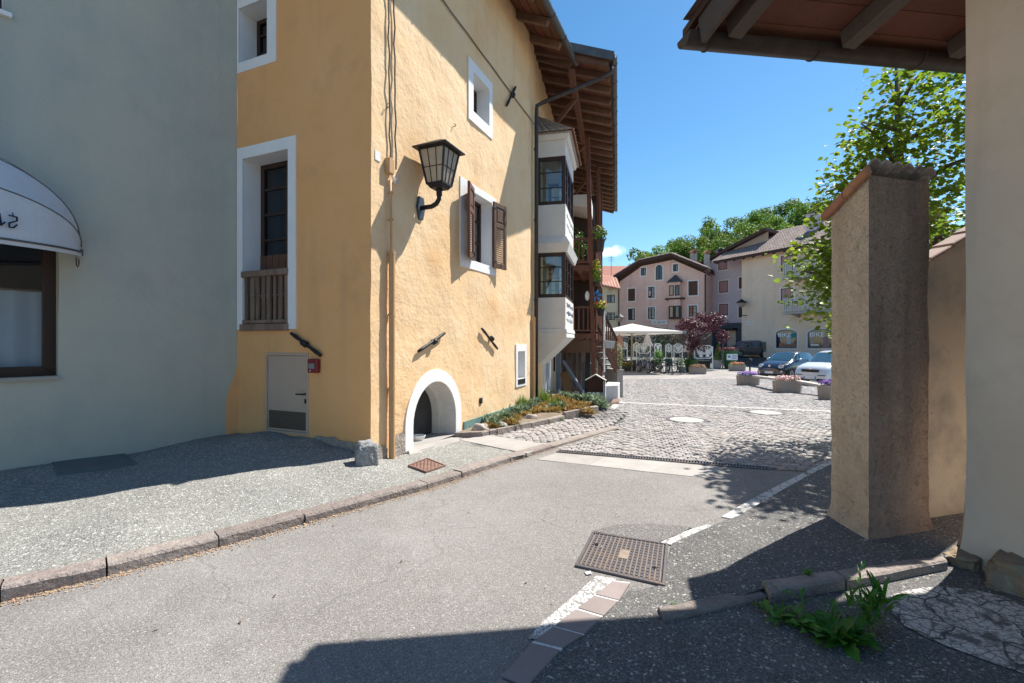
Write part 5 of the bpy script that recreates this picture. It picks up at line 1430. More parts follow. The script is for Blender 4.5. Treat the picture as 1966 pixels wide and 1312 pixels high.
# outside stairs going down towards the square
stx = pr(t0b + .55, 0, pb_)
st = T('outside_stairs', 'timber outside stairs with concrete steps going down from the lower balcony', 'stairs', Vector((stx.x, stx.y, zg(stx.x, stx.y))))
SD = (n3 * .82 + d3 * .57).normalized(); SP = Vector((-SD.y, SD.x, 0))
SB = pr(t0b + .55, .22, pb_)
nst = 5; run, rise = .115, .20
for k in range(nst):
    c = SB + SD * (run * (k + .6)) - Vector((0, 0, rise * (k + 1)))
    mb = MB(); M3 = Matrix((SD, SP, Vector((0, 0, 1)))).transposed().to_4x4(); mb.box(c, (.19, .70, .05), M=M3); mb.build('step', m_conc_pale, st)
for s_ in (-.35, .35):
    a, b = SB + SP * s_ + Vector((0, 0, .0)), SB + SP * s_ + SD * run * nst - Vector((0, 0, rise * nst))
    mb = MB(); mb.beam(a - Vector((0, 0, .16)), b - Vector((0, 0, .16)), .05, .20); mb.build('stringer', m_wood, st)
    mb = MB(); mb.beam(a + Vector((0, 0, .80)), b + Vector((0, 0, .80)), .07, .07); mb.build('handrail', m_wood_dark, st, bevel=.01)
    for k in range(8):
        p = a.lerp(b, (k + .4) / 8); mb = MB(); mb.beam(p - Vector((0, 0, .08)), p + Vector((0, 0, .78)), .035, .035, up=SD); mb.build('baluster', m_wood_red, st)
pb0 = SB + SD * (run * nst + .10); pz = zg(pb0.x, pb0.y)
M3 = Matrix((SD, SP, Vector((0, 0, 1)))).transposed().to_4x4()
mb = MB(); mb.box((pb0.x, pb0.y, (pz - .9) / 2 - .05), (.22, .72, -.9 - pz), M=M3); mb.box((pb0.x, pb0.y, -.93), (.28, .78, .06), M=M3); mb.build('stair_pedestal', m_conc, st)
wb = gpt(1178, 774)
mb = MB(); mb.prism([gpt(1160, 776), gpt(1187, 774), gpt(1190, 766), gpt(1166, 765)], (0, 0, .52)); mb.build('white_block', mk('whitewashed_stone', (.62, .60, .57), .9, [('n', 6, (.48, .46, .43), .45, .7, .7)], [('n', 12, .7, .02)]), None, 'whitewashed masonry block at the foot of the outside stairs', 'block', bevel=.02)
mb = MB(); mb.prism([gpt(1172, 783), gpt(1188, 779), gpt(1189, 773), gpt(1175, 776)], (0, 0, .14)); mb.build('log', m_wood_grey, None, 'short weathered log lying beside the whitewashed block', 'log', bevel=.03)
P4 = [gpt(1155, 800), gpt(1170, 801), gpt(1189, 782), gpt(1178, 780)]
mb = MB(); mb.prism([q - Vector((0, 0, .02)) for q in P4], (0, 0, .09)); mb.build('ramp_slab', m_conc_pale, None, 'pale stone slab at the end of the flower bed edging', 'slab', bevel=.01)
# things stored under the balcony
g_ = pr(t0b - .3, 0, .2)
def lean(name, lab, cat, a, b, w, h, mat, bev=.004):
    mb = MB(); mb.beam(a, b, w, h, up=(YS2.d.x, YS2.d.y, 0)); return mb.build(name, mat, None, lab, cat, bevel=bev)
zz = lambda p: zg(p.x, p.y) + .03
def onz(p): return Vector((p.x, p.y, zz(p)))
a = onz(pr(t0b - .55, 0, 1.12)); b = pr(t0b - .05, -.62, .33); 
mb = MB(); mb.tube([a, b], .05, 10); mb.build('leaning_pole', mk('blue_grey_paint', (.20, .22, .27), .5), None, 'thick blue grey pole leaning under the lower balcony', 'pole', smooth=True, auto=50)
a = onz(pr(t0b - .45, 0, .82)); b = pr(t0b + .1, -.85, .42)
sh = T('shovel', 'shovel with a pale handle leaning under the balcony', 'shovel', a)
mb = MB(); mb.tube([a.lerp(b, .25), b], .018, 8); mb.build('shaft', m_wood_grey, sh, smooth=True)
mb = MB(); d_ = (b - a).normalized(); mb.prism([a + n3 * x + d_ * y for x, y in ((-.02, -.02), (.03, .0), (.11, .06), (.11, .24), (.02, .30), (-.07, .24), (-.07, .06))], d3 * .012); mb.build('blade', mk('pale_steel', (.45, .45, .44), .5), sh)
for k in range(4):
    lean('leaning_board', ['tall grey board leaning under the balcony, leftmost of the row', 'tall grey board leaning under the balcony, second from the left', 'tall grey board leaning under the balcony, third from the left', 'tall grey board leaning under the balcony, rightmost of the row'][k], 'board',
         onz(pr(t0b + .6, 0, .28 + .17 * k)), pr(t0b + 1.1, -.15 - .07 * k, .24 + .17 * k), .11, .03, m_wood_grey)
lean('leaning_plank', 'dark broad plank standing under the balcony right of the grey boards', 'board', onz(pr(t0b + .7, 0, 1.02)), pr(t0b + .9, -.02, 1.05), .16, .04, m_wood_dark)
lean('chipboard_sheet', 'brown chipboard sheet leaning behind the shovel', 'board', onz(pr(t0b - .2, 0, .55)), pr(t0b + .3, -1.0, .30), .26, .03, mk('chipboard', (.30, .17, .08), .8))
ch = gpt(1147, 789); cz = zg(ch.x, ch.y)
cr = T('book_chest', 'small wooden roofed chest with pale blue and white boards beside the stairs', 'chest', Vector((ch.x + .02, ch.y + .35, cz)))
c0 = Vector((ch.x + .02, ch.y + .35, cz))
Mx = Matrix((n3, d3, Vector((0, 0, 1)))).transposed().to_4x4()
m_bl = mk('pale_blue_paint', (.30, .42, .52), .6); m_darkred = mk('dark_red_wood', (.055, .016, .013), .6)
mb = MB(); mb.box(c0 + Vector((0, 0, .14)), (.46, .40, .26), M=Mx); mb.build('chest_body', m_wood_dark, cr)
mb = MB(); mb.prism([c0 + n3 * x + d3 * .12 + Vector((0, 0, z)) for x, z in ((-.22, .26), (.22, .26), (.22, .72), (.0, .84), (-.22, .72))], d3 * .05); mb.build('gabled_back', m_darkred, cr)
for s_ in (-1, 1):
    mb = MB(); mb.beam(c0 + n3 * (.26 * s_) + d3 * .05 + Vector((0, 0, .72)), c0 + d3 * .05 + Vector((0, 0, .87)), .28, .02, up=(0, 0, 1)); mb.build('roof_board', m_conc_pale, cr)
for k, mt in enumerate((m_white, m_bl, m_white, m_bl)):
    c = c0 + n3 * (-.165 + .11 * k) - d3 * .1 + Vector((0, 0, .34 - .0 * k)); mb = MB(); mb.beam(c - d3 * .12 - Vector((0, 0, .06)), c + d3 * .12 + Vector((0, 0, .07)), .10, .018, up=(0, 0, 1)); mb.build('seat_board', mt, cr)
for k in range(2):
    mb = MB(); mb.box(c0 + n3 * (.2 + .04 * k) + Vector((0, 0, .50)), (.02, .26, .40), M=Mx); mb.build('side_board', (m_bl, m_white)[k], cr)
# small wall lantern by the grey door
p = pr(3.9, -.15, .18); wl_ = T('small_wall_lantern', 'small dark lantern hanging on the wall below the bay', 'lantern', p)
mb = MB(); mb.lathe(p - Vector((0, 0, .16)), [(.04, 0), (.07, .03), (.085, .2), (.09, .21), (.03, .30)], 6); mb.build('body', m_black, wl_)
mb = MB(); mb.tube([p + Vector((0, 0, .13)), p + Vector((0, 0, .2)) - n3 * .05, p - n3 * .18 + Vector((0, 0, .2))], .012, 6); mb.build('arm', m_black, wl_)
p = pr(4.35, -.55, .02); mb = MB(); mb.wbox(YS2, 4.2, 4.42, -.95, -.42, .0, .03); mb.build('notice_box', m_black, None, 'narrow black notice box on the wall beside the blue grey door', 'box')

# flowers on the balconies
m_soil = mk('soil', (.06, .045, .035), .95)
m_fl_red = mk('red_petals', (.55, .03, .05), .6, island=.3); m_fl_or = mk('orange_petals', (.75, .28, .03), .6, island=.3); m_fl_yel = mk('yellow_petals', (.72, .56, .04), .6, island=.25)
m_fl_pur = mk('purple_petals', (.24, .07, .50), .6, [('n', 8, (.50, .36, .72), .5, .7, .8)], island=.3); m_fl_pink = mk('pink_petals', (.80, .47, .46), .6, [('n', 10, (.85, .66, .62), .45, .7, .8)], island=.2); m_fl_peach = mk('peach_petals', (.78, .42, .24), .6, [('n', 6, (.75, .55, .25), .5, .7, .8)], island=.25)
def tuft(mb, c, rad, n, size, rr, squash=(1, 1, 1), up=.4):
    """cloud of little leaf or petal faces"""
    for _ in range(n):
        while True:
            q = Vector((rr.uniform(-1, 1), rr.uniform(-1, 1), rr.uniform(-1, 1)))
            if .15 < q.length <= 1: break
        q = q * (rr.uniform(.6, 1) / max(q.length, .3)) if rr.random() < .6 else q
        p = Vector(c) + Vector((q.x * rad[0], q.y * rad[1], q.z * rad[2]))
        nrm = (q.normalized() + Vector((rr.gauss(0, .5), rr.gauss(0, .5), up + rr.gauss(0, .5)))).normalized()
        a = nrm.orthogonal().normalized(); a = Matrix.Rotation(rr.uniform(0, 6.28), 3, nrm) @ a; b = nrm.cross(a)
        s = size * rr.uniform(.6, 1.25)
        mb.add([p - a * s * .5, p + b * s * .28 + nrm * s * .06, p + a * s * .5, p - b * s * .28 + nrm * s * .06], [(0, 1, 2, 3)])
def potted(name, lab, cat, base, pot, leaf, leaf_mat, flowers=None, group=None, potmat=None, rr=None, potshape='box'):
    """pot (box size or lathe radius), leaves, flowers"""
    rr = rr or random.Random(hash(lab) % 1000 if False else len(lab) * 13)
    o = T(name, lab, cat, base, 0, group)
    mb = MB()
    if potshape == 'box': mb.hexa([Vector(base) + Vector((x * pot[0] / 2 * .9, y * pot[1] / 2 * .9, 0)) for x, y in ((-1, -1), (1, -1), (1, 1), (-1, 1))] + [Vector(base) + Vector((x * pot[0] / 2, y * pot[1] / 2, pot[2])) for x, y in ((-1, -1), (1, -1), (1, 1), (-1, 1))])
    else: mb.lathe(base, [(pot[0] * .7, 0), (pot[0], pot[1]), (pot[0] * 1.06, pot[1]), (pot[0] * 1.06, pot[1] * 1.06), (pot[0] * .9, pot[1] * 1.06), (pot[0] * .88, pot[1] * .95)], 16)
    mb.build('pot', potmat or m_conc, o, bevel=.006 if potshape == 'box' else 0)
    h = pot[2] if potshape == 'box' else pot[1]
    mb = MB(); tuft(mb, Vector(base) + Vector((0, 0, h + leaf[2] * .7)), leaf[:3], leaf[3], leaf[4], rr); mb.build('foliage', leaf_mat, o, kind='stuff', fix=False)
    if flowers:
        for (mt, n, s_) in flowers:
            mb = MB(); tuft(mb, Vector(base) + Vector((0, 0, h + leaf[2] * .95)), (leaf[0] * 1.05, leaf[1] * 1.05, leaf[2] * .9), n, s_, rr, up=1.2); mb.build('blossoms', mt, o, kind='stuff', fix=False)
    return o
fz = lambda t, o_, z: pr(t, z, o_)
potted('flower_box', 'green leafy plants in a trough behind the upper balcony railing', 'flower box', fz(t0b + .12, .62, 2.40), (.9, .22, .2), (.46, .14, .62, 420, .11), m_weed, [(m_fl_yel, 25, .06)], potmat=m_wood)
potted('flower_basket', 'dark basket of red geraniums on the upper balcony corner', 'flower basket', fz(t0b - .05, pb_ + .14, 2.78), (.16, .36), (.24, .24, .28, 260, .09), m_weed, [(m_fl_red, 70, .07), (m_fl_pink, 20, .06)], potmat=m_wood_dark, potshape='r')
potted('hanging_flowers', 'yellow and white trailing flowers below the geranium basket', 'hanging plant', fz(t0b - .08, pb_ + .04, 1.72), (.12, .12), (.16, .16, .42, 240, .09), m_weed, [(m_fl_yel, 90, .10), (m_fl_peach, 40, .09)], potmat=m_wood_dark, potshape='r')
potted('flower_pot', 'pot of red and yellow flowers hung on the lower balcony corner', 'flower pot', fz(t0b - .05, pb_ + .17, .80), (.12, .20), (.21, .21, .16, 180, .08), m_weed, [(m_fl_yel, 90, .08), (m_fl_red, 60, .08)], potmat=m_black, potshape='r')
potted('balcony_plant', 'yellow green climbing plant on the lower balcony next to the bay', 'plant', fz(t0b + .1, .18, .26), (.10, .14), (.12, .12, .40, 140, .09), m_grass, [(m_fl_yel, 30, .06)], potmat=m_conc, potshape='r')
# toy windmill
pw = fz(t0b - .02, pb_ + .02, 1.25); wm = T('toy_windmill', 'blue toy windmill with a white bird fixed to the balcony corner', 'windmill', pw)
m_blue = mk('blue_plastic', (.05, .25, .55), .5)
for k in range(6):
    a = k * math.pi / 3 + .2; c = pw + n3 * math.cos(a) * .13 + Vector((0, 0, math.sin(a) * .13 + .18)); mb = MB(); e1 = n3 * math.cos(a) + z3 * math.sin(a); e2 = -n3 * math.sin(a) + z3 * math.cos(a)
    mb.prism([c - e1 * .1, c + e2 * .05 - e1 * .02, c + e1 * .1, c - e2 * .05 + e1 * .02], d3 * .012); mb.build('vane', m_blue, wm)
mb = MB(); mb.tube([pw - Vector((0, 0, .2)), pw + Vector((0, 0, .2))], .012, 6); mb.build('stick', mk('pink_stick', (.5, .04, .14), .5), wm)
mb = MB(); mb.blob(pw + n3 * -.26 + Vector((0, 0, .18)), (.08, .03, .15), 3, .1, 2); mb.build('bird', m_white, wm, smooth=True)
# white mailbox-like tray with its bracket at the stair head
mb = MB(); p = fz(t0b + .1, pb_ + .45, .02); mb.hexa([p + n3 * x + d3 * y + Vector((0, 0, z)) for x, y, z in ((-.14, -.1, -.22), (.11, -.1, -.24), (.11, .1, -.24), (-.14, .1, -.22), (-.16, -.12, .02), (.15, -.12, -.02), (.15, .12, -.02), (-.16, .12, .02))])
mb.build('grey_feeder', mk('grey_sheet', (.42, .43, .43), .6), None, 'grey sheet metal box on a white post by the stair head', 'box', bevel=.01)
mb = MB(); p2 = fz(t0b + .1, pb_ + .27, 0); mb.tube([Vector((p2.x, p2.y, -.95)), Vector((p2.x, p2.y, .95))], .03, 8); mb.build('white_post', m_white, None, 'thin white post at the head of the outside stairs', 'post', smooth=True, auto=50)
# ------------------------------------------------------------------ grey-green house on the left
GH = T('grey_green_house', 'grey green rendered house front in shade with a shop window under a cloth hood', 'house', GW.p(2.5, -1.36))
GL = 9.0
sw_t0, sw_zb = GW.hit(100, 719)
sw_t1 = sw_t0 + 2.3; sw_zt = GW.hit(100, 430)[1] + .25
rvw = GW.t_at(112)
shop = rloop(rvw, sw_t1, GW.hit(112, 722)[1], sw_zt)
uw_t, uw_z = GW.hit(4, 22)
upw = rloop(GW.t_at(6), GW.t_at(6) + 1.1, uw_z, uw_z + 1.4)
wall_face(GW, [(-.0, -1.75), (GL, -1.75), (GL, 7.6), (-.0, 7.6)], [shop, upw], m_grey, 'wall', GH, .22, .007)
sub_window(GW, rvw, sw_t1, shop[0][1], sw_zt, .12, GH, m_wood_dark, (.55,), (), fw=.11, bw=.1, curtain=False, name='shop_window', glass=glass_mat('shop_glass', (.78, .84, .88), .03), reveal_mat=mk('pale_reveal', (.42, .40, .33), .9))
# half-height net curtain behind the shop window and its rod
mb = MB(); V = []; n = 60; zc = GW.hit(70, 556)[1]
for k in range(n + 1):
    t = rvw + .05 + (sw_t1 - rvw - .1) * k / n; o_ = -.24 + .02 * math.sin(k * 1.1) + .01 * math.sin(k * 2.7); V += [GW.p(t, shop[0][1] + .1, o_), GW.p(t, zc, o_)]
mb.add(V, [(2 * k, 2 * k + 2, 2 * k + 3, 2 * k + 1) for k in range(n)]); mb.build('net_curtain', m_curtain, GH, fix=False, smooth=True)
mb = MB(); mb.tube([GW.p(rvw + .03, zc + .0, -.23), GW.p(sw_t1 - .03, zc, -.23)], .014, 6); mb.build('curtain_rod', m_wood_grey, GH)
mb = MB(); mb.wbox(GW, rvw, sw_t1, shop[0][1] - .035, shop[0][1] - .002, -.1, .05); mb.build('sill', m_slab, GH)
sub_window(GW, upw[0][0], upw[1][0], upw[0][1], upw[2][1], .10, GH, m_wood_dark, (.5,), (.5,), fw=.07)
mb = MB(); mb.wbox(GW, upw[0][0] - .06, upw[1][0] + .06, upw[0][1] - .05, upw[0][1] - .003, -.1, .05); mb.build('sill', m_white, GH)
mb = MB()
for a, b in ((GW.p(GL, 0), GW.p(GL, 0, -7)), (GW.p(GL, 0, -7), GW.p(.2, 0, -7))):
    mb.quad(Vector((a.x, a.y, -1.7)), Vector((b.x, b.y, -1.7)), Vector((b.x, b.y, 7.6)), Vector((a.x, a.y, 7.6)))
mb.build('rear_wall', m_grey, GH, fix=False)
mb = MB(); mb.hexa([GW.p(-.0, 7.6, .25), GW.p(GL + .3, 7.6, .25), GW.p(GL + .3, 9.2, -3.5), GW.p(.3, 9.2, -3.5), GW.p(-.0, 7.75, .25), GW.p(GL + .3, 7.75, .25), GW.p(GL + .3, 9.35, -3.5), GW.p(.3, 9.35, -3.5)])
mb.hexa([GW.p(.3, 9.2, -3.5), GW.p(GL + .3, 9.2, -3.5), GW.p(GL + .3, 7.6, -7.2), GW.p(.6, 7.6, -7.2), GW.p(.3, 9.35, -3.5), GW.p(GL + .3, 9.35, -3.5), GW.p(GL + .3, 7.75, -7.2), GW.p(.6, 7.75, -7.2)])
mb.build('roof', m_tile_brown, GH)
# crack and raised plaster seam near the ochre house
mb = MB(); pts = []
for k in range(26):
    f = k / 25; u = 420 + 4 * math.sin(k * 1.7); v = -20 + 250 * f; t, z = GW.hit(u, v); pts.append(GW.p(t, z, .001))
mb.tube(pts, [.003 + .004 * abs(math.sin(k * 1.3)) for k in range(26)], 5); mb.build('wall_crack', mk('pale_crack', (.42, .46, .44), .9), GH)

# cloth hood over the shop window
hub_t, hub_z = GW.hit(151, 488)
hw = 2.75; hc = hub_t + hw / 2
hood = T('shop_hood', 'domed white cloth hood over the shop window with dark blue lettering', 'awning', GW.p(hc, hub_z, 0))
HD, HH = .92, 1.05
def hp(phi, al, k=1.0):
    """phi 0..pi from the right hub to the left hub, al 0 lowest rib .. pi/2 flat on the wall"""
    r = math.sin(phi) ** .82
    return GW.p(hc - hw / 2 * math.cos(phi) * k, hub_z + k * HH * r * math.sin(al) - .10 * r * (1 - math.sin(al)), .02 + k * HD * r * math.cos(al))
ribs = [R(2), R(31), R(60), R(89)]
for j in range(3):
    mb = MB(); NP, NA = 36, 6; V = []
    for a in range(NA + 1):
        al = ribs[j] + (ribs[j + 1] - ribs[j]) * a / NA; sag = .020 * math.sin(math.pi * a / NA)
        for k in range(NP + 1):
            V.append(hp(math.pi * k / NP, al, 1 - sag))
    mb.add(V, [(a * (NP + 1) + k, a * (NP + 1) + k + 1, (a + 1) * (NP + 1) + k + 1, (a + 1) * (NP + 1) + k) for a in range(NA) for k in range(NP)])
    mb.build('cloth_panel', m_awning, hood, fix=False, smooth=True)
m_seam = mk('grey_seam', (.12, .125, .13), .8)
for j in range(4):
    mb = MB(); mb.tube([hp(math.pi * k / 36, ribs[j], 1.002) for k in range(1, 36)], .007 if j else .012, 6); mb.build('rib_seam', m_seam if j else m_gutter_grey, hood)
mb = MB()
for k in range(1, 35):
    a, b = hp(math.pi * k / 36, ribs[0], 1.0), hp(math.pi * (k + 1) / 36, ribs[0], 1.0)
    mb.quad(a, b, b - Vector((0, 0, .05)), a - Vector((0, 0, .05)))
mb.build('hem', m_awning, hood, fix=False)
p = hp(0.0, 0); mb = MB(); mb.tube([p - Vector((0, 0, .02)), p + Vector((0, 0, .05))], .035, 8); q = GW.p(hub_t + .03, hub_z - .05, .05)
mb.build('pivot', m_gutter, hood)
mb = MB(); mb.tube([q, q - Vector((0, 0, .08)), q - Vector((0, 0, .11)) + Vector((.015, 0, 0)), q - Vector((0, 0, .08)) + Vector((.03, 0, 0)), q + Vector((.03, 0, -.02))], .006, 6); mb.build('hook', m_gutter, hood)
# the end of the lettering that can be seen: a script "is" with its last letter drawn reversed
def on_hood(u, v, lift=.006):
    """point of the lowest panel seen at a picture place"""
    best = None
    for i in range(60):
        for j in range(14):
            ph = R(4) + R(80) * i / 59; al = ribs[0] + (ribs[1] - ribs[0]) * j / 13
            p = hp(ph, al, 1.0)
            if p.y < .3: continue
            d = (p.x / p.y * F + CU - u) ** 2 + (CV - p.z / p.y * F - v) ** 2
            if best is None or d < best[0]: best = (d, p)
    p = best[1]; return p + Vector((GW.n.x, GW.n.y, .35)).normalized() * lift
strokes = [[(-14, 438), (-10, 424), (-12, 432), (-2, 424), (4, 413), (0, 424), (-2, 431), (3, 432), (7, 430)], [(9, 403), (10, 401)],
           [(17, 414), (22, 415), (26, 411), (25, 417), (30, 420), (33, 418), (31, 424), (21, 428), (14, 431), (17, 436), (26, 437), (33, 436), (35, 433)]]
for s_ in strokes:
    mb = MB(); mb.tube([on_hood(*q) for q in s_], .0075, 6); mb.build('lettering', m_navy, hood, smooth=True)

# ------------------------------------------------------------------ beige house on the right with its low eaves
BH = T('beige_house', 'beige plastered house corner at the right edge under dark wooden eaves', 'house', (K.x, K.y, -1.6))
def flare(z): return .085 * max(0.0, 1 - (z + 1.6) / .55) ** 2
V, Fc = tri_region([(0, -1.75), (6.5, -1.75), (6.5, 4.2), (0, 4.2)], [], .16)
def facemb(W, V, Fc, amp=.010):
    mb = MB(); mb.add([W.p(q.x, q.y, flare(q.y)) + noise.noise_vector(W.p(q.x, q.y) * 1.6) * amp for q in V], Fc); return mb
ob = facemb(RW, V, Fc).build('wall', m_beige_wall, BH, fix=False, smooth=True)
if sum(p.normal.dot(Vector((RW.n.x, RW.n.y, 0))) for p in ob.data.polygons) < 0: ob.data.flip_normals()
ob = facemb(RF, V, Fc).build('wall', m_beige_wall, BH, fix=False, smooth=True)
if sum(p.normal.dot(Vector((RF.n.x, RF.n.y, 0))) for p in ob.data.polygons) < 0: ob.data.flip_normals()
a, b, c, d = RW.p(6.5, 0), RW.p(6.5, 0) + Vector((RF.d.x, RF.d.y, 0)) * 6.5, RF.p(6.5, 0), RF.p(6.5, 0)
mb = MB(); mb.quad(Vector((a.x, a.y, -1.7)), Vector((b.x, b.y, -1.7)), Vector((b.x, b.y, 4.2)), Vector((a.x, a.y, 4.2))); mb.quad(Vector((b.x, b.y, -1.7)), Vector((c.x, c.y, -1.7)), Vector((c.x, c.y, 4.2)), Vector((b.x, b.y, 4.2)))
mb.build('rear_wall', m_beige_wall, BH, fix=False)
# boulders at the foot of the wall
for (u, v, r_, s_, lab) in ((1858, 1082, (.17, .10, .075), 3, 'rough brown boulder built under the corner of the beige wall'), (1952, 1126, (.20, .13, .15), 8, 'angular brown boulder under the beige wall at the right edge')):
    p = gpt(u, v); mb = MB(); mb.rock(p + Vector((0, 0, r_[2] * .25)), (r_[0] * 1.15, r_[1] * 1.15, r_[2] * 1.1), s_, .30, .5, .5, 4); mb.build('boulder', m_sandstone, None, lab, 'boulder', smooth=True)
# roof: eave corner E, eave direction, slope rising towards the viewer
E_ = Vector((1.60, 4.03, 2.50)); ED = Vector((2.61, .345, 0)).normalized(); UP_ = Vector((.22, -.975, 0)).normalized(); SL = .20
def rp(e, g, dz=0): return E_ + ED * e + UP_ * g + Vector((0, 0, g * SL + dz))
roofB = MB(); roofB.hexa([rp(-.05, -.15, .235), rp(9, -.15, .235), rp(9, 5.2, .235), rp(-.05, 5.2, .235), rp(-.05, -.15, .30), rp(9, -.15, .30), rp(9, 5.2, .30), rp(-.05, 5.2, .30)])
roofB = roofB.build('roof', m_wood_dark, BH)
nb = 22
for k in range(nb):
    g0_, g1_ = -.14 + 5.2 * k / nb, -.14 + 5.2 * (k + 1) / nb
    mb = MB(); mb.hexa([rp(0, g0_ + .003, .203), rp(8.9, g0_ + .003, .203), rp(8.9, g1_ - .003, .203), rp(0, g1_ - .003, .203), rp(0, g0_ + .003, .228), rp(8.9, g0_ + .003, .228), rp(8.9, g1_ - .003, .228), rp(0, g1_ - .003, .228)]); mb.build('soffit_board', m_soffit, roofB)
for e in (.26, 1.33, 2.40, 3.5, 4.6, 5.7, 6.8):
    mb = MB(); mb.beam(rp(e, .09, .118), rp(e, 5.0, .118), .135, .165); mb.build('rafter', m_rafter_grey, roofB, bevel=.012)
mb = MB(); mb.beam(rp(.0, .05, .135), rp(.0, 5.1, .135), .05, .26); mb.build('verge_board', m_rafter_grey, roofB, bevel=.006)
mb = MB(); V = []; N_ = 11; gr = .098
for e in (-.10, 8.9):
    for rr_ in (gr, gr - .008):
        for k in range(N_):
            a = math.pi + math.pi * (k if rr_ == gr else N_ - 1 - k) / (N_ - 1)
            V.append(E_ + ED * e - UP_ * (.055 - rr_ * math.cos(a)) + Vector((0, 0, .15 + rr_ * math.sin(a))))
m_ = 2 * N_
mb.add(V, [(k, (k + 1) % m_, m_ + (k + 1) % m_, m_ + k) for k in range(m_)]); gut = mb.build('gutter', m_gutter, roofB, smooth=True, auto=40)
mb = MB(); mb.add([E_ - ED * .10 - UP_ * (.055 - gr * math.cos(math.pi + math.pi * k / 10)) + Vector((0, 0, .15 + gr * math.sin(math.pi + math.pi * k / 10))) for k in range(11)], [tuple(range(11))]); mb.build('gutter_cap', m_gutter, roofB, fix=False)
for e in (.12, 1.15, 2.2, 3.2):
    mb = MB(); mb.tube([E_ + ED * e - UP_ * (.055 - (gr + .004) * math.cos(math.pi + math.pi * k / 10)) + Vector((0, 0, .15 + (gr + .004) * math.sin(math.pi + math.pi * k / 10))) for k in range(11)], .008, 6); mb.build('gutter_bracket', m_gutter, roofB)
tile_field((rp(-.1, -.08, .31), rp(8.9, -.08, .31), rp(8.9, 5.2, .31), rp(-.1, 5.2, .31)), 42, 15, m_tile_brown, 'roof_tiles', roofB)

# ------------------------------------------------------------------ gate pillar and the garden wall
PN, PL_, PR_ = gpt(1668, 1050), gpt(1596, 1003), gpt(1783, 1030)
PB = PL_ + (PR_ - PN)
pil = T('gate_pillar', 'tall rough rendered gate pillar capped with clay tiles', 'pillar', (PN + PB) / 2)
zN, zL = (CV - 336) / F * PN.y, (CV - 412) / F * PL_.y
def pill_face(a, b, za, zb, mat, name, fl=.06):
    """rendered face with a slightly spreading foot and uneven surface"""
    W = Wall(a.xy, (b - a).xy, ((a + b) / 2 - (PN + PB) / 2).xy); w = (b - a).xy.length
    V, Fc = tri_region([(0, -1.66), (w, -1.66), (w, zb), (0, za)], [], .055)
    mb = MB(); vv = []
    for q in V:
        p = W.p(q.x, q.y); cen = ((PN + PB) / 2); out = Vector((p.x - cen.x, p.y - cen.y, 0)).normalized()
        f = fl * max(0.0, 1 - (q.y + 1.6) / .22) ** 2
        vv.append(p + out * (f + .010 * noise.noise(p * 3.0) + .006 * noise.noise(p * 11)))
    mb.add(vv, Fc); o = mb.build(name, mat, pil, fix=False, smooth=True)
    if sum(p.normal.dot(Vector((W.n.x, W.n.y, 0))) for p in o.data.polygons) < 0: o.data.flip_normals()
pill_face(PN, PL_, zN, zL, m_pillar, 'left_face'); pill_face(PN, PR_, zN, zN, m_pillar_shade, 'front_face'); pill_face(PL_, PB, zL, zL, m_pillar, 'back_face'); pill_face(PR_, PB, zN, zL, m_pillar, 'right_face')
mb = MB(); mb.add([Vector((q.x, q.y, z)) for q, z in ((PN, zN), (PR_, zN), (PB, zL), (PL_, zL))], [(0, 1, 2, 3)]); mb.build('cap_bed', m_conc, pil, fix=False)
dR, dL = (PR_ - PN).xy.to_3d(), (PL_ - PN).xy.to_3d()
ntile = 6
for k in range(ntile):
    for row in range(2):
        f0, f1 = -.04 + 1.08 * k / ntile, -.04 + 1.08 * (k + 1) / ntile
        mb = MB(); V = []; sx = 7
        s0, s1 = (-.10, .56) if row == 0 else (.48, 1.16)
        for s_, lift in ((s0, .012 if row == 0 else .0), (s1, .0 + (.02 if row == 0 else 0) * 0)):
            zz_ = zN + (zL - zN) * s_
            for j in range(sx):
                x = j / (sx - 1); h = .044 * max(0.0, math.sin(math.pi * x)) ** .65
                base = PN.xy.to_3d() + dR * (f0 + (f1 - f0) * (x * 1.06 - .03)) + dL * s_
                V.append(Vector((base.x, base.y, zz_ + .012 + h + lift + (.018 if row == 0 else 0))))
        V2 = [v + Vector((0, 0, .014)) for v in V]
        n = sx
        fc = [(j, j + 1, n + j + 1, n + j) for j in range(n - 1)] + [(2 * n + j, 2 * n + j + 1, 3 * n + j + 1, 3 * n + j) for j in range(n - 1)]
        fc += [(j, j + 1, 2 * n + j + 1, 2 * n + j) for j in range(n - 1)] + [(n + j, n + j + 1, 3 * n + j + 1, 3 * n + j) for j in range(n - 1)] + [(0, n, 3 * n, 2 * n), (n - 1, 2 * n - 1, 4 * n - 1, 3 * n - 1)]
        mb.add(V + V2, fc); mb.build('cap_tile', m_tile_old if row == 0 else m_tile, pil, smooth=True, auto=35)
for row in range(2):   # verge tile over the left face
    s0, s1 = (-.08, .55) if row == 0 else (.48, 1.15)
    a = PN + dL * s0 - dR * .05; b = PN + dL * s1 - dR * .05; a.z = zN + (zL - zN) * s0 + .0; b.z = zN + (zL - zN) * s1 + .0
    mb = MB(); mb.beam(a + Vector((0, 0, .012)), b + Vector((0, 0, .012)), .05, .075); mb.build('verge_tile', m_tile, pil, bevel=.012)
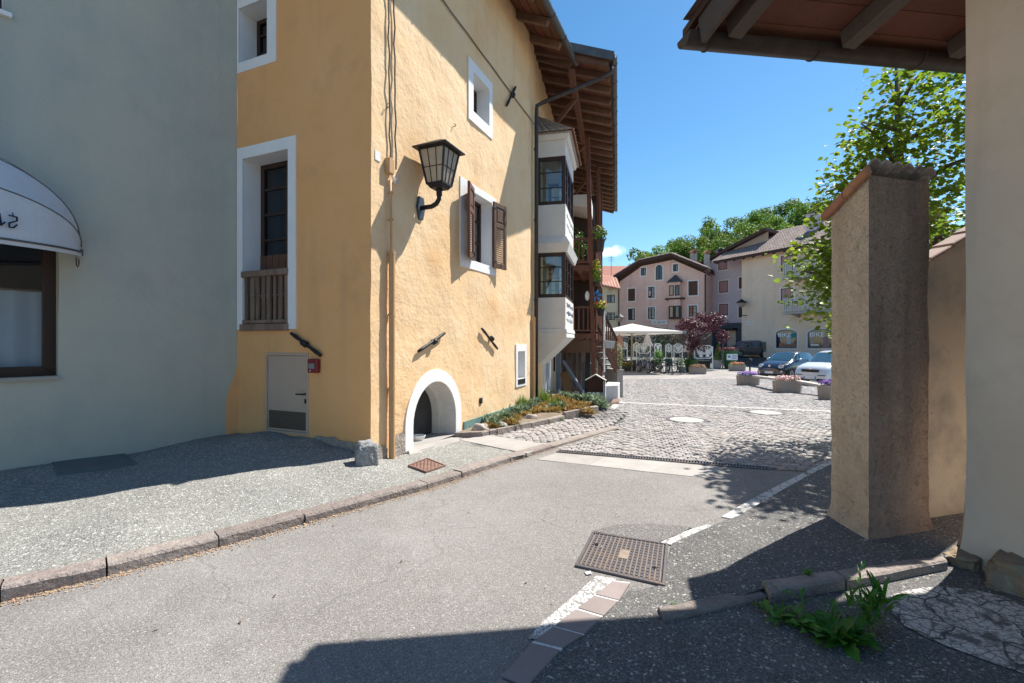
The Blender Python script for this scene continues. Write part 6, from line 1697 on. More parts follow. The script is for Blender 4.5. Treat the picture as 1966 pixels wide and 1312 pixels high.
# mortar foot
mb = MB(); q = [PL_ - dR * .16 + dL * .02, PN - dR * .10 - dL * .08, PR_ + dR * .02 - dL * .10, PR_ + dL * .1, PL_ + dR * .1]
mb.hexa([Vector((v.x, v.y, -1.62)) for v in (q[0], q[1], q[2], q[3])] + [Vector((v.x, v.y, -1.585 + .07 * (i > 9))) for i, v in enumerate((PL_ - dR * .07, PN - dR * .03 - dL * .03, PR_ - dL * .04, PR_ + dL * .1))]); mb.build('mortar_foot', m_render_bare, pil, bevel=.01)

gw = T('garden_wall', 'patchy cement garden wall with a sloping tile coping between the pillar and the beige house', 'wall', Vector((3.75, 4.05, -1.6)))
ga, gb = Vector((PR_.x - .06, PR_.y + .16, 0)), Vector((4.55, 4.36, 0))
WG = Wall(ga.xy, (gb - ga).xy, (0, -1)); wl_len = (gb - ga).xy.length
zga, zgb_t = WG.hit(1779, 505)[1], WG.hit(1855, 455)
slope_g = (zgb_t[1] - zga) / (zgb_t[0] - WG.t_at(1779))
zt_ = lambda t: zga + slope_g * (t - WG.t_at(1779))
wall_face(WG, [(0, -1.7), (wl_len, -1.7), (wl_len, zt_(wl_len)), (0, zt_(0))], [], m_cement, 'face', gw, .08, .008)
mb = MB(); mb.hexa([WG.p(0, -1.7, -.01), WG.p(wl_len, -1.7, -.01), WG.p(wl_len, -1.7, -.11), WG.p(0, -1.7, -.11), WG.p(0, zt_(0), -.01), WG.p(wl_len, zt_(wl_len), -.01), WG.p(wl_len, zt_(wl_len), -.11), WG.p(0, zt_(0), -.11)]); mb.build('core', m_cement, gw)
for k in range(4):
    t0, t1 = -.02 + .27 * k, -.02 + .27 * k + .31
    mb = MB(); mb.hexa([WG.p(t0, zt_(t0) + .012, .04), WG.p(t1, zt_(t1) - .002, .04), WG.p(t1, zt_(t1) - .002, -.13), WG.p(t0, zt_(t0) + .012, -.13), WG.p(t0, zt_(t0) + .045, .04), WG.p(t1, zt_(t1) + .025, .04), WG.p(t1, zt_(t1) + .025, -.13), WG.p(t0, zt_(t0) + .045, -.13)]); mb.build('coping_tile', m_tile_brown, gw, bevel=.008)

# corner stone at the ochre house
p = gpt(699, 893, zs); mb = MB(); mb.rock(Vector((p.x, p.y + .10, p.z + .09)), (.155, .13, .20), 4, .22, .5, .5, 4)
o = mb.build('guard_stone', m_granite, None, 'rough pale granite guard stone at the corner of the ochre house', 'stone', smooth=True)

# ------------------------------------------------------------------ flower bed
bed = T('flower_bed', 'raised stone edged bed of succulents along the sunlit wall', 'flower bed', BE[2])
bed_loop = [BE[0].xy, BE[1].xy, BE[2].xy, BE[3].xy, BE[4].xy, BE[5].xy, (BE[5] + Vector((-.05, 1.3, 0))).xy, YS2.p(3.4, 0).xy, YS.p(tB, 0).xy, YS.p(YS.t_at(889), 0).xy]
V, Fc = tri_region(bed_loop, [], .15); mb = MB(); mb.add([(q.x, q.y, zs(q.x, q.y) + .05 + .05 * noise.noise(Vector((q.x * 2, q.y * 2, 0)))) for q in V], Fc); mb.build('soil', m_earth, bed, smooth=True)
for i in range(len(BE) - 1):
    n = 1 if i == 0 else 2
    for j in range(n):
        a, b = BE[i].lerp(BE[i + 1], j / n), BE[i].lerp(BE[i + 1], (j + 1) / n); d_ = (b - a).normalized(); a += d_ * .008; b -= d_ * .008
        s_ = Vector((-d_.y, d_.x, 0)) * .09; h = .085 + .02 * (i > 3) * 3 if i > 3 else .075
        L = [a, b, b + s_, a + s_]; mb = MB(); mb.hexa([Vector((q.x, q.y, zs(q.x, q.y) - .05)) for q in L] + [Vector((q.x, q.y, zs(q.x, q.y) + h + rnd.uniform(-.008, .008))) for q in L]); mb.build('edging_stone', m_kerb, bed, bevel=.008)
rr = random.Random(21)
def rosette(mb, c, r_, n, rr, h=.10, w=.3):
    for k in range(n):
        a = rr.uniform(0, 6.28); el = rr.uniform(.15, 1.35); l = r_ * rr.uniform(.6, 1.1)
        d_ = Vector((math.cos(a) * math.cos(el), math.sin(a) * math.cos(el), math.sin(el))); s_ = d_.cross(Vector((0, 0, 1))).normalized() * l * w * .5
        b_ = Vector(c) + d_ * l * .25; m_ = b_ + d_ * l * .45 + Vector((0, 0, -.02 * l)); e_ = b_ + d_ * l - Vector((0, 0, .12 * l))
        mb.add([b_, m_ - s_, e_, m_ + s_], [(0, 1, 2, 3)])
kinds = (('sedum_clump', 'orange and green sedum clump in the bed', 'sedum clumps in the flower bed', m_sedum, .10), ('spurge_clump', 'blue green spurge clump in the bed', 'spurge clumps in the flower bed', m_spurge, .12))
pl_px = [(0, 985, 820), (1, 950, 822), (1, 968, 815), (0, 985, 812), (1, 998, 800), (0, 1010, 806), (0, 1024, 800), (1, 1010, 790), (0, 1036, 794), (0, 1048, 798), (0, 1040, 786), (0, 1062, 797), (1, 1070, 790), (0, 1078, 792), (0, 1088, 787), (0, 1058, 782), (0, 1074, 776), (0, 1090, 777), (0, 1100, 784), (0, 1112, 783), (0, 1120, 792), (1, 1104, 776), (1, 1118, 776), (1, 1130, 778), (1, 1140, 783), (0, 1126, 786), (0, 1062, 773), (1, 1085, 770), (0, 1048, 776), (0, 1100, 768), (1, 1148, 785), (0, 940, 827), (1, 1030, 783), (0, 1096, 793), (0, 1108, 797), (0, 1125, 798)]
ORD = 'first second third fourth fifth sixth seventh eighth ninth tenth eleventh twelfth thirteenth fourteenth fifteenth sixteenth seventeenth eighteenth nineteenth twentieth twenty-first twenty-second twenty-third twenty-fourth twenty-fifth twenty-sixth twenty-seventh twenty-eighth'.split()
pl_px.sort(key=lambda q: gpt(q[1], q[2], zs).y); cnt = [0, 0]
for kd_, u, v in pl_px:
    nm, lab, grp, mt, rad = kinds[kd_]; lab = lab.replace('clump in the', 'clump, ' + ORD[cnt[kd_]] + ' of its kind from the near end of the'); cnt[kd_] += 1
    p = gpt(u, v, zs); mb = MB(); s_ = rad * rr.uniform(.9, 1.5) * (.75 + p.y / 30)
    for q in range(5):
        c_ = Vector((p.x + rr.gauss(0, s_ * .55), p.y + rr.gauss(0, s_ * .55), zs(p.x, p.y) + .03))
        rosette(mb, c_, s_ * 1.15, 46, rr)
        if kd_ == 1: mb.tube([c_, c_ + Vector((rr.gauss(0, .03), rr.gauss(0, .03), s_ * .9))], .005, 4); rosette(mb, c_ + Vector((0, 0, s_ * .7)), s_ * .7, 26, rr)
    mb.build(nm, mt, None, lab, 'plant', grp, fix=False)
for (u, v, h, lab) in ((1045, 780, .42, 'tall bright green grass tuft at the foot of the dark downpipe'), (1064, 785, .24, 'short grass tuft in the middle of the flower bed'), (1000, 792, .36, 'thin upright green stalks against the sunlit wall in the bed')):
    p = gpt(u, v, zs); mb = MB()
    for k in range(120):
        a = rr.uniform(0, 6.28); l = h * rr.uniform(.5, 1.1); q = Vector((p.x + rr.gauss(0, .07), p.y + rr.gauss(0, .07), zs(p.x, p.y) + .04)); t_ = q + Vector((math.cos(a) * l * .35, math.sin(a) * l * .35, l)); s_ = Vector((-math.sin(a), math.cos(a), 0)) * .006
        mid = q.lerp(t_, .55) + Vector((0, 0, l * .08)); mb.add([q - s_, q + s_, mid + s_, mid - s_, t_], [(0, 1, 2, 3), (3, 2, 4)])
    mb.build('grass_tuft', m_grass, None, lab, 'grass', fix=False)
m_rock = mk('pale_rock', (.40, .36, .33), .9, [('n', 8, (.28, .25, .23), .45, .7, .8), ('n', 3, (.40, .27, .20), .5, .7, .6)], [('n', 14, .8, .02)])
for (u, v, r_, lab) in ((921, 830, .15, 'flat brownish rock at the near end of the flower bed'), (962, 824, .12, 'pale leaning rock between the first plants of the bed'), (1017, 808, .15, 'rounded pale rock in the middle of the flower bed'), (986, 817, .09, 'small rock beside a spurge in the bed'), (1078, 783, .12, 'pinkish rock at the back of the flower bed')):
    p = gpt(u, v, zs); mb = MB(); mb.blob((p.x, p.y, zs(p.x, p.y) + r_ * .35), (r_, r_ * .75, r_ * .62), int(u), .35, 3); mb.build('rock', m_rock, None, lab, 'rock', smooth=True)

# ------------------------------------------------------------------ weeds at the yard kerb
def leaf_mesh(name, L, w, lobes, mat, curl=.3):
    n = 6; V = []; Fc = []
    for k in range(n + 1):
        f = k / n; ww = w * math.sin(math.pi * min(1, f * .9 + .08)) ** .8 * (1 + lobes * math.sin(f * 22)) * .5; zc = L * curl * (f - f * f * 1.35)
        V += [(f * L, -ww, zc + abs(ww) * .25), (f * L, 0, zc), (f * L, ww, zc + abs(ww) * .25)]
    for k in range(n): Fc += [(3 * k, 3 * k + 1, 3 * k + 4, 3 * k + 3), (3 * k + 1, 3 * k + 2, 3 * k + 5, 3 * k + 4)]
    me = bpy.data.meshes.new(name); me.from_pydata(V, [], Fc); me.materials.append(mat); me.shade_smooth(); return me
lm = [leaf_mesh('leaf', .20, .05, .5, m_weed), leaf_mesh('leaf', .17, .075, .2, m_weed), leaf_mesh('leaf', .12, .016, .0, m_weed, .5)]
m_weed2 = mk('bright_weed_leaf', (.14, .30, .03), .5, rand=.25, trans=.3); lm2 = leaf_mesh('leaf', .10, .02, .0, m_weed2, .6)
def weed(lab, base, clumps, rr):
    o = T('weed_plant', lab, 'weed', base)
    for (dx, dy, n, kk, el0, el1, sc) in clumps:
        for k in range(n):
            l = bpy.data.objects.new('leaf', lm[kk] if kk < 3 else lm2); COL.objects.link(l); l.parent = o
            l.location = (dx + rr.gauss(0, .012), dy + rr.gauss(0, .012), .01 + (rr.uniform(0, .16) if kk == 2 else 0)); s_ = sc * rr.uniform(.7, 1.2); l.scale = (s_, s_, s_)
            l.rotation_euler = (rr.gauss(0, .3), -rr.uniform(el0, el1), rr.uniform(0, 6.28))
p = gpt(1600, 1240); q = lambda u, v: gpt(u, v) - p
w_ = []
for (u, v, n, kk, e0_, e1_, s_) in ((1475, 1178, 9, 3, .1, .9, .5), (1500, 1188, 9, 2, .2, 1.0, .6), (1490, 1192, 12, 0, .1, .7, .55), (1520, 1205, 14, 0, .1, .7, .6), (1535, 1200, 10, 2, .3, 1.1, .7), (1600, 1222, 14, 2, .3, 1.2, .8), (1625, 1240, 12, 1, .05, .5, .8), (1655, 1240, 10, 3, .1, .8, .8), (1550, 1212, 10, 0, .1, .8, .7), (1580, 1225, 12, 1, .1, .8, .8), (1610, 1235, 12, 1, .1, .9, .9), (1640, 1230, 12, 0, .1, .9, .8), (1570, 1205, 9, 1, .2, .9, .6), (1630, 1210, 14, 2, .4, 1.3, 1.0)):
    d_ = q(u, v); w_.append((d_.x, d_.y, n, kk, e0_, e1_, s_))
weed('sprawling dark green dandelion weed on the forecourt beside the red kerb', p, w_, rr)
p = gpt(1680, 1205); w_ = [(q_.x, q_.y, 15, 2, .5, 1.4, s_) for q_, s_ in ((gpt(u, v) - p, s_) for u, v, s_ in ((1660, 1195, 1.0), (1680, 1205, 1.2), (1700, 1208, 1.1), (1668, 1215, 1.0)))]
weed('upright feathery green weed next to the cracked white paint', p, w_, rr)
p = gpt(1549, 1108, zyard); weed('small bright green seedling behind the red kerb', p, [(0, 0, 14, 3, .3, 1.3, .55)], rr)
p = gpt(1453, 1168); weed('tiny weed at the joint of the two red kerb stones', p, [(0, 0, 10, 3, .2, 1.2, .42), (.05, .0, 8, 2, .3, 1.2, .4)], rr)
p = gpt(1655, 1142); weed('thin dry weed below the second raised kerb stone', p, [(0, 0, 8, 2, .5, 1.4, .7)], rr)
p = gpt(1293, 1162, zg); weed('tiny green weed on the asphalt near the end of the red kerb', p, [(0, 0, 6, 3, .2, 1.0, .3)], rr)
p = gpt(1062, 812, zs); weed('low green weeds in front of the flower bed edging', p, [(0, 0, 10, 3, .2, 1.1, .7), (.2, .3, 10, 3, .2, 1.1, .7)], rr)

# ------------------------------------------------------------------ lime tree behind the garden wall
lime = T('lime_tree', 'leafy lime tree with pale bracts rising behind the gate pillar', 'tree', (5.9, 7.2, -1.65))
mb = MB(); tb = Vector((5.9, 7.2, -1.65)); mb.tube([tb, tb + Vector((.03, .02, 1.2)), tb + Vector((-.05, .05, 2.6)), tb + Vector((.05, 0, 4.4)), tb + Vector((0, 0, 6.0))], [.15, .125, .10, .06, .02], 10)
limbs = []
for k in range(16):
    a = k * 2.4; z = 1.0 + 4.2 * k / 15; l = 1.7 * (1 - .6 * k / 15) + .2; s_ = tb + Vector((0, 0, z)); e_ = s_ + Vector((math.cos(a) * l, math.sin(a) * l, l * .35)); m_ = s_.lerp(e_, .5) + Vector((0, 0, .12)); limbs.append((s_, m_, e_))
NL = len(limbs)
for tgt in (Vector((4.72, 6.9, 1.55)), Vector((4.60, 6.9, 1.15)), Vector((4.70, 6.95, .85)), Vector((4.75, 6.9, 1.0)), Vector((4.9, 6.9, 2.1))):
    s_ = tb + Vector((0, 0, 2.6 + .5 * tgt.z)); limbs.append((s_, s_.lerp(tgt, .5) + Vector((0, 0, .22)), tgt))
def in_crown(q):
    """the crown leans over the garden side: keep it off the square and the street"""
    r_ = q.x / q.y; e_ = q.z / q.y
    lim = np.interp(e_, [-.3, -.02, .03, .07, .22, .28, .34, .40, .47, .56, .62], [.80, .72, .66, .585, .60, .665, .655, .70, .73, .80, .86])
    return r_ > lim + .02 * noise.noise(q * 2.5) and q.z / q.y < .60
for s_, m_, e_ in limbs:
    if in_crown(e_) and in_crown(m_): mb.tube([s_, m_, e_], [.05, .03, .008], 6)
    elif in_crown(m_): mb.tube([s_, m_], [.05, .01], 6)
mb.build('trunk', m_bark, lime, smooth=True)
def leaf(mb, p, d_, nrm, s_):
    d_ = d_.normalized(); sx = d_.cross(nrm).normalized(); nn = sx.cross(d_)
    mb.add([p, p + d_ * s_ * .18 + sx * s_ * .36, p + d_ * s_ * .55 + sx * s_ * .40 + nn * s_ * .06, p + d_ * s_, p + d_ * s_ * .55 - sx * s_ * .40 + nn * s_ * .06, p + d_ * s_ * .18 - sx * s_ * .36, p + d_ * s_ * .5],
        [(0, 1, 2, 6), (6, 2, 3), (6, 3, 4), (0, 6, 4, 5)])
mbL, mbB = MB(), MB(); rr = random.Random(77)
twigs = []
for li, (s_, m_, e_) in enumerate(limbs):
    for k in range(30 if li < NL else 22):
        f = rr.uniform(.25, 1.05); sg_ = 1.0 if li < NL else .5; c_ = (s_.lerp(m_, f * 2) if f < .5 else m_.lerp(e_, f * 2 - 1)) + Vector((rr.gauss(0, .26), rr.gauss(0, .26), rr.gauss(0, .24))) * sg_; twigs.append(c_)
for k in range(520):
    z = rr.uniform(.3, 6.3); f = (z - .3) / 6.0; rad = 1.45 * math.sin(math.pi * min(1, f * .86 + .14)) ** .75 * rr.uniform(.45, 1.0); a = rr.uniform(0, 6.28); twigs.append(tb + Vector((math.cos(a) * rad * 1.0, math.sin(a) * rad, z + .3)))
twigs = [q for q in twigs if in_crown(q)]
_tw = np.array([tuple(q) for q in twigs]); twigs = [q for q in twigs if (((_tw - np.array(tuple(q))) ** 2).sum(1) < .16).sum() >= 4]   # no twig hangs alone in the air
for c_ in twigs:
    for k in range(rr.randint(9, 15)):
        p = c_ + Vector((rr.gauss(0, .15), rr.gauss(0, .15), rr.gauss(0, .14)))
        nrm = Vector((rr.gauss(0, .55), rr.gauss(0, .55), 1)).normalized(); a = rr.uniform(0, 6.28); d_ = Vector((math.cos(a), math.sin(a), -.45)); leaf(mbL, p, d_, nrm, rr.uniform(.055, .115))
    if rr.random() < .75:
        for k in range(rr.randint(1, 4)):
            p = c_ + Vector((rr.gauss(0, .15), rr.gauss(0, .15), rr.gauss(0, .1) - .08)); d_ = Vector((rr.gauss(0, .3), rr.gauss(0, .3), -1)).normalized(); sx = d_.orthogonal().normalized() * .012
            mbB.add([p - sx * .5, p + sx * .5, p + d_ * .09 + sx, p + d_ * .09 - sx], [(0, 1, 2, 3)])
mbL.build('crown', m_leaf_lime, lime, kind='stuff', fix=False); mbB.build('bracts', m_leaf_bract, lime, kind='stuff', fix=False)
# dry stems, soil and litter round the weeds and along the wall feet
rr = random.Random(31); mb = MB()
for k in range(500):
    f = rr.random(); a, b = gpt(1450, 1172), gpt(1700, 1228); p = a.lerp(b, f) + Vector((rr.gauss(0, .05), rr.gauss(0, .06), 0)); p.z = zg(p.x, p.y) + .010; chip(mb, p, rr.uniform(.004, .013))
for k in range(60):
    f = rr.random(); a, b = gpt(1480, 1185), gpt(1690, 1215); p = a.lerp(b, f) + Vector((rr.gauss(0, .04), rr.gauss(0, .04), 0)); p.z = zg(p.x, p.y) + .01; an = rr.uniform(0, 6.28); l = rr.uniform(.03, .11)
    mb.tube([p, p + Vector((math.cos(an) * l * .6, math.sin(an) * l * .6, l * rr.uniform(.1, .9)))], .0014, 3)
mb.build('weed_litter', mk('dry_stems_and_soil', (.20, .145, .085), .95, island=.5), kind='stuff', label='dry stems and crumbs of soil round the weeds on the forecourt', fix=False)
mb = MB()
def foot(W, t0, t1, n, zf, out):
    for k in range(n):
        t = rr.uniform(t0, t1); q = W.p(t, 0, abs(rr.gauss(0, out)) + .012); q.z = zf(q.x, q.y) + .004; chip(mb, q, rr.uniform(.004, .012))
foot(GW, .2, 3.2, 420, zs, .04); foot(YF, .15, 2.2, 260, zs, .04); foot(YS, .2, .75, 160, zs, .04); foot(RW, .0, 1.2, 120, zg, .06)
mb.build('wall_foot_grit', mk('wall_grit', (.25, .22, .19), .95, island=.5), kind='stuff', label='grit and plaster crumbs along the foot of the walls', fix=False)
# a few small dark leaves and stains lying on the street
m_dl = mk('dead_leaf', (.10, .07, .045), .8, island=.5); k_ = 0
for (u, v) in ((527, 1146), (461, 1197), (770, 1080), (900, 985), (1010, 1120), (640, 1010), (300, 1210), (1240, 960)):
    p = gpt(u, v); a = rr.uniform(0, 6.28); mb = MB(); d_ = Vector((math.cos(a), math.sin(a), .15)) * .016; s_ = Vector((-d_.y, d_.x, 0)) * .45
    mb.add([p + Vector((0, 0, .006)) - d_, p + Vector((0, 0, .010)) + s_, p + Vector((0, 0, .008)) + d_, p + Vector((0, 0, .006)) - s_], [(0, 1, 2, 3)])
    mb.build('dead_leaf', m_dl, None, 'tiny dead leaf lying on the bare asphalt of the street', 'leaf', 'dead leaves on the street', fix=False)
# ------------------------------------------------------------------ houses round the square
m_pink = mk('pink_plaster', (.78, .50, .42), .92, [('n', .35, (.80, .57, .46), .35, .65, .9), ('n', 1.6, (.64, .41, .35), .5, .72, .7), ('ns', 2, (.58, .38, .33), .54, .7, .6), ('n', 6, (.52, .34, .29), .6, .8, .5)], [('n', 4, .2, .02)])
m_lilac = mk('lilac_plaster', (.60, .535, .585), .92, [('n', .4, (.64, .57, .61), .4, .65, .8)])
m_lilac_top = mk('buff_gable', (.42, .33, .26), .92)
m_slate_base = mk('slate_blue_base', (.085, .10, .125), .9)
m_tan = mk('tan_plaster', (.78, .60, .45), .92, [('n', .3, (.80, .64, .49), .4, .65, .8), ('n', 1.8, (.64, .52, .405), .5, .72, .6), ('ns', 1.2, (.60, .49, .39), .54, .7, .5)])
m_cream = mk('cream_plaster', (.62, .54, .38), .92, [('n', .6, (.54, .47, .33), .4, .65, .8)])
m_stucco_w = mk('pale_surround', (.80, .74, .70), .9)
m_red_tile = mk('red_roof', (.30, .125, .075), .85, [('n', 2, (.36, .17, .11), .4, .7, .8)], island=.3)
m_roof_dark = mk('dark_brown_eaves', (.06, .028, .022), .7)
m_shut = mk('brown_shutter', (.085, .035, .024), .6, [('n', 9, (.12, .055, .04), .4, .7, .7)], rand=.1)
m_pinkpane = mk('pink_pane', (.42, .25, .25), .6)  # plain pink tone filling the panes
def far_win(W, parent, u0, v0, u1, v1, kind='glass', sur=m_stucco_w, arch=False, dep=.035, bars=1, sw=.12):
    t0, z1 = W.hit(u0, v0); t1, z0 = W.hit(u1, v1)
    a, b = min(t0, t1), max(t0, t1)
    if arch:
        n = 10; sp = z1 - (b - a) / 2 * arch; c = (a + b) / 2
        def lp(e):
            r_ = (b - a) / 2 - e; h_ = (z1 - sp) - e
            return [(c - r_, z0 + e)] + [(c - r_ * math.cos(math.pi * k / n), sp + h_ * math.sin(math.pi * k / n)) for k in range(n + 1)] + [(c + r_, z0 + e)]
    else: lp = lambda e: rloop(a + e, b - e, z0 + e, z1 - e)
    mb = MB(); ring(W, lp(0), lp(sw), -.02, dep, mb); win = mb.build('window', sur, parent)
    inner = lp(sw)
    mb = MB(); mb.add([W.p(t, z, .006) for t, z in inner], [tuple(range(len(inner)))])
    if kind == 'shut':
        o = mb.build('shutter_panel', m_shut, win, fix=False)
        mb = MB(); n = 9
        for k in range(n):
            z = z0 + sw + (z1 - z0 - 2 * sw) * (k + .5) / n; mb.wbox(W, a + sw + .03, b - sw - .03, z - .05, z + .03, .005, .022)
        mb.wbox(W, (a + b) / 2 - .03, (a + b) / 2 + .03, z0 + sw, z1 - sw, .005, .03)
        mb.build('louvres', m_shut, win, kind='stuff')
    else:
        mb.build('pane', m_pinkpane if kind == 'pink' else m_glass_dark, win, fix=False)
        fm = m_wood_dark if kind != 'grey' else m_gutter_grey
        mb = MB(); e2 = lp(sw + .07); ring(W, inner, e2, .004, .022, mb)
        for k in range(1, bars + 1):
            t = a + (b - a) * k / (bars + 1); mb.wbox(W, t - .05, t + .05, z0 + sw, z1 - sw, .004, .024)
        if not arch and kind == 'glass':
            for f in (.38, .68): mb.wbox(W, a + sw, b - sw, z0 + (z1 - z0) * f - .02, z0 + (z1 - z0) * f + .02, .004, .02)
        mb.build('frame', fm, win)
        if kind == 'glass' and not arch:
            mb = MB(); w_ = (b - a - 2 * sw) / 2; mb.wbox(W, (a + b) / 2 + .08, b - sw - .1, z0 + sw + .08, z1 - sw - .1, .007, .012); mb.build('curtain', m_conc_pale, win)
    return win

# pink gabled inn
PW = Wall((11.96, 52.0), (7.54, -5.0), (-.5, -1))
wlen = (PW.t_at(1357) - 0)
pk = T('pink_house', 'old pink plastered gabled house with a small bay and brown shutters across the square', 'house', PW.p(wlen / 2, -1.5))
prof = [PW.hit(*q) for q in ((1190, 541), (1233, 511), (1292, 499), (1357, 527))]
wall_face(PW, [(0, -1.8), (wlen, -1.8), (wlen, prof[3][1])] + [prof[2], prof[1], (0, prof[0][1])], [], m_pink, 'front_wall', pk, .6, .02)
bk3 = -11.0
mb = MB(); mb.quad(PW.p(0, -1.8, 0), PW.p(0, -1.8, bk3), PW.p(0, prof[0][1], bk3), PW.p(0, prof[0][1], 0)); mb.quad(PW.p(wlen, -1.8, 0), PW.p(wlen, -1.8, bk3), PW.p(wlen, prof[3][1], bk3), PW.p(wlen, prof[3][1], 0)); mb.build('side_wall', m_pink, pk, fix=False)
rfp = [PW.hit(*q) for q in ((1177, 540), (1231, 507), (1292, 494), (1361, 522))]
mb = MB()
for i in range(3):
    (ta, za), (tb2, zb2) = rfp[i], rfp[i + 1]
    mb.hexa([PW.p(ta, za, .75), PW.p(tb2, zb2, .75), PW.p(tb2, zb2 + (.9 if i < 2 else 0) * 0, bk3), PW.p(ta, za, bk3), PW.p(ta, za + .28, .75), PW.p(tb2, zb2 + .28, .75), PW.p(tb2, zb2 + .28, bk3), PW.p(ta, za + .28, bk3)])
rf_ = mb.build('roof', m_roof_dark, pk)
for i in range(3):
    (ta, za), (tb2, zb2) = rfp[i], rfp[i + 1]
    lo, hi = ((ta, za), (tb2, zb2)) if za < zb2 else ((tb2, zb2), (ta, za))
    tile_field((PW.p(lo[0], lo[1] + .30, .8), PW.p(lo[0], lo[1] + .30, bk3), PW.p(hi[0], hi[1] + .30, bk3), PW.p(hi[0], hi[1] + .30, .8)), 26, 5, m_tile_brown, 'roof_tiles', rf_)
hp1, hp2, hp3 = PW.p(rfp[1][0], rfp[1][1] + .3, .5), PW.p(rfp[2][0], rfp[2][1] + .3, .5), PW.p(PW.t_at(1268) + .6, PW.hit(1268, 487)[1] + .55, -3.5)
mb = MB(); mb.add([hp1, hp2, hp3, PW.p(rfp[1][0], rfp[1][1] + .3, bk3), PW.p(rfp[2][0], rfp[2][1] + .3, bk3)], [(0, 1, 2), (0, 2, 3), (1, 4, 2), (3, 2, 4)]); mb.build('roof_hump', m_tile_brown, rf_, fix=True)
for (u0, v0, u1, v1, kd_, ar_) in ((1228.5, 513, 1242.5, 531, 'glass', 0), (1290, 506, 1304, 523, 'glass', 0), (1257, 507.5, 1274, 539, 'glass', 1.0), (1204, 553, 1221.5, 580, 'shut', 0), (1242.5, 549.5, 1259, 574, 'glass', 0), (1319.5, 538.5, 1342, 569, 'shut', 0),
                                    (1204, 591, 1221.5, 617, 'glass', 0), (1242, 588.5, 1259.5, 615, 'glass', 0), (1320, 585, 1340.5, 610, 'glass', 0), (1206, 640, 1222, 664, 'glass', 0), (1316, 634, 1334, 655, 'glass', 0)):
    far_win(PW, pk, u0, v0, u1, v1, kd_, arch=ar_)
# its little oriel
o0, o1 = PW.t_at(1286.5), PW.t_at(1308.5); oz = lambda v: PW.hit(1297, v)[1]
mb = MB(); mb.wbox(PW, o0, o1, oz(588), oz(542), 0, .55); ob = mb.build('oriel', m_pink, pk)
mb = MB(); mb.hexa([PW.p(o0 - .2, oz(543), .75), PW.p(o1 + .2, oz(543), .75), PW.p(o1 + .2, oz(543), 0), PW.p(o0 - .2, oz(543), 0), PW.p((o0 + o1) / 2 - .05, oz(528), .05), PW.p((o0 + o1) / 2 + .05, oz(528), .05), PW.p((o0 + o1) / 2 + .05, oz(528), 0), PW.p((o0 + o1) / 2 - .05, oz(528), 0)]); mb.build('oriel_roof', m_gutter_grey, ob)
WO = Wall(PW.p(0, 0, .55).xy, PW.d, PW.n)
for (v0, v1) in ((549, 569), (588, 611)):
    if v0 > 580: mb = MB(); mb.wbox(PW, o0, o1, oz(613), oz(588.5), 0, .55); mb.build('oriel_lower', m_shut, ob)
    for k in range(2):
        a = o0 + (o1 - o0) * k / 2 + .06; b = o0 + (o1 - o0) * (k + 1) / 2 - .06; mb = MB(); mb.wbox(WO, a, b, oz(v1), oz(v0), -.02, .03); mb.build('casement', m_wood_dark, ob)
        mb = MB(); mb.wbox(WO, a + .1, b - .1, oz(v1) + .1, oz(v0) - .1, .02, .036); mb.build('pane', m_glass_dark if k else m_bay_in, ob)
mb = MB(); mb.wbox(PW, o0 - .35, o1 + .35, oz(576), oz(573), 0, .62); mb.build('oriel_ledge', m_roof_dark, ob)
def bars_sign(W, t0, t1, z0, z1, off, mat, parent, n, rr):
    """illegible far lettering: a row of little upright marks"""
    mb = MB()
    for k in range(n):
        if k % 6 == 5: continue
        a = t0 + (t1 - t0) * (k + .2) / n; b = t0 + (t1 - t0) * (k + .2 + rr.uniform(.25, .6)) / n
        mb.wbox(W, a, b, z0 + (z1 - z0) * rr.uniform(0, .3), z1 - (z1 - z0) * rr.uniform(0, .25), off, off + .01)
    return mb.build('lettering', mat, parent, kind='stuff')
sg = PW.rect(1251.5, 615.5, 1281.5, 623)
o_ = T('inn_sign', 'long pale sign board with faint lettering on the pink house front', 'sign', PW.p((sg[0] + sg[1]) / 2, sg[2], .02))
mb = MB(); mb.wbox(PW, sg[0], sg[1], sg[2], sg[3], .02, .07); mb.build('board', m_stucco_w, o_)
bars_sign(PW, sg[0] + .12, sg[1] - .12, sg[2] + .1, sg[3] - .1, .07, m_conc, o_, 18, random.Random(4))
def chimney(parent, base, w, d, h, mat, cap, ang=0):
    mb = MB(); mb.box(base + Vector((0, 0, h / 2)), (w, d, h), ang); c_ = mb.build('chimney', mat, parent)
    mb = MB(); 
    for sx in (-1, 1): mb.box(base + Vector((sx * w * .4, 0, h + .1)), (.08, d * .9, .2), ang)
    mb.build('cap_feet', mat, c_, kind='stuff')
    mb = MB(); e_ = .14; mb.hexa([base + Vector((x * (w / 2 + e_), y * (d / 2 + e_), h + .2)) for x, y in ((-1, -1), (1, -1), (1, 1), (-1, 1))] + [base + Vector((x * .05, y * (d / 2 + e_), h + .48)) for x, y in ((-1, -1), (1, -1), (1, 1), (-1, 1))]); mb.build('cap', cap, c_)
pz_ = PW.p(PW.t_at(1321), PW.hit(1321, 498)[1] - .4, -2.5); chimney(pk, pz_ + Vector((0, 0, .2)), .55, .55, 1.1, m_conc_pale, m_tile)
pz_ = PW.p(PW.t_at(1353), PW.hit(1353, 513)[1] - .4, -1.0); chimney(pk, pz_, .42, .42, 1.75, m_conc_pale, m_tile)
mb = MB(); mb.tube([PW.p(wlen - .12, prof[3][1], .1), PW.p(wlen - .12, -1.5, .1)], .08, 8); mb.build('downpipe', m_gutter, pk)

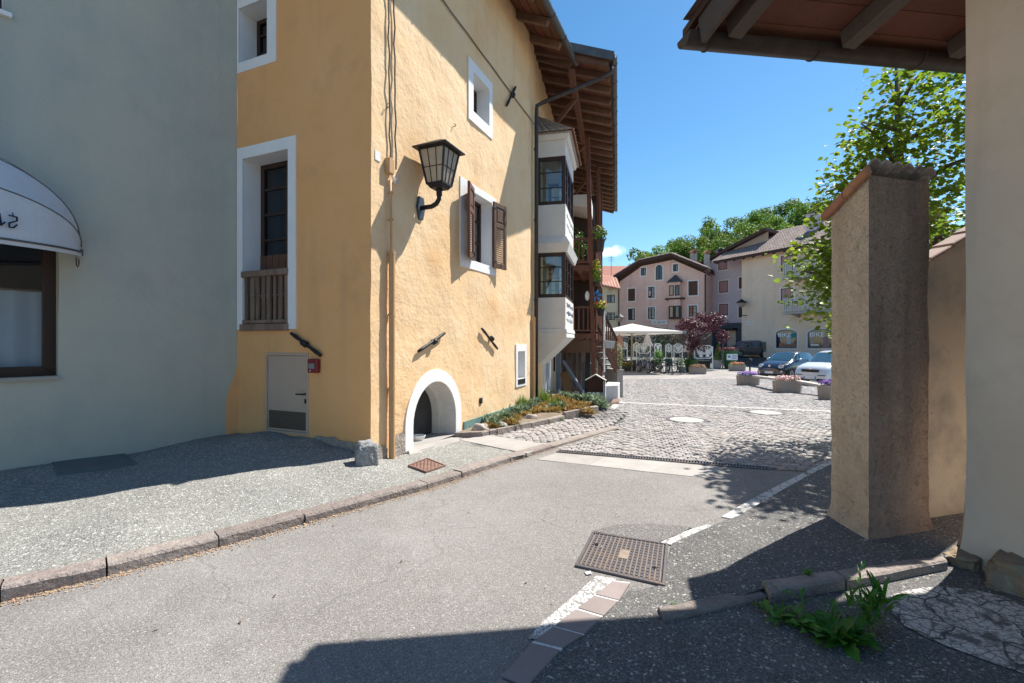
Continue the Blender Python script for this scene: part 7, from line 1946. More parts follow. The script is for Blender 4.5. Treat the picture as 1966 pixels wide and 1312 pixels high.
# lilac house
LW = Wall((20.75, 50.0), (3.2, -4.3), (-.5, -1))
lh = T('lilac_house', 'lilac plastered house with a dark blue base squeezed between the pink and the tan house', 'house', LW.p(2, -1.4))
le = LW.t_at(1445) + 1.5
lp_ = [LW.hit(1357, 507), LW.hit(1445, 459)]
zl_end = lp_[0][1] + (lp_[1][1] - lp_[0][1]) * (le - lp_[0][0]) / (lp_[1][0] - lp_[0][0])
tl_ = LW.t_at(1352)
wall_face(LW, [(tl_, 1.9), (le, 1.9), (le, zl_end), (tl_, lp_[0][1])], [], m_lilac, 'front_wall', lh, .8)
zb_ = LW.hit(1400, 623)[1]
mb = MB(); mb.wbox(LW, tl_, le, -1.8, 1.9, -.2, .05); mb.build('base_storey', m_slate_base, lh)
mb = MB(); mb.hexa([LW.p(tl_ - .3, lp_[0][1] - .1, .6), LW.p(le, zl_end - .1, .6), LW.p(le, zl_end - .1, -9), LW.p(tl_ - .3, lp_[0][1] - .1, -9), LW.p(tl_ - .3, lp_[0][1] + .2, .6), LW.p(le, zl_end + .2, .6), LW.p(le, zl_end + .2, -9), LW.p(tl_ - .3, lp_[0][1] + .2, -9)]); mb.build('roof', m_roof_dark, lh)
mb = MB(); a_, b_ = LW.hit(1392, 512), LW.hit(1445, 480); mb.add([LW.p(tl_ + .3, lp_[0][1] - .05, .012), LW.p(le, zl_end - .1, .012), LW.p(le, zl_end - 1.1, .012)], [(0, 1, 2)]); mb.build('buff_gable', m_lilac_top, lh, fix=False)
for (u0, v0, u1, v1) in ((1377, 497, 1399, 519), (1379, 538.5, 1400.5, 563.5), (1379, 582.5, 1400.5, 607.5)): far_win(LW, lh, u0, v0, u1, v1, 'pink', bars=0)
for (u0, v0, u1, v1) in ((1416.5, 531, 1432, 556), (1416, 587, 1432, 612)): far_win(LW, lh, u0, v0, u1, v1, 'shut')
mb = MB(); t_, z_ = LW.hit(1412, 633); mb.wbox(LW, LW.t_at(1391), LW.t_at(1416), z_ - .06, z_ + .12, .03, .9); mb.build('canopy', m_black, lh)
mb = MB(); mb.wbox(LW, LW.t_at(1397), LW.t_at(1413), -1.5, z_ - .1, .03, .08); mb.build('entrance', m_tan, lh)
pz_ = LW.p(LW.t_at(1371), LW.hit(1371, 499)[1] - .2, -1.0); chimney(lh, pz_, .6, .6, 1.0, m_conc_pale, m_black)
mb = MB(); mb.tube([LW.p(tl_ + .1, lp_[0][1], .1), LW.p(tl_ + .1, -1.4, .1)], .07, 8); mb.build('downpipe', m_gutter, lh)

# tan house with the bike shop
TW = Wall((22.05, 45.0), (.439, -.898), (-.9, -.4))
TL = 11.5
th_ = T('tan_house', 'tan rendered house with white balconies and two arched shop windows', 'house', TW.p(4, -1.4))
zt0 = TW.hit(1424, 498)[1]
wall_face(TW, [(0, -1.75), (TL, -1.75), (TL, zt0 + .1), (0, zt0 + .1)], [], m_tan, 'front_wall', th_, .8)
mb = MB(); mb.quad(TW.p(0, -1.7, 0), TW.p(0, -1.7, -9), TW.p(0, zt0, -9), TW.p(0, zt0, 0)); mb.add([TW.p(0, zt0, 0), TW.p(0, zt0, -9), TW.p(0, zt0 + 2.9, -4.6)], [(0, 1, 2)]); mb.build('gable_wall', m_tan, th_, fix=False)
ev = -2.63
qz = zt0 + .0
mb = MB(); mb.hexa([TW.p(ev, qz - .10, .75), TW.p(TL + 1, qz - .10, .75), TW.p(TL + 1, qz + 2.96, -5), TW.p(ev, qz + 2.96, -5), TW.p(ev, qz + .12, .75), TW.p(TL + 1, qz + .12, .75), TW.p(TL + 1, qz + 3.16, -5), TW.p(ev, qz + 3.16, -5)])
mb.hexa([TW.p(ev, qz + 2.96, -5), TW.p(TL + 1, qz + 2.96, -5), TW.p(TL + 1, qz - .1, -10.5), TW.p(ev, qz - .1, -10.5), TW.p(ev, qz + 3.16, -5), TW.p(TL + 1, qz + 3.16, -5), TW.p(TL + 1, qz + .12, -10.5), TW.p(ev, qz + .12, -10.5)])
tr_ = mb.build('roof', m_roof_dark, th_)
tile_field((TW.p(ev, qz + .14, .78), TW.p(TL + 1, qz + .14, .78), TW.p(TL + 1, qz + 3.2, -5), TW.p(ev, qz + 3.2, -5)), 62, 19, m_tile_brown, 'roof_tiles', tr_, r=.35)
mb = MB(); mb.beam(TW.p(ev - .06, qz + .10, .8), TW.p(ev - .06, qz + 3.2, -5), .10, .22); mb.build('verge', m_conc_pale, tr_)
for k in range(14):
    t = ev + .3 + k * 1.0; mb = MB(); mb.beam(TW.p(t, qz - .14, .7), TW.p(t, qz + .3, -.1), .12, .14); mb.build('rafter', m_roof_dark, tr_)
rz = lambda o_: qz + .15 + (.75 - o_) * 3.06 / 5.75
cbase = TW.p(TW.t_at(1502) + 1.0, rz(-3.0) - .3, -3.0); chimney(tr_ if False else th_, cbase, 1.0, .9, 1.45, m_lilac, m_black, .45)
sk = TW.t_at(1549) + .7
mb = MB(); mb.hexa([TW.p(sk, rz(-2.6) + .12, -2.6), TW.p(sk + 1.0, rz(-2.6) + .12, -2.6), TW.p(sk + 1.0, rz(-4.2) + .12, -4.2), TW.p(sk, rz(-4.2) + .12, -4.2), TW.p(sk, rz(-2.6) + .25, -2.6), TW.p(sk + 1.0, rz(-2.6) + .25, -2.6), TW.p(sk + 1.0, rz(-4.2) + .25, -4.2), TW.p(sk, rz(-4.2) + .25, -4.2)]); mb.build('skylight', m_gutter, th_)
mb = MB(); mb.quad(TW.p(sk + .12, rz(-2.75) + .26, -2.75), TW.p(sk + .88, rz(-2.75) + .26, -2.75), TW.p(sk + .88, rz(-4.05) + .26, -4.05), TW.p(sk + .12, rz(-4.05) + .26, -4.05)); mb.build('skylight_glass', m_glass_dark, th_, fix=False)
far_win(TW, th_, 1497, 490.5, 1525, 521, 'pink', bars=0); far_win(TW, th_, 1497, 552.5, 1526, 585, 'pink', bars=0)
far_win(TW, th_, 1487.5, 631, 1533, 672, 'grey', arch=.42, bars=0, sw=.12); far_win(TW, th_, 1548, 630, 1603, 672.5, 'grey', arch=.42, bars=0, sw=.12)
z3 = Vector((0, 0, 1))
m_wt = mk('white_letters', (.80, .80, .80), .6); m_teal_t = mk('teal_letters', (.02, .22, .22), .6)
for (u, v, s_, mt, body) in ((1506.5, 644, .48, m_wt, 'BIKE'), (1569, 643, .48, m_wt, 'BIKE')):
    t_, z_ = TW.hit(u, v); tm = text_mb(body, s_, frame_M(TW.p(t_, z_, .03), (TW.d.x, TW.d.y, 0), z3), .01, bold=.012, width=1.3); tm.build('shop_lettering', mt, th_, kind='stuff', fix=False)
t0_, z0_ = TW.hit(1516.5, 649); t1_, z1_ = TW.hit(1528.5, 639.5)
mb = MB(); mb.wbox(TW, t0_, t1_, z0_, z1_, .008, .018); mb.build('teal_poster', m_teal_t, th_)
for (u0, v0, u1, v1, mt) in ((1511, 645, 1518, 661, mk('pale_blue_shirt', (.45, .52, .62), .8)), (1496, 659, 1502, 668, mk('salmon_shirt', (.45, .16, .13), .8)), (1525, 661, 1531, 669, mk('brick_goods', (.42, .13, .08), .8)), (1497, 645, 1500, 655, m_conc_pale), (1557, 646, 1561, 661, m_conc_pale), (1580, 646, 1592, 668, mk('dusty_pink_goods', (.36, .20, .20), .8)), (1556, 661, 1572, 664, m_wt)):
    a = TW.hit(u0, v1); b = TW.hit(u1, v0); mb = MB(); mb.wbox(TW, a[0], b[0], a[1], b[1], .008, .016); mb.build('window_display', mt, th_, bevel=.004)
gr_ = TW.rect(1447.5, 656.5, 1471, 675.5)
m_vent = mk('vent_metal', (.20, .18, .155), .7)
for k in range(2):
    a = gr_[0] + (gr_[1] - gr_[0]) * (k * .53); b = a + (gr_[1] - gr_[0]) * .47; mb = MB(); mb.wbox(TW, a, b, gr_[2], gr_[3], .0, .02)
    for j in range(9):
        z_ = gr_[2] + (gr_[3] - gr_[2]) * (j + .5) / 9; mb.wbox(TW, a + .04, b - .04, z_ - .03, z_ + .02, .018, .04)
    mb.build('vent_grille', m_vent, th_)
sp_ = TW.rect(1431.5, 617, 1447, 623.5)
o_ = T('street_sign', 'small pale street name plate under the lamp on the tan house', 'sign', TW.p(sp_[0], sp_[2], .02))
mb = MB(); mb.wbox(TW, sp_[0], sp_[1], sp_[2], sp_[3], .02, .04); mb.build('plate', m_stucco_w, o_)
for zf in (.62, .22): bars_sign(TW, sp_[0] + .08, sp_[1] - .08, sp_[2] + (sp_[3] - sp_[2]) * zf, sp_[2] + (sp_[3] - sp_[2]) * (zf + .22), .04, m_conc, o_, 11, random.Random(int(zf * 100)))
# balconies
for (v0, v1) in ((508, 535), (575, 601)):
    t0_ = TW.t_at(1519); z1_ = TW.hit(1519, v0)[1]; z0_ = TW.hit(1519, v1)[1]; t1_ = t0_ + 5.6
    mb = MB(); mb.wbox(TW, t0_, t1_, z0_ - .16, z0_, 0, 1.15); b_ = mb.build('balcony', m_conc_pale, th_)
    for k in range(3): mb = MB(); t_ = t0_ + .6 + 2 * k; mb.hexa([TW.p(t_, z0_ - .45, 0), TW.p(t_ + .2, z0_ - .45, 0), TW.p(t_ + .2, z0_ - .45, -.01), TW.p(t_, z0_ - .45, -.01), TW.p(t_, z0_ - .16, .9), TW.p(t_ + .2, z0_ - .16, .9), TW.p(t_ + .2, z0_ - .16, -.01), TW.p(t_, z0_ - .16, -.01)]); mb.build('bracket', m_conc_pale, b_)
    mb = MB(); mb.wbox(TW, t0_, t1_, z1_ - .07, z1_, 1.07, 1.15); mb.wbox(TW, t0_, t1_, z0_ + .08, z0_ + .13, 1.08, 1.14); mb.build('top_rail', m_white_dull, b_)
    EW = Wall(TW.p(t0_, 0, 0).xy, TW.n, -TW.d)
    mb = MB(); mb.wbox(EW, 0, 1.15, z1_ - .07, z1_, -.06, .02); mb.build('end_rail', m_white_dull, b_)
    n = 34
    for k in range(n):
        t_ = t0_ + (t1_ - t0_) * (k + .5) / n; mb = MB(); mb.wbox(TW, t_ - .035, t_ + .035, z0_ + .08, z1_ - .06, 1.085, 1.13); mb.build('baluster', m_white_dull, b_)
    for k in range(8): mb = MB(); mb.wbox(EW, .08 + .135 * k, .08 + .135 * k + .06, z0_, z1_ - .06, -.04, 0); mb.build('baluster', m_white_dull, b_)
# street lamps on the far walls
def far_lamp(p, arm_dir, lab):
    o_ = T('wall_lamp', lab, 'lamp', p, 0, 'old round street lamps on far walls')
    mb = MB(); mb.tube([p, p + arm_dir * .75], .04, 6); mb.tube([p + arm_dir * .72 - Vector((0, 0, .12)), p + arm_dir * .72 + Vector((0, 0, .75))], .045, 6); mb.build('arm', m_black, o_)
    c_ = p + arm_dir * .72 + Vector((0, 0, .72)); mb = MB(); mb.lathe(c_, [(.08, 0), (.30, .22), (.36, .48)], 10); mb.build('globe', m_lampglass, o_, smooth=True)
    mb = MB(); mb.lathe(c_, [(.50, .46), (.46, .52), (.16, .72), (.05, .82)], 10); mb.build('cap', m_black, o_, smooth=True, auto=50)
tlm = TW.hit(1434, 606)
far_lamp(TW.p(.55, TW.hit(1436, 606)[1], 0), Vector((TW.n.x, TW.n.y, 0)), 'round street lamp with a dark cap on the corner of the tan house')

# cream house and the roofs behind it, left of the pink house
CW_ = Wall((8.2, 47.5), (2.6, -.35), (0, -1))
ce = CW_.t_at(1189.5)
chs = T('cream_house', 'narrow cream house with a striped terracotta roof left of the pink house', 'house', CW_.p(1, -1.4))
za, zb = CW_.hit(1150, 545)[1], CW_.hit(1188, 557)[1]
wall_face(CW_, [(-1.5, -1.7), (ce, -1.7), (ce, zb), (-1.5, za + .2)], [], m_cream, 'front_wall', chs, .8)
rq = [CW_.p(-1.6, za + .25, .5), CW_.p(ce + .05, zb - .05, .5), CW_.p(ce + .1, CW_.hit(1190, 531)[1] + .6, -5), CW_.p(-1.6, CW_.hit(1150, 529)[1] + .6, -5)]
mb = MB(); mb.hexa(rq + [q + Vector((0, 0, .14)) for q in rq]); cr_ = mb.build('roof', m_red_tile, chs)
mb = MB()
for k in range(14):
    f = (k + .5) / 14; a = rq[0].lerp(rq[1], f); b = rq[3].lerp(rq[2], f); mb.beam(a + Vector((0, 0, .17)), b + Vector((0, 0, .17)), .10, .08)
mb.build('roof_ridges', mk('pale_terracotta', (.52, .33, .25), .85), cr_, kind='stuff')
for (u0, v0, u1, v1) in ((1163, 564, 1183, 584), (1163, 598, 1183, 617), (1150, 566, 1158, 590)): far_win(CW_, chs, u0, v0, u1, v1, 'glass', sur=m_cream)
mb = MB(); mb.tube([CW_.p(ce - .1, zb, .12), CW_.p(ce - .1, -1.4, .12)], .06, 6); mb.build('downpipe', m_gutter, chs)
far_lamp(CW_.p(ce - .15, CW_.hit(1188, 633)[1], .0), Vector((0, -1, 0)), 'round street lamp between the cream and the pink house')
BR = Wall((9.0, 58.0), (1, 0), (0, -1))
br = T('brown_roof_house', 'far house with a broad reddish brown roof and an antenna behind the cream house', 'house', (11, 60, -1.3))
z1_ = BR.hit(1180, 513)[1]; z0_ = BR.hit(1180, 541)[1]
mb = MB(); mb.hexa([Vector((8.5, 58, z0_)), Vector((16.5, 58, z0_)), Vector((16.0, 64, z1_ + .9)), Vector((9.4, 64, z1_ + .9)), Vector((8.5, 58, z0_ + .2)), Vector((16.5, 58, z0_ + .2)), Vector((16.0, 64, z1_ + 1.1)), Vector((9.4, 64, z1_ + 1.1))]); mb.build('roof', m_red_tile, br)
mb = MB(); mb.box((12.3, 61.5, (z0_ - 1.3) / 2), (7.2, 6, z0_ + 1.3)); mb.build('wall', m_cream, br)
mb = MB(); pa = Vector((12.7, 60, z0_ + 1.0)); mb.tube([pa, pa + Vector((0, 0, 2.6))], .03, 5)
for k in range(3): mb.tube([pa + Vector((-.35, 0, 1.9 + .22 * k)), pa + Vector((.35, 0, 1.9 + .22 * k))], .02, 4)
mb.build('antenna', m_gutter, br)

# ------------------------------------------------------------------ wooded hill
def crest(x): return float(np.interp(x, [0, 12, 22, 34, 43, 54, 62, 90, 140], [0, 4, 8.0, 16.8, 20.5, 23.5, 25.0, 28, 29]))
def hz(x, y): return -1.4 + crest(x * 100 / max(y, 60)) * sstep(60, 112, y) + .02 * max(0, y - 112)
mb = MB(); xs_ = [-10 + 8 * k for k in range(22)]; ys_ = [60 + 7 * k for k in range(16)]
for j in range(len(ys_) - 1):
    for i in range(len(xs_) - 1): mb.quad(*[Vector((x, y, hz(x, y) + (-.3 if j == 0 and y == ys_[0] else 0))) for x, y in ((xs_[i], ys_[j]), (xs_[i + 1], ys_[j]), (xs_[i + 1], ys_[j + 1]), (xs_[i], ys_[j + 1]))])
mb.build('hill', mk('forest_floor', (.045, .075, .022), .95, [('n', .4, (.07, .10, .03), .4, .7, .8)]), kind='structure', fix=False)
def crown_mesh(seed, n, H, Rr, s_):
    rr_ = random.Random(seed); mb = MB(); cl = []
    for k in range(15):
        z = rr_.uniform(.26, .96); r_ = Rr * math.sin(math.pi * min(1, (z - .14) * 1.05)) ** .7 * rr_.uniform(.25, .85); a = rr_.uniform(0, 6.28)
        cl.append((Vector((math.cos(a) * r_, math.sin(a) * r_, z * H)), Rr * rr_.uniform(.28, .50)))
    for c_, r_ in cl: tuft(mb, c_, (r_, r_, r_ * .8), n // len(cl), s_, rr_, up=.5)
    return mb
def proto(name, mbs, mats):
    out = []
    for nm, mb, mt, kd_ in mbs:
        me = bpy.data.meshes.new(nm); me.from_pydata(mb.v, [], mb.f); me.materials.append(mt); out.append((nm, me, kd_))
    return out
protos = []
for s_ in range(6):
    H = 1.0; mb = MB(); mb.tube([(0, 0, -.08), (.01, 0, .3), (-.01, .01, .75)], [.022, .018, .008], 6)
    for k in range(5): a = k * 1.3 + s_; mb.tube([(0, 0, .3 + .08 * k), (math.cos(a) * .16, math.sin(a) * .16, .48 + .08 * k)], [.010, .004], 5)
    protos.append(proto('tree', [('crown', crown_mesh(s_ * 7 + 1, 2000, 1.0, .42, .058), m_leaf, 'stuff'), ('trunk', mb, m_bark, None)], None))
def plant_tree(pr_, loc, h, w, rz, lab, group, name='broadleaf_tree'):
    o_ = T(name, lab, 'tree', loc, rz, group); o_.scale = (w, w, h)
    for nm, me, kd_ in pr_:
        c_ = bpy.data.objects.new(nm, me); COL.objects.link(c_); c_.parent = o_
        if kd_: c_['kind'] = kd_
    return o_
rr = random.Random(99); placed = []
special = [(1240, 88, 11, 'rounded broadleaf tree on the hill directly above the left slope of the pink roof'), (1375, 106, 9.5, 'dark broadleaf tree sticking up from the wooded skyline above the lilac house'), (1520, 108, 9.5, 'broad tree on the highest part of the wooded skyline'), (1198, 86, 8.5, 'airy tree at the left end of the wooded hill')]
for u, y, h, lab in special:
    x = (u - CU) / F * y; plant_tree(protos[len(placed) % 6], (x, y, hz(x, y)), h, h * 1.0, rr.uniform(0, 6), lab, None); placed.append((x, y))
tries = 0
while len(placed) < 118 and tries < 5000:
    tries += 1; y = rr.uniform(68, 118); u = rr.uniform(1165, 1680); x = (u - CU) / F * y
    if min((x - a) ** 2 + (y - b) ** 2 for a, b in placed) < 3.1 ** 2: continue
    h = rr.uniform(6.0, 9.5)
    if u < 1200: h *= .8
    plant_tree(protos[rr.randrange(6)], (x, y, hz(x, y) - .2), h, h * rr.uniform(.85, 1.15), rr.uniform(0, 6.28), 'green broadleaf tree in the dense wood on the hill behind the houses', 'trees of the wood on the hill'); placed.append((x, y))
mbc = MB(); rc = random.Random(3)
for k in range(900):
    z = rc.uniform(.06, 1); r_ = .20 * (1 - z) ** .9 * rc.uniform(.4, 1) + .005; a = rc.uniform(0, 6.28); p = Vector((math.cos(a) * r_, math.sin(a) * r_, z)); d_ = Vector((math.cos(a), math.sin(a), -.5)).normalized(); sx = d_.cross(Vector((0, 0, 1))).normalized()
    mbc.add([p, p + d_ * .03 + sx * .014, p + d_ * .065, p + d_ * .03 - sx * .014], [(0, 1, 2, 3)])
mbt = MB(); mbt.tube([(0, 0, -.05), (0, 0, .95)], [.018, .003], 6)
pc = proto('conifer', [('crown', mbc, m_leaf_dark, 'stuff'), ('trunk', mbt, m_bark, None)], None)
x = (1299 - CU) / F * 74; plant_tree(pc, (x, 74, hz(x, 74)), 11.5, 13, 0, 'single dark spruce standing in front of the wood above the pink house', None, 'conifer_tree')
# ------------------------------------------------------------------ the square: terrace, tree, planters, bicycles, cars
def on(u, v): return gpt(u, v)
def onY(u, Y): x = (u - CU) / F * Y; return Vector((x, Y, zg(x, Y)))
# copper-leaved tree in a green tub
tb_ = onY(1328, 31.0); ct = T('copper_tree', 'small dark purple leaved tree in a green tub beside the terrace', 'tree', tb_)
mb = MB(); mb.tube([tb_, tb_ + Vector((-.05, 0, .9)), tb_ + Vector((.08, 0, 1.7)), tb_ + Vector((.0, 0, 2.6))], [.16, .13, .11, .04], 8)
for a, l, z in ((.3, 1.5, 1.5), (2.9, 1.5, 1.5), (1.5, 1.0, 1.6), (4.6, 1.0, 1.6), (.0, 1.2, 1.9), (3.4, 1.2, 1.9)):
    s_ = tb_ + Vector((.05, 0, z)); mb.tube([s_, s_ + Vector((math.cos(a) * l * .5, math.sin(a) * l * .5, .55)), s_ + Vector((math.cos(a) * l, math.sin(a) * l, 1.0))], [.07, .05, .015], 6)
mb.build('trunk', m_bark, ct, smooth=True)
mb = MB(); rr = random.Random(8); cz = tb_ + Vector((.28, 0, 2.75))
for k in range(34):
    a = rr.uniform(0, 6.28); r_ = 1.75 * math.sqrt(rr.random()); z = rr.uniform(-.35, .75) + .12 * r_; z -= .0
    c_ = cz + Vector((math.cos(a) * r_, math.sin(a) * r_ * .9, z * .75 + (.25 if r_ > 1.0 else 0))); q = rr.uniform(.30, .48); tuft(mb, c_, (q, q, q * .85), 120, .13, rr, up=.4)
for k in range(10):
    c_ = tb_ + Vector((rr.gauss(.05, .35), rr.gauss(0, .3), rr.uniform(1.55, 2.4))); tuft(mb, c_, (.35, .35, .3), 80, .13, rr)
mb.build('crown', m_leaf_purple, ct, kind='stuff', fix=False)
m_green_tub = mk('green_tub', (.02, .09, .03), .6); mb = MB(); mb.lathe(tb_ + Vector((-.10, -.2, 0)), [(.36, 0), (.42, .8), (.46, .82), (.40, .84)], 14); tuft(mb, tb_ + Vector((-.10, -.2, .7)), (.5, .45, .55), 400, .1, rr); mb.build('ivy_tub', mk('dark_ivy', (.025, .085, .015), .6, island=.4), ct, kind='stuff')
# smaller copper standard beside it and big green pot with red flowers
b_ = onY(1388, 33.5); st_ = T('copper_standard', 'ball shaped purple standard tree right of the copper tree', 'tree', b_)
mb = MB(); mb.tube([b_, b_ + Vector((0, 0, 2.0))], .04, 6); mb.build('stem', m_bark, st_)
mb = MB(); tuft(mb, b_ + Vector((0, 0, 2.35)), (.52, .52, .52), 500, .12, rr); mb.build('crown', m_leaf_purple, st_, kind='stuff', fix=False)
b_ = onY(1401, 34.5); bp_o = T('green_planter', 'tall tapered green planter with red flowers and a white notice on it', 'planter', b_)
mb = MB(); mb.lathe(b_, [(.36, 0), (.62, 1.25), (.66, 1.3), (.60, 1.3), (.56, 1.15)], 18); mb.build('pot', mk('dark_green_plastic', (.012, .11, .045), .45), bp_o, smooth=True, auto=40)
mb = MB(); tuft(mb, b_ + Vector((-.2, 0, 1.42)), (.9, .6, .18), 420, .11, rr); mb.build('red_flowers', mk('deep_red_leaves', (.20, .025, .03), .6, island=.4), bp_o, kind='stuff', fix=False)
mb = MB(); mb.box(b_ + Vector((-.08, -.56, .86)), (.78, .03, .44)); nt_ = mb.build('notice', m_white, bp_o)
mb = MB(); mb.box(b_ + Vector((-.30, -.585, .88)), (.16, .02, .16)); mb.build('blue_mark', m_blue, bp_o)
mb = MB()
for z in (.96, .86, .76): mb.box(b_ + Vector((.08, -.585, z)), (.34, .02, .035))
mb.build('printed_lines', m_blue, bp_o, kind='stuff')
# conifer in a stone pot, striped bollard, black post
b_ = on(1376, 707); o_ = T('potted_conifer', 'cone shaped light green conifer in a square stone pot', 'shrub', b_)
mb = MB(); mb.hexa([b_ + Vector((x * .24, y * .24, 0)) for x, y in ((-1, -1), (1, -1), (1, 1), (-1, 1))] + [b_ + Vector((x * .27, y * .27, .58)) for x, y in ((-1, -1), (1, -1), (1, 1), (-1, 1))]); mb.build('pot', m_conc_pale, o_, bevel=.02)
mb = MB()
for k in range(9): z = .62 + .15 * k; tuft(mb, b_ + Vector((.02 * k, 0, z)), (.32 * (1 - k / 10.5), .32 * (1 - k / 10.5), .12), 90, .10, rr)
mb.build('foliage', mk('bright_conifer', (.10, .17, .03), .6, island=.35, trans=.2), o_, kind='stuff', fix=False)
b_ = on(1387, 707); o_ = T('striped_bollard', 'slim red and white striped bollard beside the potted conifer', 'bollard', b_)
for k in range(5): mb = MB(); mb.tube([b_ + Vector((0, 0, .17 * k)), b_ + Vector((0, 0, .17 * (k + 1)))], .045, 8); mb.build('band', m_redbox if k % 2 == 0 else m_white, o_)
b_ = on(1440, 719); o_ = T('black_post', 'slim black post between two flower troughs by the parked dark blue car', 'post', b_)
mb = MB(); mb.tube([b_, b_ + Vector((-.03, 0, .95))], .05, 8); mb.build('shaft', m_black, o_)
mb = MB(); mb.tube([b_ + Vector((-.06, 0, .96)), b_ + Vector((.12, 0, .86))], .05, 8); mb.build('head', m_gutter_grey, o_)
# dark trough in front of the eagle screens
b_ = on(1349, 708); mb = MB(); mb.box(b_ + Vector((0, .2, .30)), (1.0 + .1, .5, .60)); mb.build('dark_trough', mk('anthracite_box', (.025, .028, .035), .6), None, 'anthracite trough below the eagle glass screen right of the copper tree', 'planter', bevel=.02)

# glass wind screens with white eagles
m_screen = glass_mat('screen_glass', (.70, .76, .76), .05, .05); m_sf = mk('white_screen_frame', (.75, .78, .78), .5)
def eagle(W, c_t, c_z, s, parent):
    mb = MB(); P = lambda x, y: W.p(c_t + x * s, c_z + y * s, .012); n3_ = Vector((W.n.x, W.n.y, 0)) * .012
    def sh(L): mb.prism([P(x, y) for x, y in L], n3_)
    sh([(-.10, -.25), (.10, -.25), (.13, .12), (0, .26), (-.13, .12)])
    sh([(-.05, .22), (.05, .22), (.04, .42), (-.03, .45), (-.13, .36)])
    for sg in (-1, 1):
        for k in range(4): y0 = .20 - .13 * k; sh([(sg * .12, y0 + .03), (sg * (.44 - .05 * k), y0 + .20 - .04 * k), (sg * (.46 - .05 * k), y0 + .08 - .05 * k), (sg * .12, y0 - .06)][::sg])
        sh([(sg * .04, -.24), (sg * .10, -.24), (sg * .20, -.44), (sg * .12, -.46)][::sg])
    sh([(-.06, -.24), (.06, -.24), (.10, -.50), (-.10, -.50)])
    return mb.build('eagle_print', m_sf, parent, kind='stuff')
def screen(u0, u1, vt, vb, Y0, Y1, lab, two=False):
    a, b = px(u0, vt, Y0), px(u1, vt, Y1); W = Wall(a.xy, (b - a).xy, (0, -1)); w_ = (b - a).xy.length; z1 = (CV - vt) / F * Y0; z0 = (CV - vb) / F * Y0
    o_ = T('glass_screen', lab, 'screen', Vector(((a.x + b.x) / 2, (a.y + b.y) / 2, zg(a.x, a.y))), 0, 'glass wind screens with white eagles round the terrace')
    e_ = .16; oct_ = lambda k: [(e_ + k, z0 + k), (w_ - e_ - k, z0 + k), (w_ - k, z0 + e_ + k), (w_ - k, z1 - e_ - k), (w_ - e_ - k, z1 - k), (e_ + k, z1 - k), (k, z1 - e_ - k), (k, z0 + e_ + k)]
    mb = MB(); ring(W, oct_(0), oct_(.045), -.02, .02, mb); mb.build('frame', m_sf, o_)
    mb = MB(); mb.add([W.p(t, z, 0) for t, z in oct_(.03)], [tuple(range(8))]); mb.build('glass', m_screen, o_, fix=False)
    zb_ = zg(a.x, a.y)
    for t in (.0, w_): mb = MB(); mb.wbox(W, t - .025, t + .025, zb_, z1 - .1, -.025, .025); mb.build('post', m_sf, o_)
    mb = MB(); mb.wbox(W, 0, w_, zb_, z0 - .05, -.02, .0); mb.build('lower_panel', m_screen, o_)
    for f in ((.36, .72) if two else (.5,)): eagle(W, w_ * f, (z0 + z1) / 2 + .02, min(.95, (z1 - z0) * .82), o_)
screen(1157, 1174, 656.5, 678, 33.5, 33.5, 'eagle glass screen at the far left end of the terrace behind the stairs')
screen(1174, 1192, 660, 681, 31.5, 31.5, 'eagle glass screen second from the left behind the rose bush')
screen(1193, 1204, 657, 671, 33.8, 34.2, 'small eagle glass screen left of the parasol pole')
screen(1216, 1228, 657.5, 676, 33.5, 33.5, 'narrow eagle glass screen just right of the parasol pole')
screen(1222, 1249, 660, 679, 31.2, 31.2, 'wide eagle glass screen above the bicycles')
screen(1257, 1269, 659.5, 676, 33.5, 34.0, 'eagle glass screen behind the small green shrub')
screen(1278, 1290, 660, 677, 33.0, 33.0, 'eagle glass screen above the green chairs, left one of the pair')
screen(1294, 1310, 660, 678, 33.0, 33.0, 'eagle glass screen above the green chairs, right one of the pair')
screen(1333, 1368, 663, 689, 31.6, 31.6, 'wide glass screen with two eagles right of the copper tree', two=True)
# low terrace base walls
mb = MB(); p0, p1 = onY(1195, 31.6), onY(1262, 31.6); mb.hexa([p0, p1, p1 + Vector((0, .15, 0)), p0 + Vector((0, .15, 0)), p0 + Vector((0, 0, .72)), p1 + Vector((0, 0, .72)), p1 + Vector((0, .15, .72)), p0 + Vector((0, .15, .72))]); mb.build('terrace_parapet', mk('dark_terrace_board', (.045, .06, .06), .6), None, 'low dark parapet of the terrace behind the bicycles', 'parapet')
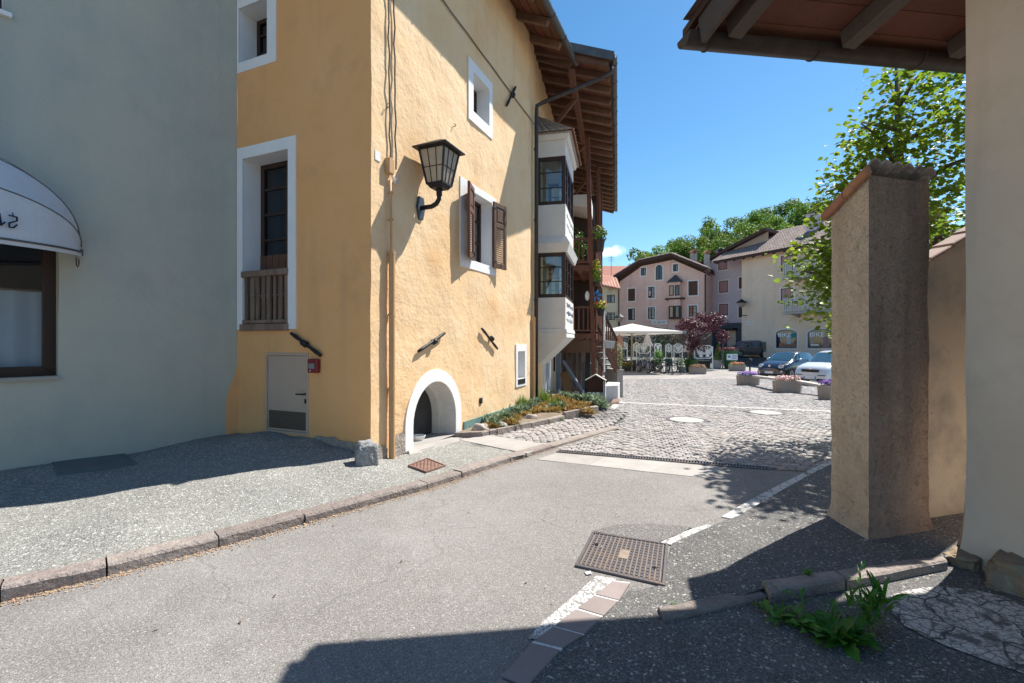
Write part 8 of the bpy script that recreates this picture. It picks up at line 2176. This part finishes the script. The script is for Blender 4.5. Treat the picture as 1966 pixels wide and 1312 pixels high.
# open parasols
m_par = mk('cream_parasol_cloth', (.80, .77, .70), .8, trans=.25)
m_pole = mk('parasol_wood', (.36, .25, .15), .6)
def parasol(c_, half, z_e, z_t, rot, lab):
    o_ = T('open_parasol', lab, 'parasol', c_, 0, 'large open cream parasols on the terrace'); mb = MB(); n = 8; V = []
    ct_, st2 = math.cos(rot), math.sin(rot)
    per = []
    for x, y in ((-1, -1), (0, -1), (1, -1), (1, 0), (1, 1), (0, 1), (-1, 1), (-1, 0)): per.append(Vector((c_.x + (x * ct_ - y * st2) * half, c_.y + (x * st2 + y * ct_) * half, z_e)))
    ap = Vector((c_.x, c_.y, z_t)); mid = [p.lerp(ap, .5) - Vector((0, 0, .07)) for p in per]; hem = [p - Vector((0, 0, .14)) for p in per]
    V = per + mid + [ap] + hem
    Fc = [(i, (i + 1) % 8, 8 + (i + 1) % 8, 8 + i) for i in range(8)] + [(8 + i, 8 + (i + 1) % 8, 16) for i in range(8)] + [(17 + i, 17 + (i + 1) % 8, (i + 1) % 8, i) for i in range(8)]
    mb.add(V, Fc); mb.build('canopy', m_par, o_, fix=False)
    mb = MB(); mb.tube([c_, Vector((c_.x, c_.y, z_t + .12))], .05, 8); mb.build('pole', m_pole, o_)
    mb = MB()
    for i in range(8): mb.tube([Vector((c_.x, c_.y, z_e - .15)), per[i].lerp(ap, .45) - Vector((0, 0, .05))], .022, 4)
    mb.build('struts', m_pole, o_, kind='stuff')
c_ = onY(1213, 31.0); parasol(c_, 2.35, (CV - 641) / F * 31.0 + .12, (CV - 621.5) / F * 31.0, .12, 'large open cream parasol over the terrace, the nearer right one')
c_ = onY(1163, 33.5); parasol(c_, 2.2, (CV - 641) / F * 33.0 + .05, (CV - 627) / F * 33.5, .05, 'large open cream parasol further left, partly behind the balcony')
def closed(u, Y, v0, v1, mt, lab):
    b_ = onY(u, Y); z0, z1 = (CV - v1) / F * Y, (CV - v0) / F * Y; o_ = T('closed_parasol', lab, 'parasol', b_); mb = MB(); n = 14; V = []
    for (f, r_) in ((0, .30), (.08, .31), (.4, .22), (.75, .12), (1, .02)):
        for k in range(n): a = 2 * math.pi * k / n; q = r_ * (1 + .22 * (k % 2)); V.append(Vector((b_.x + q * math.cos(a), b_.y + q * math.sin(a), z0 + (z1 - z0) * f)))
    mb.add(V, [(i * n + k, i * n + (k + 1) % n, (i + 1) * n + (k + 1) % n, (i + 1) * n + k) for i in range(4) for k in range(n)] + [tuple(range(n))]); mb.build('folded_cloth', mt, o_)
    mb = MB(); mb.tube([b_, Vector((b_.x, b_.y, z1 + .12))], .03, 6); mb.build('pole', m_pole, o_)
closed(1189, 33.0, 641, 668, mk('salmon_cloth', (.60, .33, .27), .8), 'folded salmon coloured parasol under the left big parasol')
closed(1243, 32.5, 640, 665, mk('lilac_white_cloth', (.66, .62, .66), .8), 'folded lilac white parasol under the right big parasol')
closed(1321, 31.8, 645, 676, mk('grey_white_cloth', (.62, .60, .60), .8), 'folded white parasol left of the copper tree trunk')
# shrubs and flowers of the terrace
def shrub(u, v, w, h, n, s_, mt, lab, flowers=None, pot=True, Y=None):
    b_ = onY(u, Y) if Y else on(u, v); o_ = T('shrub', lab, 'shrub', b_)
    if pot: mb = MB(); mb.lathe(b_, [(.20, 0), (.26, .34), (.24, .34)], 12); mb.build('pot', m_conc, o_)
    mb = MB(); tuft(mb, b_ + Vector((0, 0, .30 + h / 2)), (w / 2, w / 2, h / 2), n, s_, rr); mb.build('foliage', mt, o_, kind='stuff', fix=False)
    if flowers: mb = MB(); tuft(mb, b_ + Vector((0, 0, .42 + h / 2)), (w / 2, w / 2, h / 2), flowers[1], flowers[2], rr, up=.8); mb.build('blossoms', flowers[0], o_, kind='stuff', fix=False)
m_olive = mk('olive_leaf', (.13, .16, .035), .6, [('n', 5, (.24, .17, .05), .5, .7, .7)], island=.4, trans=.2)
shrub(1183, 706, .9, 1.75, 900, .11, m_olive, 'tall olive green rose bush with pale blossoms beside the stairs', (m_fl_pink, 40, .09), Y=26.5)
shrub(1264, 700, .75, 1.25, 420, .12, m_weed, 'bright green conical shrub on the terrace parapet', Y=31.5)
shrub(1240, 690, .95, .35, 260, .11, mk('lavender_leaf', (.30, .28, .42), .7, island=.3), 'lavender coloured flowers on the parapet above the bicycles', pot=False, Y=30.9)
shrub(1204, 690, .9, .4, 240, .11, m_olive, 'low olive plant with peach flowers on the parapet by the parasol pole', (m_fl_peach, 40, .09), pot=False, Y=30.9)
shrub(1309, 706, .8, .7, 260, .11, m_grass, 'pale green bush at the foot of the folded white parasol', Y=30.6)
for u, Y, w, h, lab in ((1268, 41, 3.6, 3.0, 'dark green climber with small blossoms on the inn wall behind the parasol'), (1215, 44, 3.5, 2.2, 'dark hedge under the left parasol in front of the inn')):
    b_ = onY(u, Y); mb = MB(); tuft(mb, b_ + Vector((0, 0, h / 2)), (w / 2, .7, h / 2), 900, .22, rr); o_ = T('climbing_plant', lab, 'plant', b_); mb.build('foliage', mk('dark_climber', (.03, .065, .02), .7, island=.5), o_, kind='stuff', fix=False)
    mb = MB(); tuft(mb, b_ + Vector((0, -.1, h / 2)), (w / 2, .7, h / 2), 30, .2, rr); mb.build('blossoms', m_fl_peach, o_, kind='stuff', fix=False)
# wooden fence of the inn yard
fw_ = T('board_fence', 'grey wooden board fence behind the terrace', 'fence', onY(1310, 43))
for k in range(22):
    p = onY(1262 + 4.6 * k, 43 + .03 * k); mb = MB(); mb.box(p + Vector((0, 0, 1.05)), (.20, .04, 2.1 + .05 * (k % 3))); mb.build('board', m_wood_grey, fw_)
mb = MB(); p = onY(1262, 43.06); q = onY(1362, 43.7); mb.beam(p + Vector((0, .05, 1.6)), q + Vector((0, .05, 1.6)), .06, .1); mb.build('fence_rail', m_wood_grey, fw_)
# green garden chairs and tables on the terrace
m_gch = mk('dark_green_slats', (.012, .06, .045), .5)
def chair(c_, rz, lab=None):
    o_ = T('terrace_chair', lab or 'dark green slatted chair on the terrace', 'chair', c_, rz, 'dark green chairs on the terrace'); Q = lambda x, y, z: c_ + Matrix.Rotation(rz, 3, 'Z') @ Vector((x, y, z))
    for k in range(4): mb = MB(); mb.box(Q(-.18 + .12 * k, 0, .45), (.09, .44, .025), rz); mb.build('seat_slat', m_gch, o_)
    for k in range(4): mb = MB(); mb.box(Q(-.24 - .02 * k, 0, .55 + .10 * k), (.025, .44, .06), rz); mb.build('back_slat', m_gch, o_)
    for x in (-.2, .2):
        for y in (-.2, .2): mb = MB(); mb.tube([Q(x, y, 0), Q(x - (.1 if x < 0 else 0), y, .9 if x < 0 else .65)], .016, 5); mb.build('leg', m_black, o_)
    return o_
ch1 = chair(onY(1278, 29.6), 2.6, 'dark green slatted chair right of the bicycles, nearest one'); 
for u, Y, rz, lab in ((1291, 30.2, .4, 'dark green slatted chair nearest to the ivy tub'), (1284, 31.0, 1.2, 'dark green slatted chair behind the nearest one'), (1236, 33, 2.0, 'dark green chair behind the wide eagle screen'), (1206, 33.2, .3, 'dark green chair beside the parasol pole')):
    dup(ch1, onY(u, Y), rz, lab)
tbp = onY(1285, 30.4); o_ = T('terrace_table', 'dark square table between the green terrace chairs', 'table', tbp)
mb = MB(); mb.box(tbp + Vector((0, 0, .73)), (.8, .8, .04), .3); mb.build('table_top', m_gch, o_)
mb = MB(); mb.tube([tbp, tbp + Vector((0, 0, .72))], .04, 6); mb.build('pedestal', m_black, o_)
# flower troughs
m_fl_mix = m_fl_peach
def trough(u, v, lab, fl, w=.95, h=.42, octo=False, n=340):
    b_ = on(u, v); b_ = Vector((b_.x, b_.y + .22, zg(b_.x, b_.y))); o_ = T('flower_trough', lab, 'flower trough', b_, 0, 'concrete flower troughs on the square'); d_ = .50; c_ = .13 if octo else .03
    L = [(-w / 2 + c_, -d_ / 2), (w / 2 - c_, -d_ / 2), (w / 2, -d_ / 2 + c_), (w / 2, d_ / 2 - c_), (w / 2 - c_, d_ / 2), (-w / 2 + c_, d_ / 2), (-w / 2, d_ / 2 - c_), (-w / 2, -d_ / 2 + c_)]
    k = .94; mb = MB(); V = [b_ + Vector((x * k, y * k, 0)) for x, y in L] + [b_ + Vector((x, y, h)) for x, y in L] + [b_ + Vector((x * .9, y * .86, h)) for x, y in L] + [b_ + Vector((x * .9, y * .86, h - .06)) for x, y in L]
    Fc = [tuple(range(8))[::-1]] + [(r * 8 + i, r * 8 + (i + 1) % 8, (r + 1) * 8 + (i + 1) % 8, (r + 1) * 8 + i) for r in range(3) for i in range(8)] + [tuple(range(24, 32))]
    mb.add(V, Fc); mb.build('trough', m_conc, o_)
    mb = MB(); tuft(mb, b_ + Vector((0, 0, h + .03)), (w * .5, d_ * .48, .09), n // 2, .07, rr); mb.build('foliage', m_weed, o_, kind='stuff', fix=False)
    for mt, f in fl: mb = MB(); tuft(mb, b_ + Vector((0, 0, h + .09)), (w * .52, d_ * .5, .12), int(n * f), .075, rr, up=1.0); mb.build('blossoms', mt, o_, kind='stuff', fix=False)
    return o_
trough(1342, 719, 'concrete trough with peach blossoms in front of the copper tree', [(m_fl_peach, 1.0)])
trough(1418, 713, 'concrete trough with yellow green and red blossoms left of the black post', [(m_fl_peach, .5), (m_fl_yel, .25), (m_fl_red, .4)], w=1.0)
trough(1441, 740, 'concrete trough with purple petunias in front of the dark blue car', [(m_fl_pur, 1.3)], octo=True)
trough(1518, 754.5, 'concrete trough with pale pink petunias in front of the white car', [(m_fl_pink, 1.3)], octo=True, w=.97)
trough(1612, 768, 'concrete trough with purple petunias at the edge of the gate pillar', [(m_fl_pur, 1.2)], octo=True)
# timber beams between the troughs
m_beamw = mk('sun_bleached_beam', (.50, .46, .42), .8, [('n', 5, (.38, .34, .30), .45, .7, .7)])
for (a, b, lab) in (((1450, 723, 20.55), (1504, 729.5, 17.5), 'bleached timber beam between the purple and the pink flower trough'), ((1528, 732, 17.2), (1600, 744.5, 15.4), 'bleached timber beam from the pink flower trough towards the pillar')):
    pa, pb2 = px(*a), px(*b); mb = MB(); mb.beam(pa, pb2, .30, .09); mb.build('barrier_beam', m_beamw, None, lab, 'beam', bevel=.01)

# bicycles
m_tyre = mk('tyre_rubber', (.015, .015, .016), .8); m_rim = mk('alloy_rim', (.42, .42, .43), .4, metal=.6)
def bicycle(c_, rz, lab, fmat, sc=1.0):
    o_ = T('bicycle', lab, 'bicycle', c_, rz, 'bicycles parked at the terrace'); Q = lambda x, y, z: c_ + Matrix.Rotation(rz, 3, 'Z') @ Vector((x * sc, y * sc, z * sc))
    for x in (-.53, .53):
        n = 24; mb = MB(); mb.tube([Q(x + .34 * math.cos(2 * math.pi * k / n), 0, .36 + .34 * math.sin(2 * math.pi * k / n)) for k in range(n + 1)], .026, 6, cap=False); w_ = mb.build('wheel', m_tyre, o_, smooth=True)
        mb = MB(); mb.tube([Q(x + .305 * math.cos(2 * math.pi * k / n), 0, .36 + .305 * math.sin(2 * math.pi * k / n)) for k in range(n + 1)], .012, 4, cap=False); mb.build('rim', m_rim, w_)
        mb = MB()
        for k in range(12): a = math.pi * k / 6; mb.tube([Q(x, 0, .36), Q(x + .3 * math.cos(a), 0, .36 + .3 * math.sin(a))], .004, 3)
        mb.build('spokes', m_rim, w_, kind='stuff')
    mb = MB()
    for a, b, r_ in (((-.53, 0, .36), (-.12, 0, .34), .014), ((-.53, 0, .36), (-.2, 0, .82), .014), ((-.12, 0, .34), (-.22, 0, .92), .018), ((-.12, 0, .34), (.36, 0, .78), .020), ((-.2, 0, .80), (.34, 0, .86), .018), ((.34, 0, .96), (.40, 0, .72), .02), ((.40, 0, .72), (.53, 0, .36), .018)): mb.tube([Q(*a), Q(*b)], r_, 6)
    mb.build('frame', fmat, o_)
    mb = MB(); mb.tube([Q(.34, 0, .96), Q(.33, 0, 1.03)], .014, 5); mb.tube([Q(.25, -.29, 1.06), Q(.34, -.1, 1.04), Q(.34, .1, 1.04), Q(.25, .29, 1.06)], .014, 5); mb.build('handlebar', m_black, o_)
    mb = MB(); mb.hexa([Q(-.36, -.08, .93), Q(-.08, -.025, .93), Q(-.08, .025, .93), Q(-.36, .08, .93), Q(-.36, -.08, .98), Q(-.08, -.025, .97), Q(-.08, .025, .97), Q(-.36, .08, .98)]); mb.build('saddle', m_black, o_)
    mb = MB(); mb.tube([Q(-.12, -.06, .34), Q(-.12, .06, .34)], .08, 10); mb.tube([Q(-.12, .09, .34), Q(-.02, .09, .22), Q(-.02, .15, .22)], .012, 5); mb.build('crank', m_gutter, o_)
bicycle(on(1201, 711.5), .12, 'dark bicycle with its big front wheel turned sideways at the left end of the row', m_black)
bicycle(onY(1236, 30.0), R(-74), 'silver bicycle with a white frame pointing at the viewer', m_rim)
bicycle(onY(1259, 29.8), R(-55), 'dark bicycle third from the left in the row', m_black)
bicycle(onY(1274, 29.6), R(-28), 'dark blue bicycle at the right end of the row', mk('blue_frame', (.03, .05, .10), .4))

# cars
m_cglass = mk('car_glass', (.035, .085, .12), .03, spec=1.0, coat=.6)
m_clear = mk('headlight_glass', (.55, .57, .6), .12, spec=.8)
m_plast = mk('black_plastic', (.018, .018, .02), .6)
m_chrome = mk('chrome', (.65, .66, .68), .15, metal=.9)
def car(c_, rz, paint, lab, st, name='parked_car', roofrails=False, round_lights=True, wheel_x=(-1.12, 1.15), wr=.29, W2=.81):
    o_ = T(name, lab, 'car', c_, rz); Rm = Matrix.Rotation(rz, 3, 'Z'); Q = lambda x, y, z: c_ + Rm @ Vector((x, y, z))
    def sec(s):
        x, zb, zbelt, zt, w, wt = s; half = [(w * .86, zb), (w * .98, zb + .14), (w, (zb + zbelt) / 2 + .06), (w * .975, zbelt - .06), (w * .93, zbelt), (wt + (w * .93 - wt) * .12, zt - .07 * (1 if zt - zbelt > .15 else .35)), (wt * .82, zt - .012), (0, zt)]
        return [(x, y, z) for y, z in half]
    S_ = [sec(s) for s in st]; NS = len(S_); n = 8; V = []
    for s in S_: V += [Q(*q) for q in s] + [Q(q[0], -q[1], q[2]) for q in s[-2::-1]]
    m_ = 15; Fc = [(i * m_ + k, i * m_ + k + 1, (i + 1) * m_ + k + 1, (i + 1) * m_ + k) for i in range(NS - 1) for k in range(m_ - 1)] + [(i * m_ + m_ - 1, i * m_, (i + 1) * m_, (i + 1) * m_ + m_ - 1) for i in range(NS - 1)] + [tuple(range(m_)), tuple((NS - 1) * m_ + k for k in range(m_))]
    mb = MB(); mb.add(V, Fc); mb.build('body', paint, o_, smooth=True, auto=38)
    xs_ = [s[0] for s in st]
    def surf(x, k, sg):
        """point of the body surface at length x, section parameter k (0..7), side sg"""
        i = max(0, min(NS - 2, next((j for j in range(NS - 1) if (xs_[j] - x) * (xs_[j + 1] - x) <= 0), 0))); f = (x - xs_[i]) / (xs_[i + 1] - xs_[i]); j = min(6, int(k)); g = k - j
        a = Vector(S_[i][j]).lerp(Vector(S_[i][j + 1]), g); b = Vector(S_[i + 1][j]).lerp(Vector(S_[i + 1][j + 1]), g); p = a.lerp(b, f); return Vector((p.x, p.y * sg, p.z))
    def patch_(name, quad, mat, lift=.008, nn=6, both=True, trim=None):
        """quad of (x, k) corners"""
        for sg in ((1, -1) if both else (1,)):
            mb = MB(); V = []; A = [Vector((q[0], q[1], 0)) for q in quad]
            for i in range(nn + 1):
                for j in range(nn + 1):
                    p = A[0].lerp(A[1], i / nn).lerp(A[3].lerp(A[2], i / nn), j / nn); q = surf(p.x, p.y, sg); cen = Vector((q.x * .9, 0, .55)); out = (q - cen).normalized(); V.append(Q(*(q + out * lift)))
            mb.add(V, [(i * (nn + 1) + j, i * (nn + 1) + j + 1, (i + 1) * (nn + 1) + j + 1, (i + 1) * (nn + 1) + j) for i in range(nn) for j in range(nn)]); mb.build(name, mat, o_, fix=False, smooth=True)
    return o_, Q, surf, patch_, S_
def finish_car(o_, Q, surf, patch_, xw0, xw1, xr0, front, wheel_x, wr, W2, lights, plate_z, grille, mirror_x, belt_z):
    # windscreen (both halves), side glass, rear glass
    for sg in (1, -1):
        pass
    patch_('windscreen', ((xw0 - .04, 5.05), (xw1 + .05, 5.15), (xw1 + .05, 7.0), (xw0 - .04, 7.0)), m_cglass, .010)
    patch_('side_window', ((xw0 - .30, 4.15), (xw1 - .04, 4.15), (xw1 - .10, 4.92), (xw0 - .62, 4.92)), m_cglass, .010)
    patch_('rear_side_window', ((xw1 - .14, 4.15), (xr0 + .10, 4.18), (xr0 + .22, 4.9), (xw1 - .18, 4.92)), m_cglass, .010)
    for sg in (1, -1):
        for x in wheel_x:
            mb = MB(); mb.tube([Q(x, sg * (W2 - .22), wr), Q(x, sg * (W2 + .012), wr)], wr + .05, 20); mb.build('wheel_arch', m_plast, o_)
            mb = MB(); mb.tube([Q(x, sg * (W2 - .20), wr), Q(x, sg * (W2 + .004), wr), Q(x, sg * (W2 + .03), wr)], [wr, wr, wr * .92], 20); wh = mb.build('wheel', m_tyre, o_)
            mb = MB(); mb.tube([Q(x, sg * (W2 - .02), wr), Q(x, sg * (W2 + .036), wr)], [wr * .66, wr * .60], 16); mb.build('rim', m_rim, wh)
            mb = MB()
            for k in range(5): a = k * 1.2566; mb.beam(Q(x, sg * (W2 + .038), wr), Q(x + wr * .58 * math.cos(a), sg * (W2 + .038), wr + wr * .58 * math.sin(a)), .02, .045, up=(0, 0, 1))
            mb.build('rim_spokes', m_gutter, wh, kind='stuff')
        mb = MB(); p = surf(mirror_x, 4.1, sg); mb.blob(Q(p.x, p.y + sg * .11, p.z + .06), (.09, .10, .075), 2, .1, 2); mb.build('mirror', m_chrome if lights == 'round' else m_plast, o_, smooth=True)
        if lights == 'round':
            for zz_, yy, r_ in ((.66, .54, .125), (.44, .56, .09)):
                q = Q(front - .16 if zz_ > .5 else front - .10, sg * yy, zz_); f_ = (Q(1, 0, 0) - Q(0, 0, 0)).normalized(); f2 = (f_ + (Q(0, sg, 0) - Q(0, 0, 0)) * .35 + Vector((0, 0, .25))).normalized(); mb = MB(); mb.tube([q - f2 * .12, q + f2 * .055, q + f2 * .085], [r_ * 1.1, r_, r_ * .6], 14); hl = mb.build('headlight', m_clear, o_, smooth=True, auto=40)
                mb = MB(); mb.tube([q + f2 * .03, q + f2 * .058], [r_ * 1.14, r_ * 1.10], 14); mb.build('bezel', m_chrome, hl)
        else:
            mb = MB(); P = [(front - .07, .40, .60), (front - .30, .74, .62), (front - .38, .76, .84), (front - .14, .42, .80)]; V = [Q(x, sg * y, z) for x, y, z in P] + [Q(x - .12, sg * y, z) for x, y, z in P]
            mb.hexa([V[0], V[1], V[5], V[4], V[3], V[2], V[6], V[7]]); mb.build('headlight', m_clear, o_, bevel=.012)
    mb = MB(); mb.box(Q(front + .012, 0, plate_z), (.02, .50, .115), o_.rotation_euler.z); pl_ = mb.build('number_plate', m_white, o_)
    for sg in (1, -1): mb = MB(); mb.box(Q(front + .018, sg * .235, plate_z), (.02, .035, .11), o_.rotation_euler.z); mb.build('plate_band', m_blue, pl_)
    for (y0, y1, z0, z1, mt) in grille: mb = MB(); mb.box(Q(front - .008 - .06 * max(0, z1 - .55), (y0 + y1) / 2, (z0 + z1) / 2), (.09, y1 - y0, z1 - z0), o_.rotation_euler.z); mb.build('grille', mt, o_, bevel=.01)
    mb = MB(); mb.tube([Q(front - .05, 0, .70), Q(front + .0, 0, .71)], .055, 12); mb.build('front_badge', m_chrome, o_)
    mb = MB(); mb.tube([Q(front - 1.05, -.05, belt_z), Q(front - 1.1, -.45, belt_z + .06)], .012, 4); mb.build('wiper', m_plast, o_)
m_navycar = mk('navy_car_paint', (.007, .009, .020), .22, spec=.6, coat=1.0); m_whitecar = mk('silver_white_car_paint', (.66, .70, .74), .3, spec=.6, coat=.8); m_browncar = mk('grey_brown_car_paint', (.10, .085, .08), .3, coat=.8)
st_a = [(-1.78, .34, .60, .78, .60, .42), (-1.70, .26, .78, 1.02, .70, .46), (-1.50, .22, .88, 1.24, .77, .50), (-1.15, .20, .93, 1.42, .81, .54), (-.55, .20, .94, 1.49, .82, .57), (.05, .20, .94, 1.46, .82, .57), (.30, .20, .94, 1.40, .82, .57), (.62, .20, .94, 1.18, .81, .60), (.88, .20, .93, .985, .81, .62), (1.15, .20, .86, .93, .80, .58), (1.45, .21, .74, .83, .77, .52), (1.66, .24, .62, .70, .69, .44), (1.76, .30, .52, .58, .58, .38)]
hd = math.atan2(-.50, -.86)
cpos = onY(1513, 25.8); P_ = car(cpos, hd, m_navycar, 'dark navy blue rounded small car parked behind the purple petunias', st_a)
finish_car(*P_[:4], .90, .28, -1.45, 1.76, (-1.12, 1.15), .30, .81, 'round', .36, [(-.40, .40, .18, .30, m_plast), (-.30, .30, .535, .555, m_chrome), (-.34, .34, .42, .435, m_chrome)], .42, .94)
st_b = [(-1.77, .32, .70, .98, .66, .52), (-1.70, .24, .86, 1.30, .74, .56), (-1.45, .20, .92, 1.50, .78, .60), (-.9, .20, .93, 1.54, .79, .62), (-.2, .20, .93, 1.53, .79, .62), (.22, .20, .93, 1.46, .79, .62), (.58, .20, .93, 1.22, .79, .62), (.92, .20, .93, 1.00, .785, .64), (1.2, .20, .88, .96, .78, .62), (1.5, .21, .80, .88, .765, .58), (1.68, .24, .66, .76, .72, .52), (1.77, .30, .50, .56, .64, .46)]
cpos2 = onY(1600, 21.4); P_ = car(cpos2, hd - .06, m_whitecar, 'white boxy small car with roof rails half hidden by the gate pillar', st_b)
finish_car(*P_[:4], .93, .20, -1.5, 1.77, (-1.08, 1.14), .30, .79, 'square', .36, [(-.36, .36, .60, .72, m_plast), (-.62, -.30, .20, .32, m_plast), (.30, .62, .20, .32, m_plast), (-.66, -.34, .455, .485, m_plast), (.34, .66, .455, .485, m_plast)], .42, .95)
o_, Q = P_[0], P_[1]
for sg in (1, -1): mb = MB(); mb.tube([Q(-1.2, sg * .56, 1.53), Q(-1.1, sg * .57, 1.60), Q(.0, sg * .57, 1.60), Q(.15, sg * .56, 1.50)], .022, 6); mb.build('roof_rail', m_gutter_grey, o_)
cpos3 = onY(1432, 43.5); cpos3.z = zg(cpos3.x, cpos3.y); P_ = car(cpos3, math.pi + .25, m_browncar, 'grey brown car half hidden behind the corner of the tan house', [(x * 1.15, zb, zb2, zt, w * 1.05, wt) for x, zb, zb2, zt, w, wt in st_b])
finish_car(*P_[:4], 1.06, .24, -1.7, 2.03, (-1.25, 1.3), .31, .82, 'square', .42, [(-.36, .36, .58, .70, m_plast)], .5, .95)
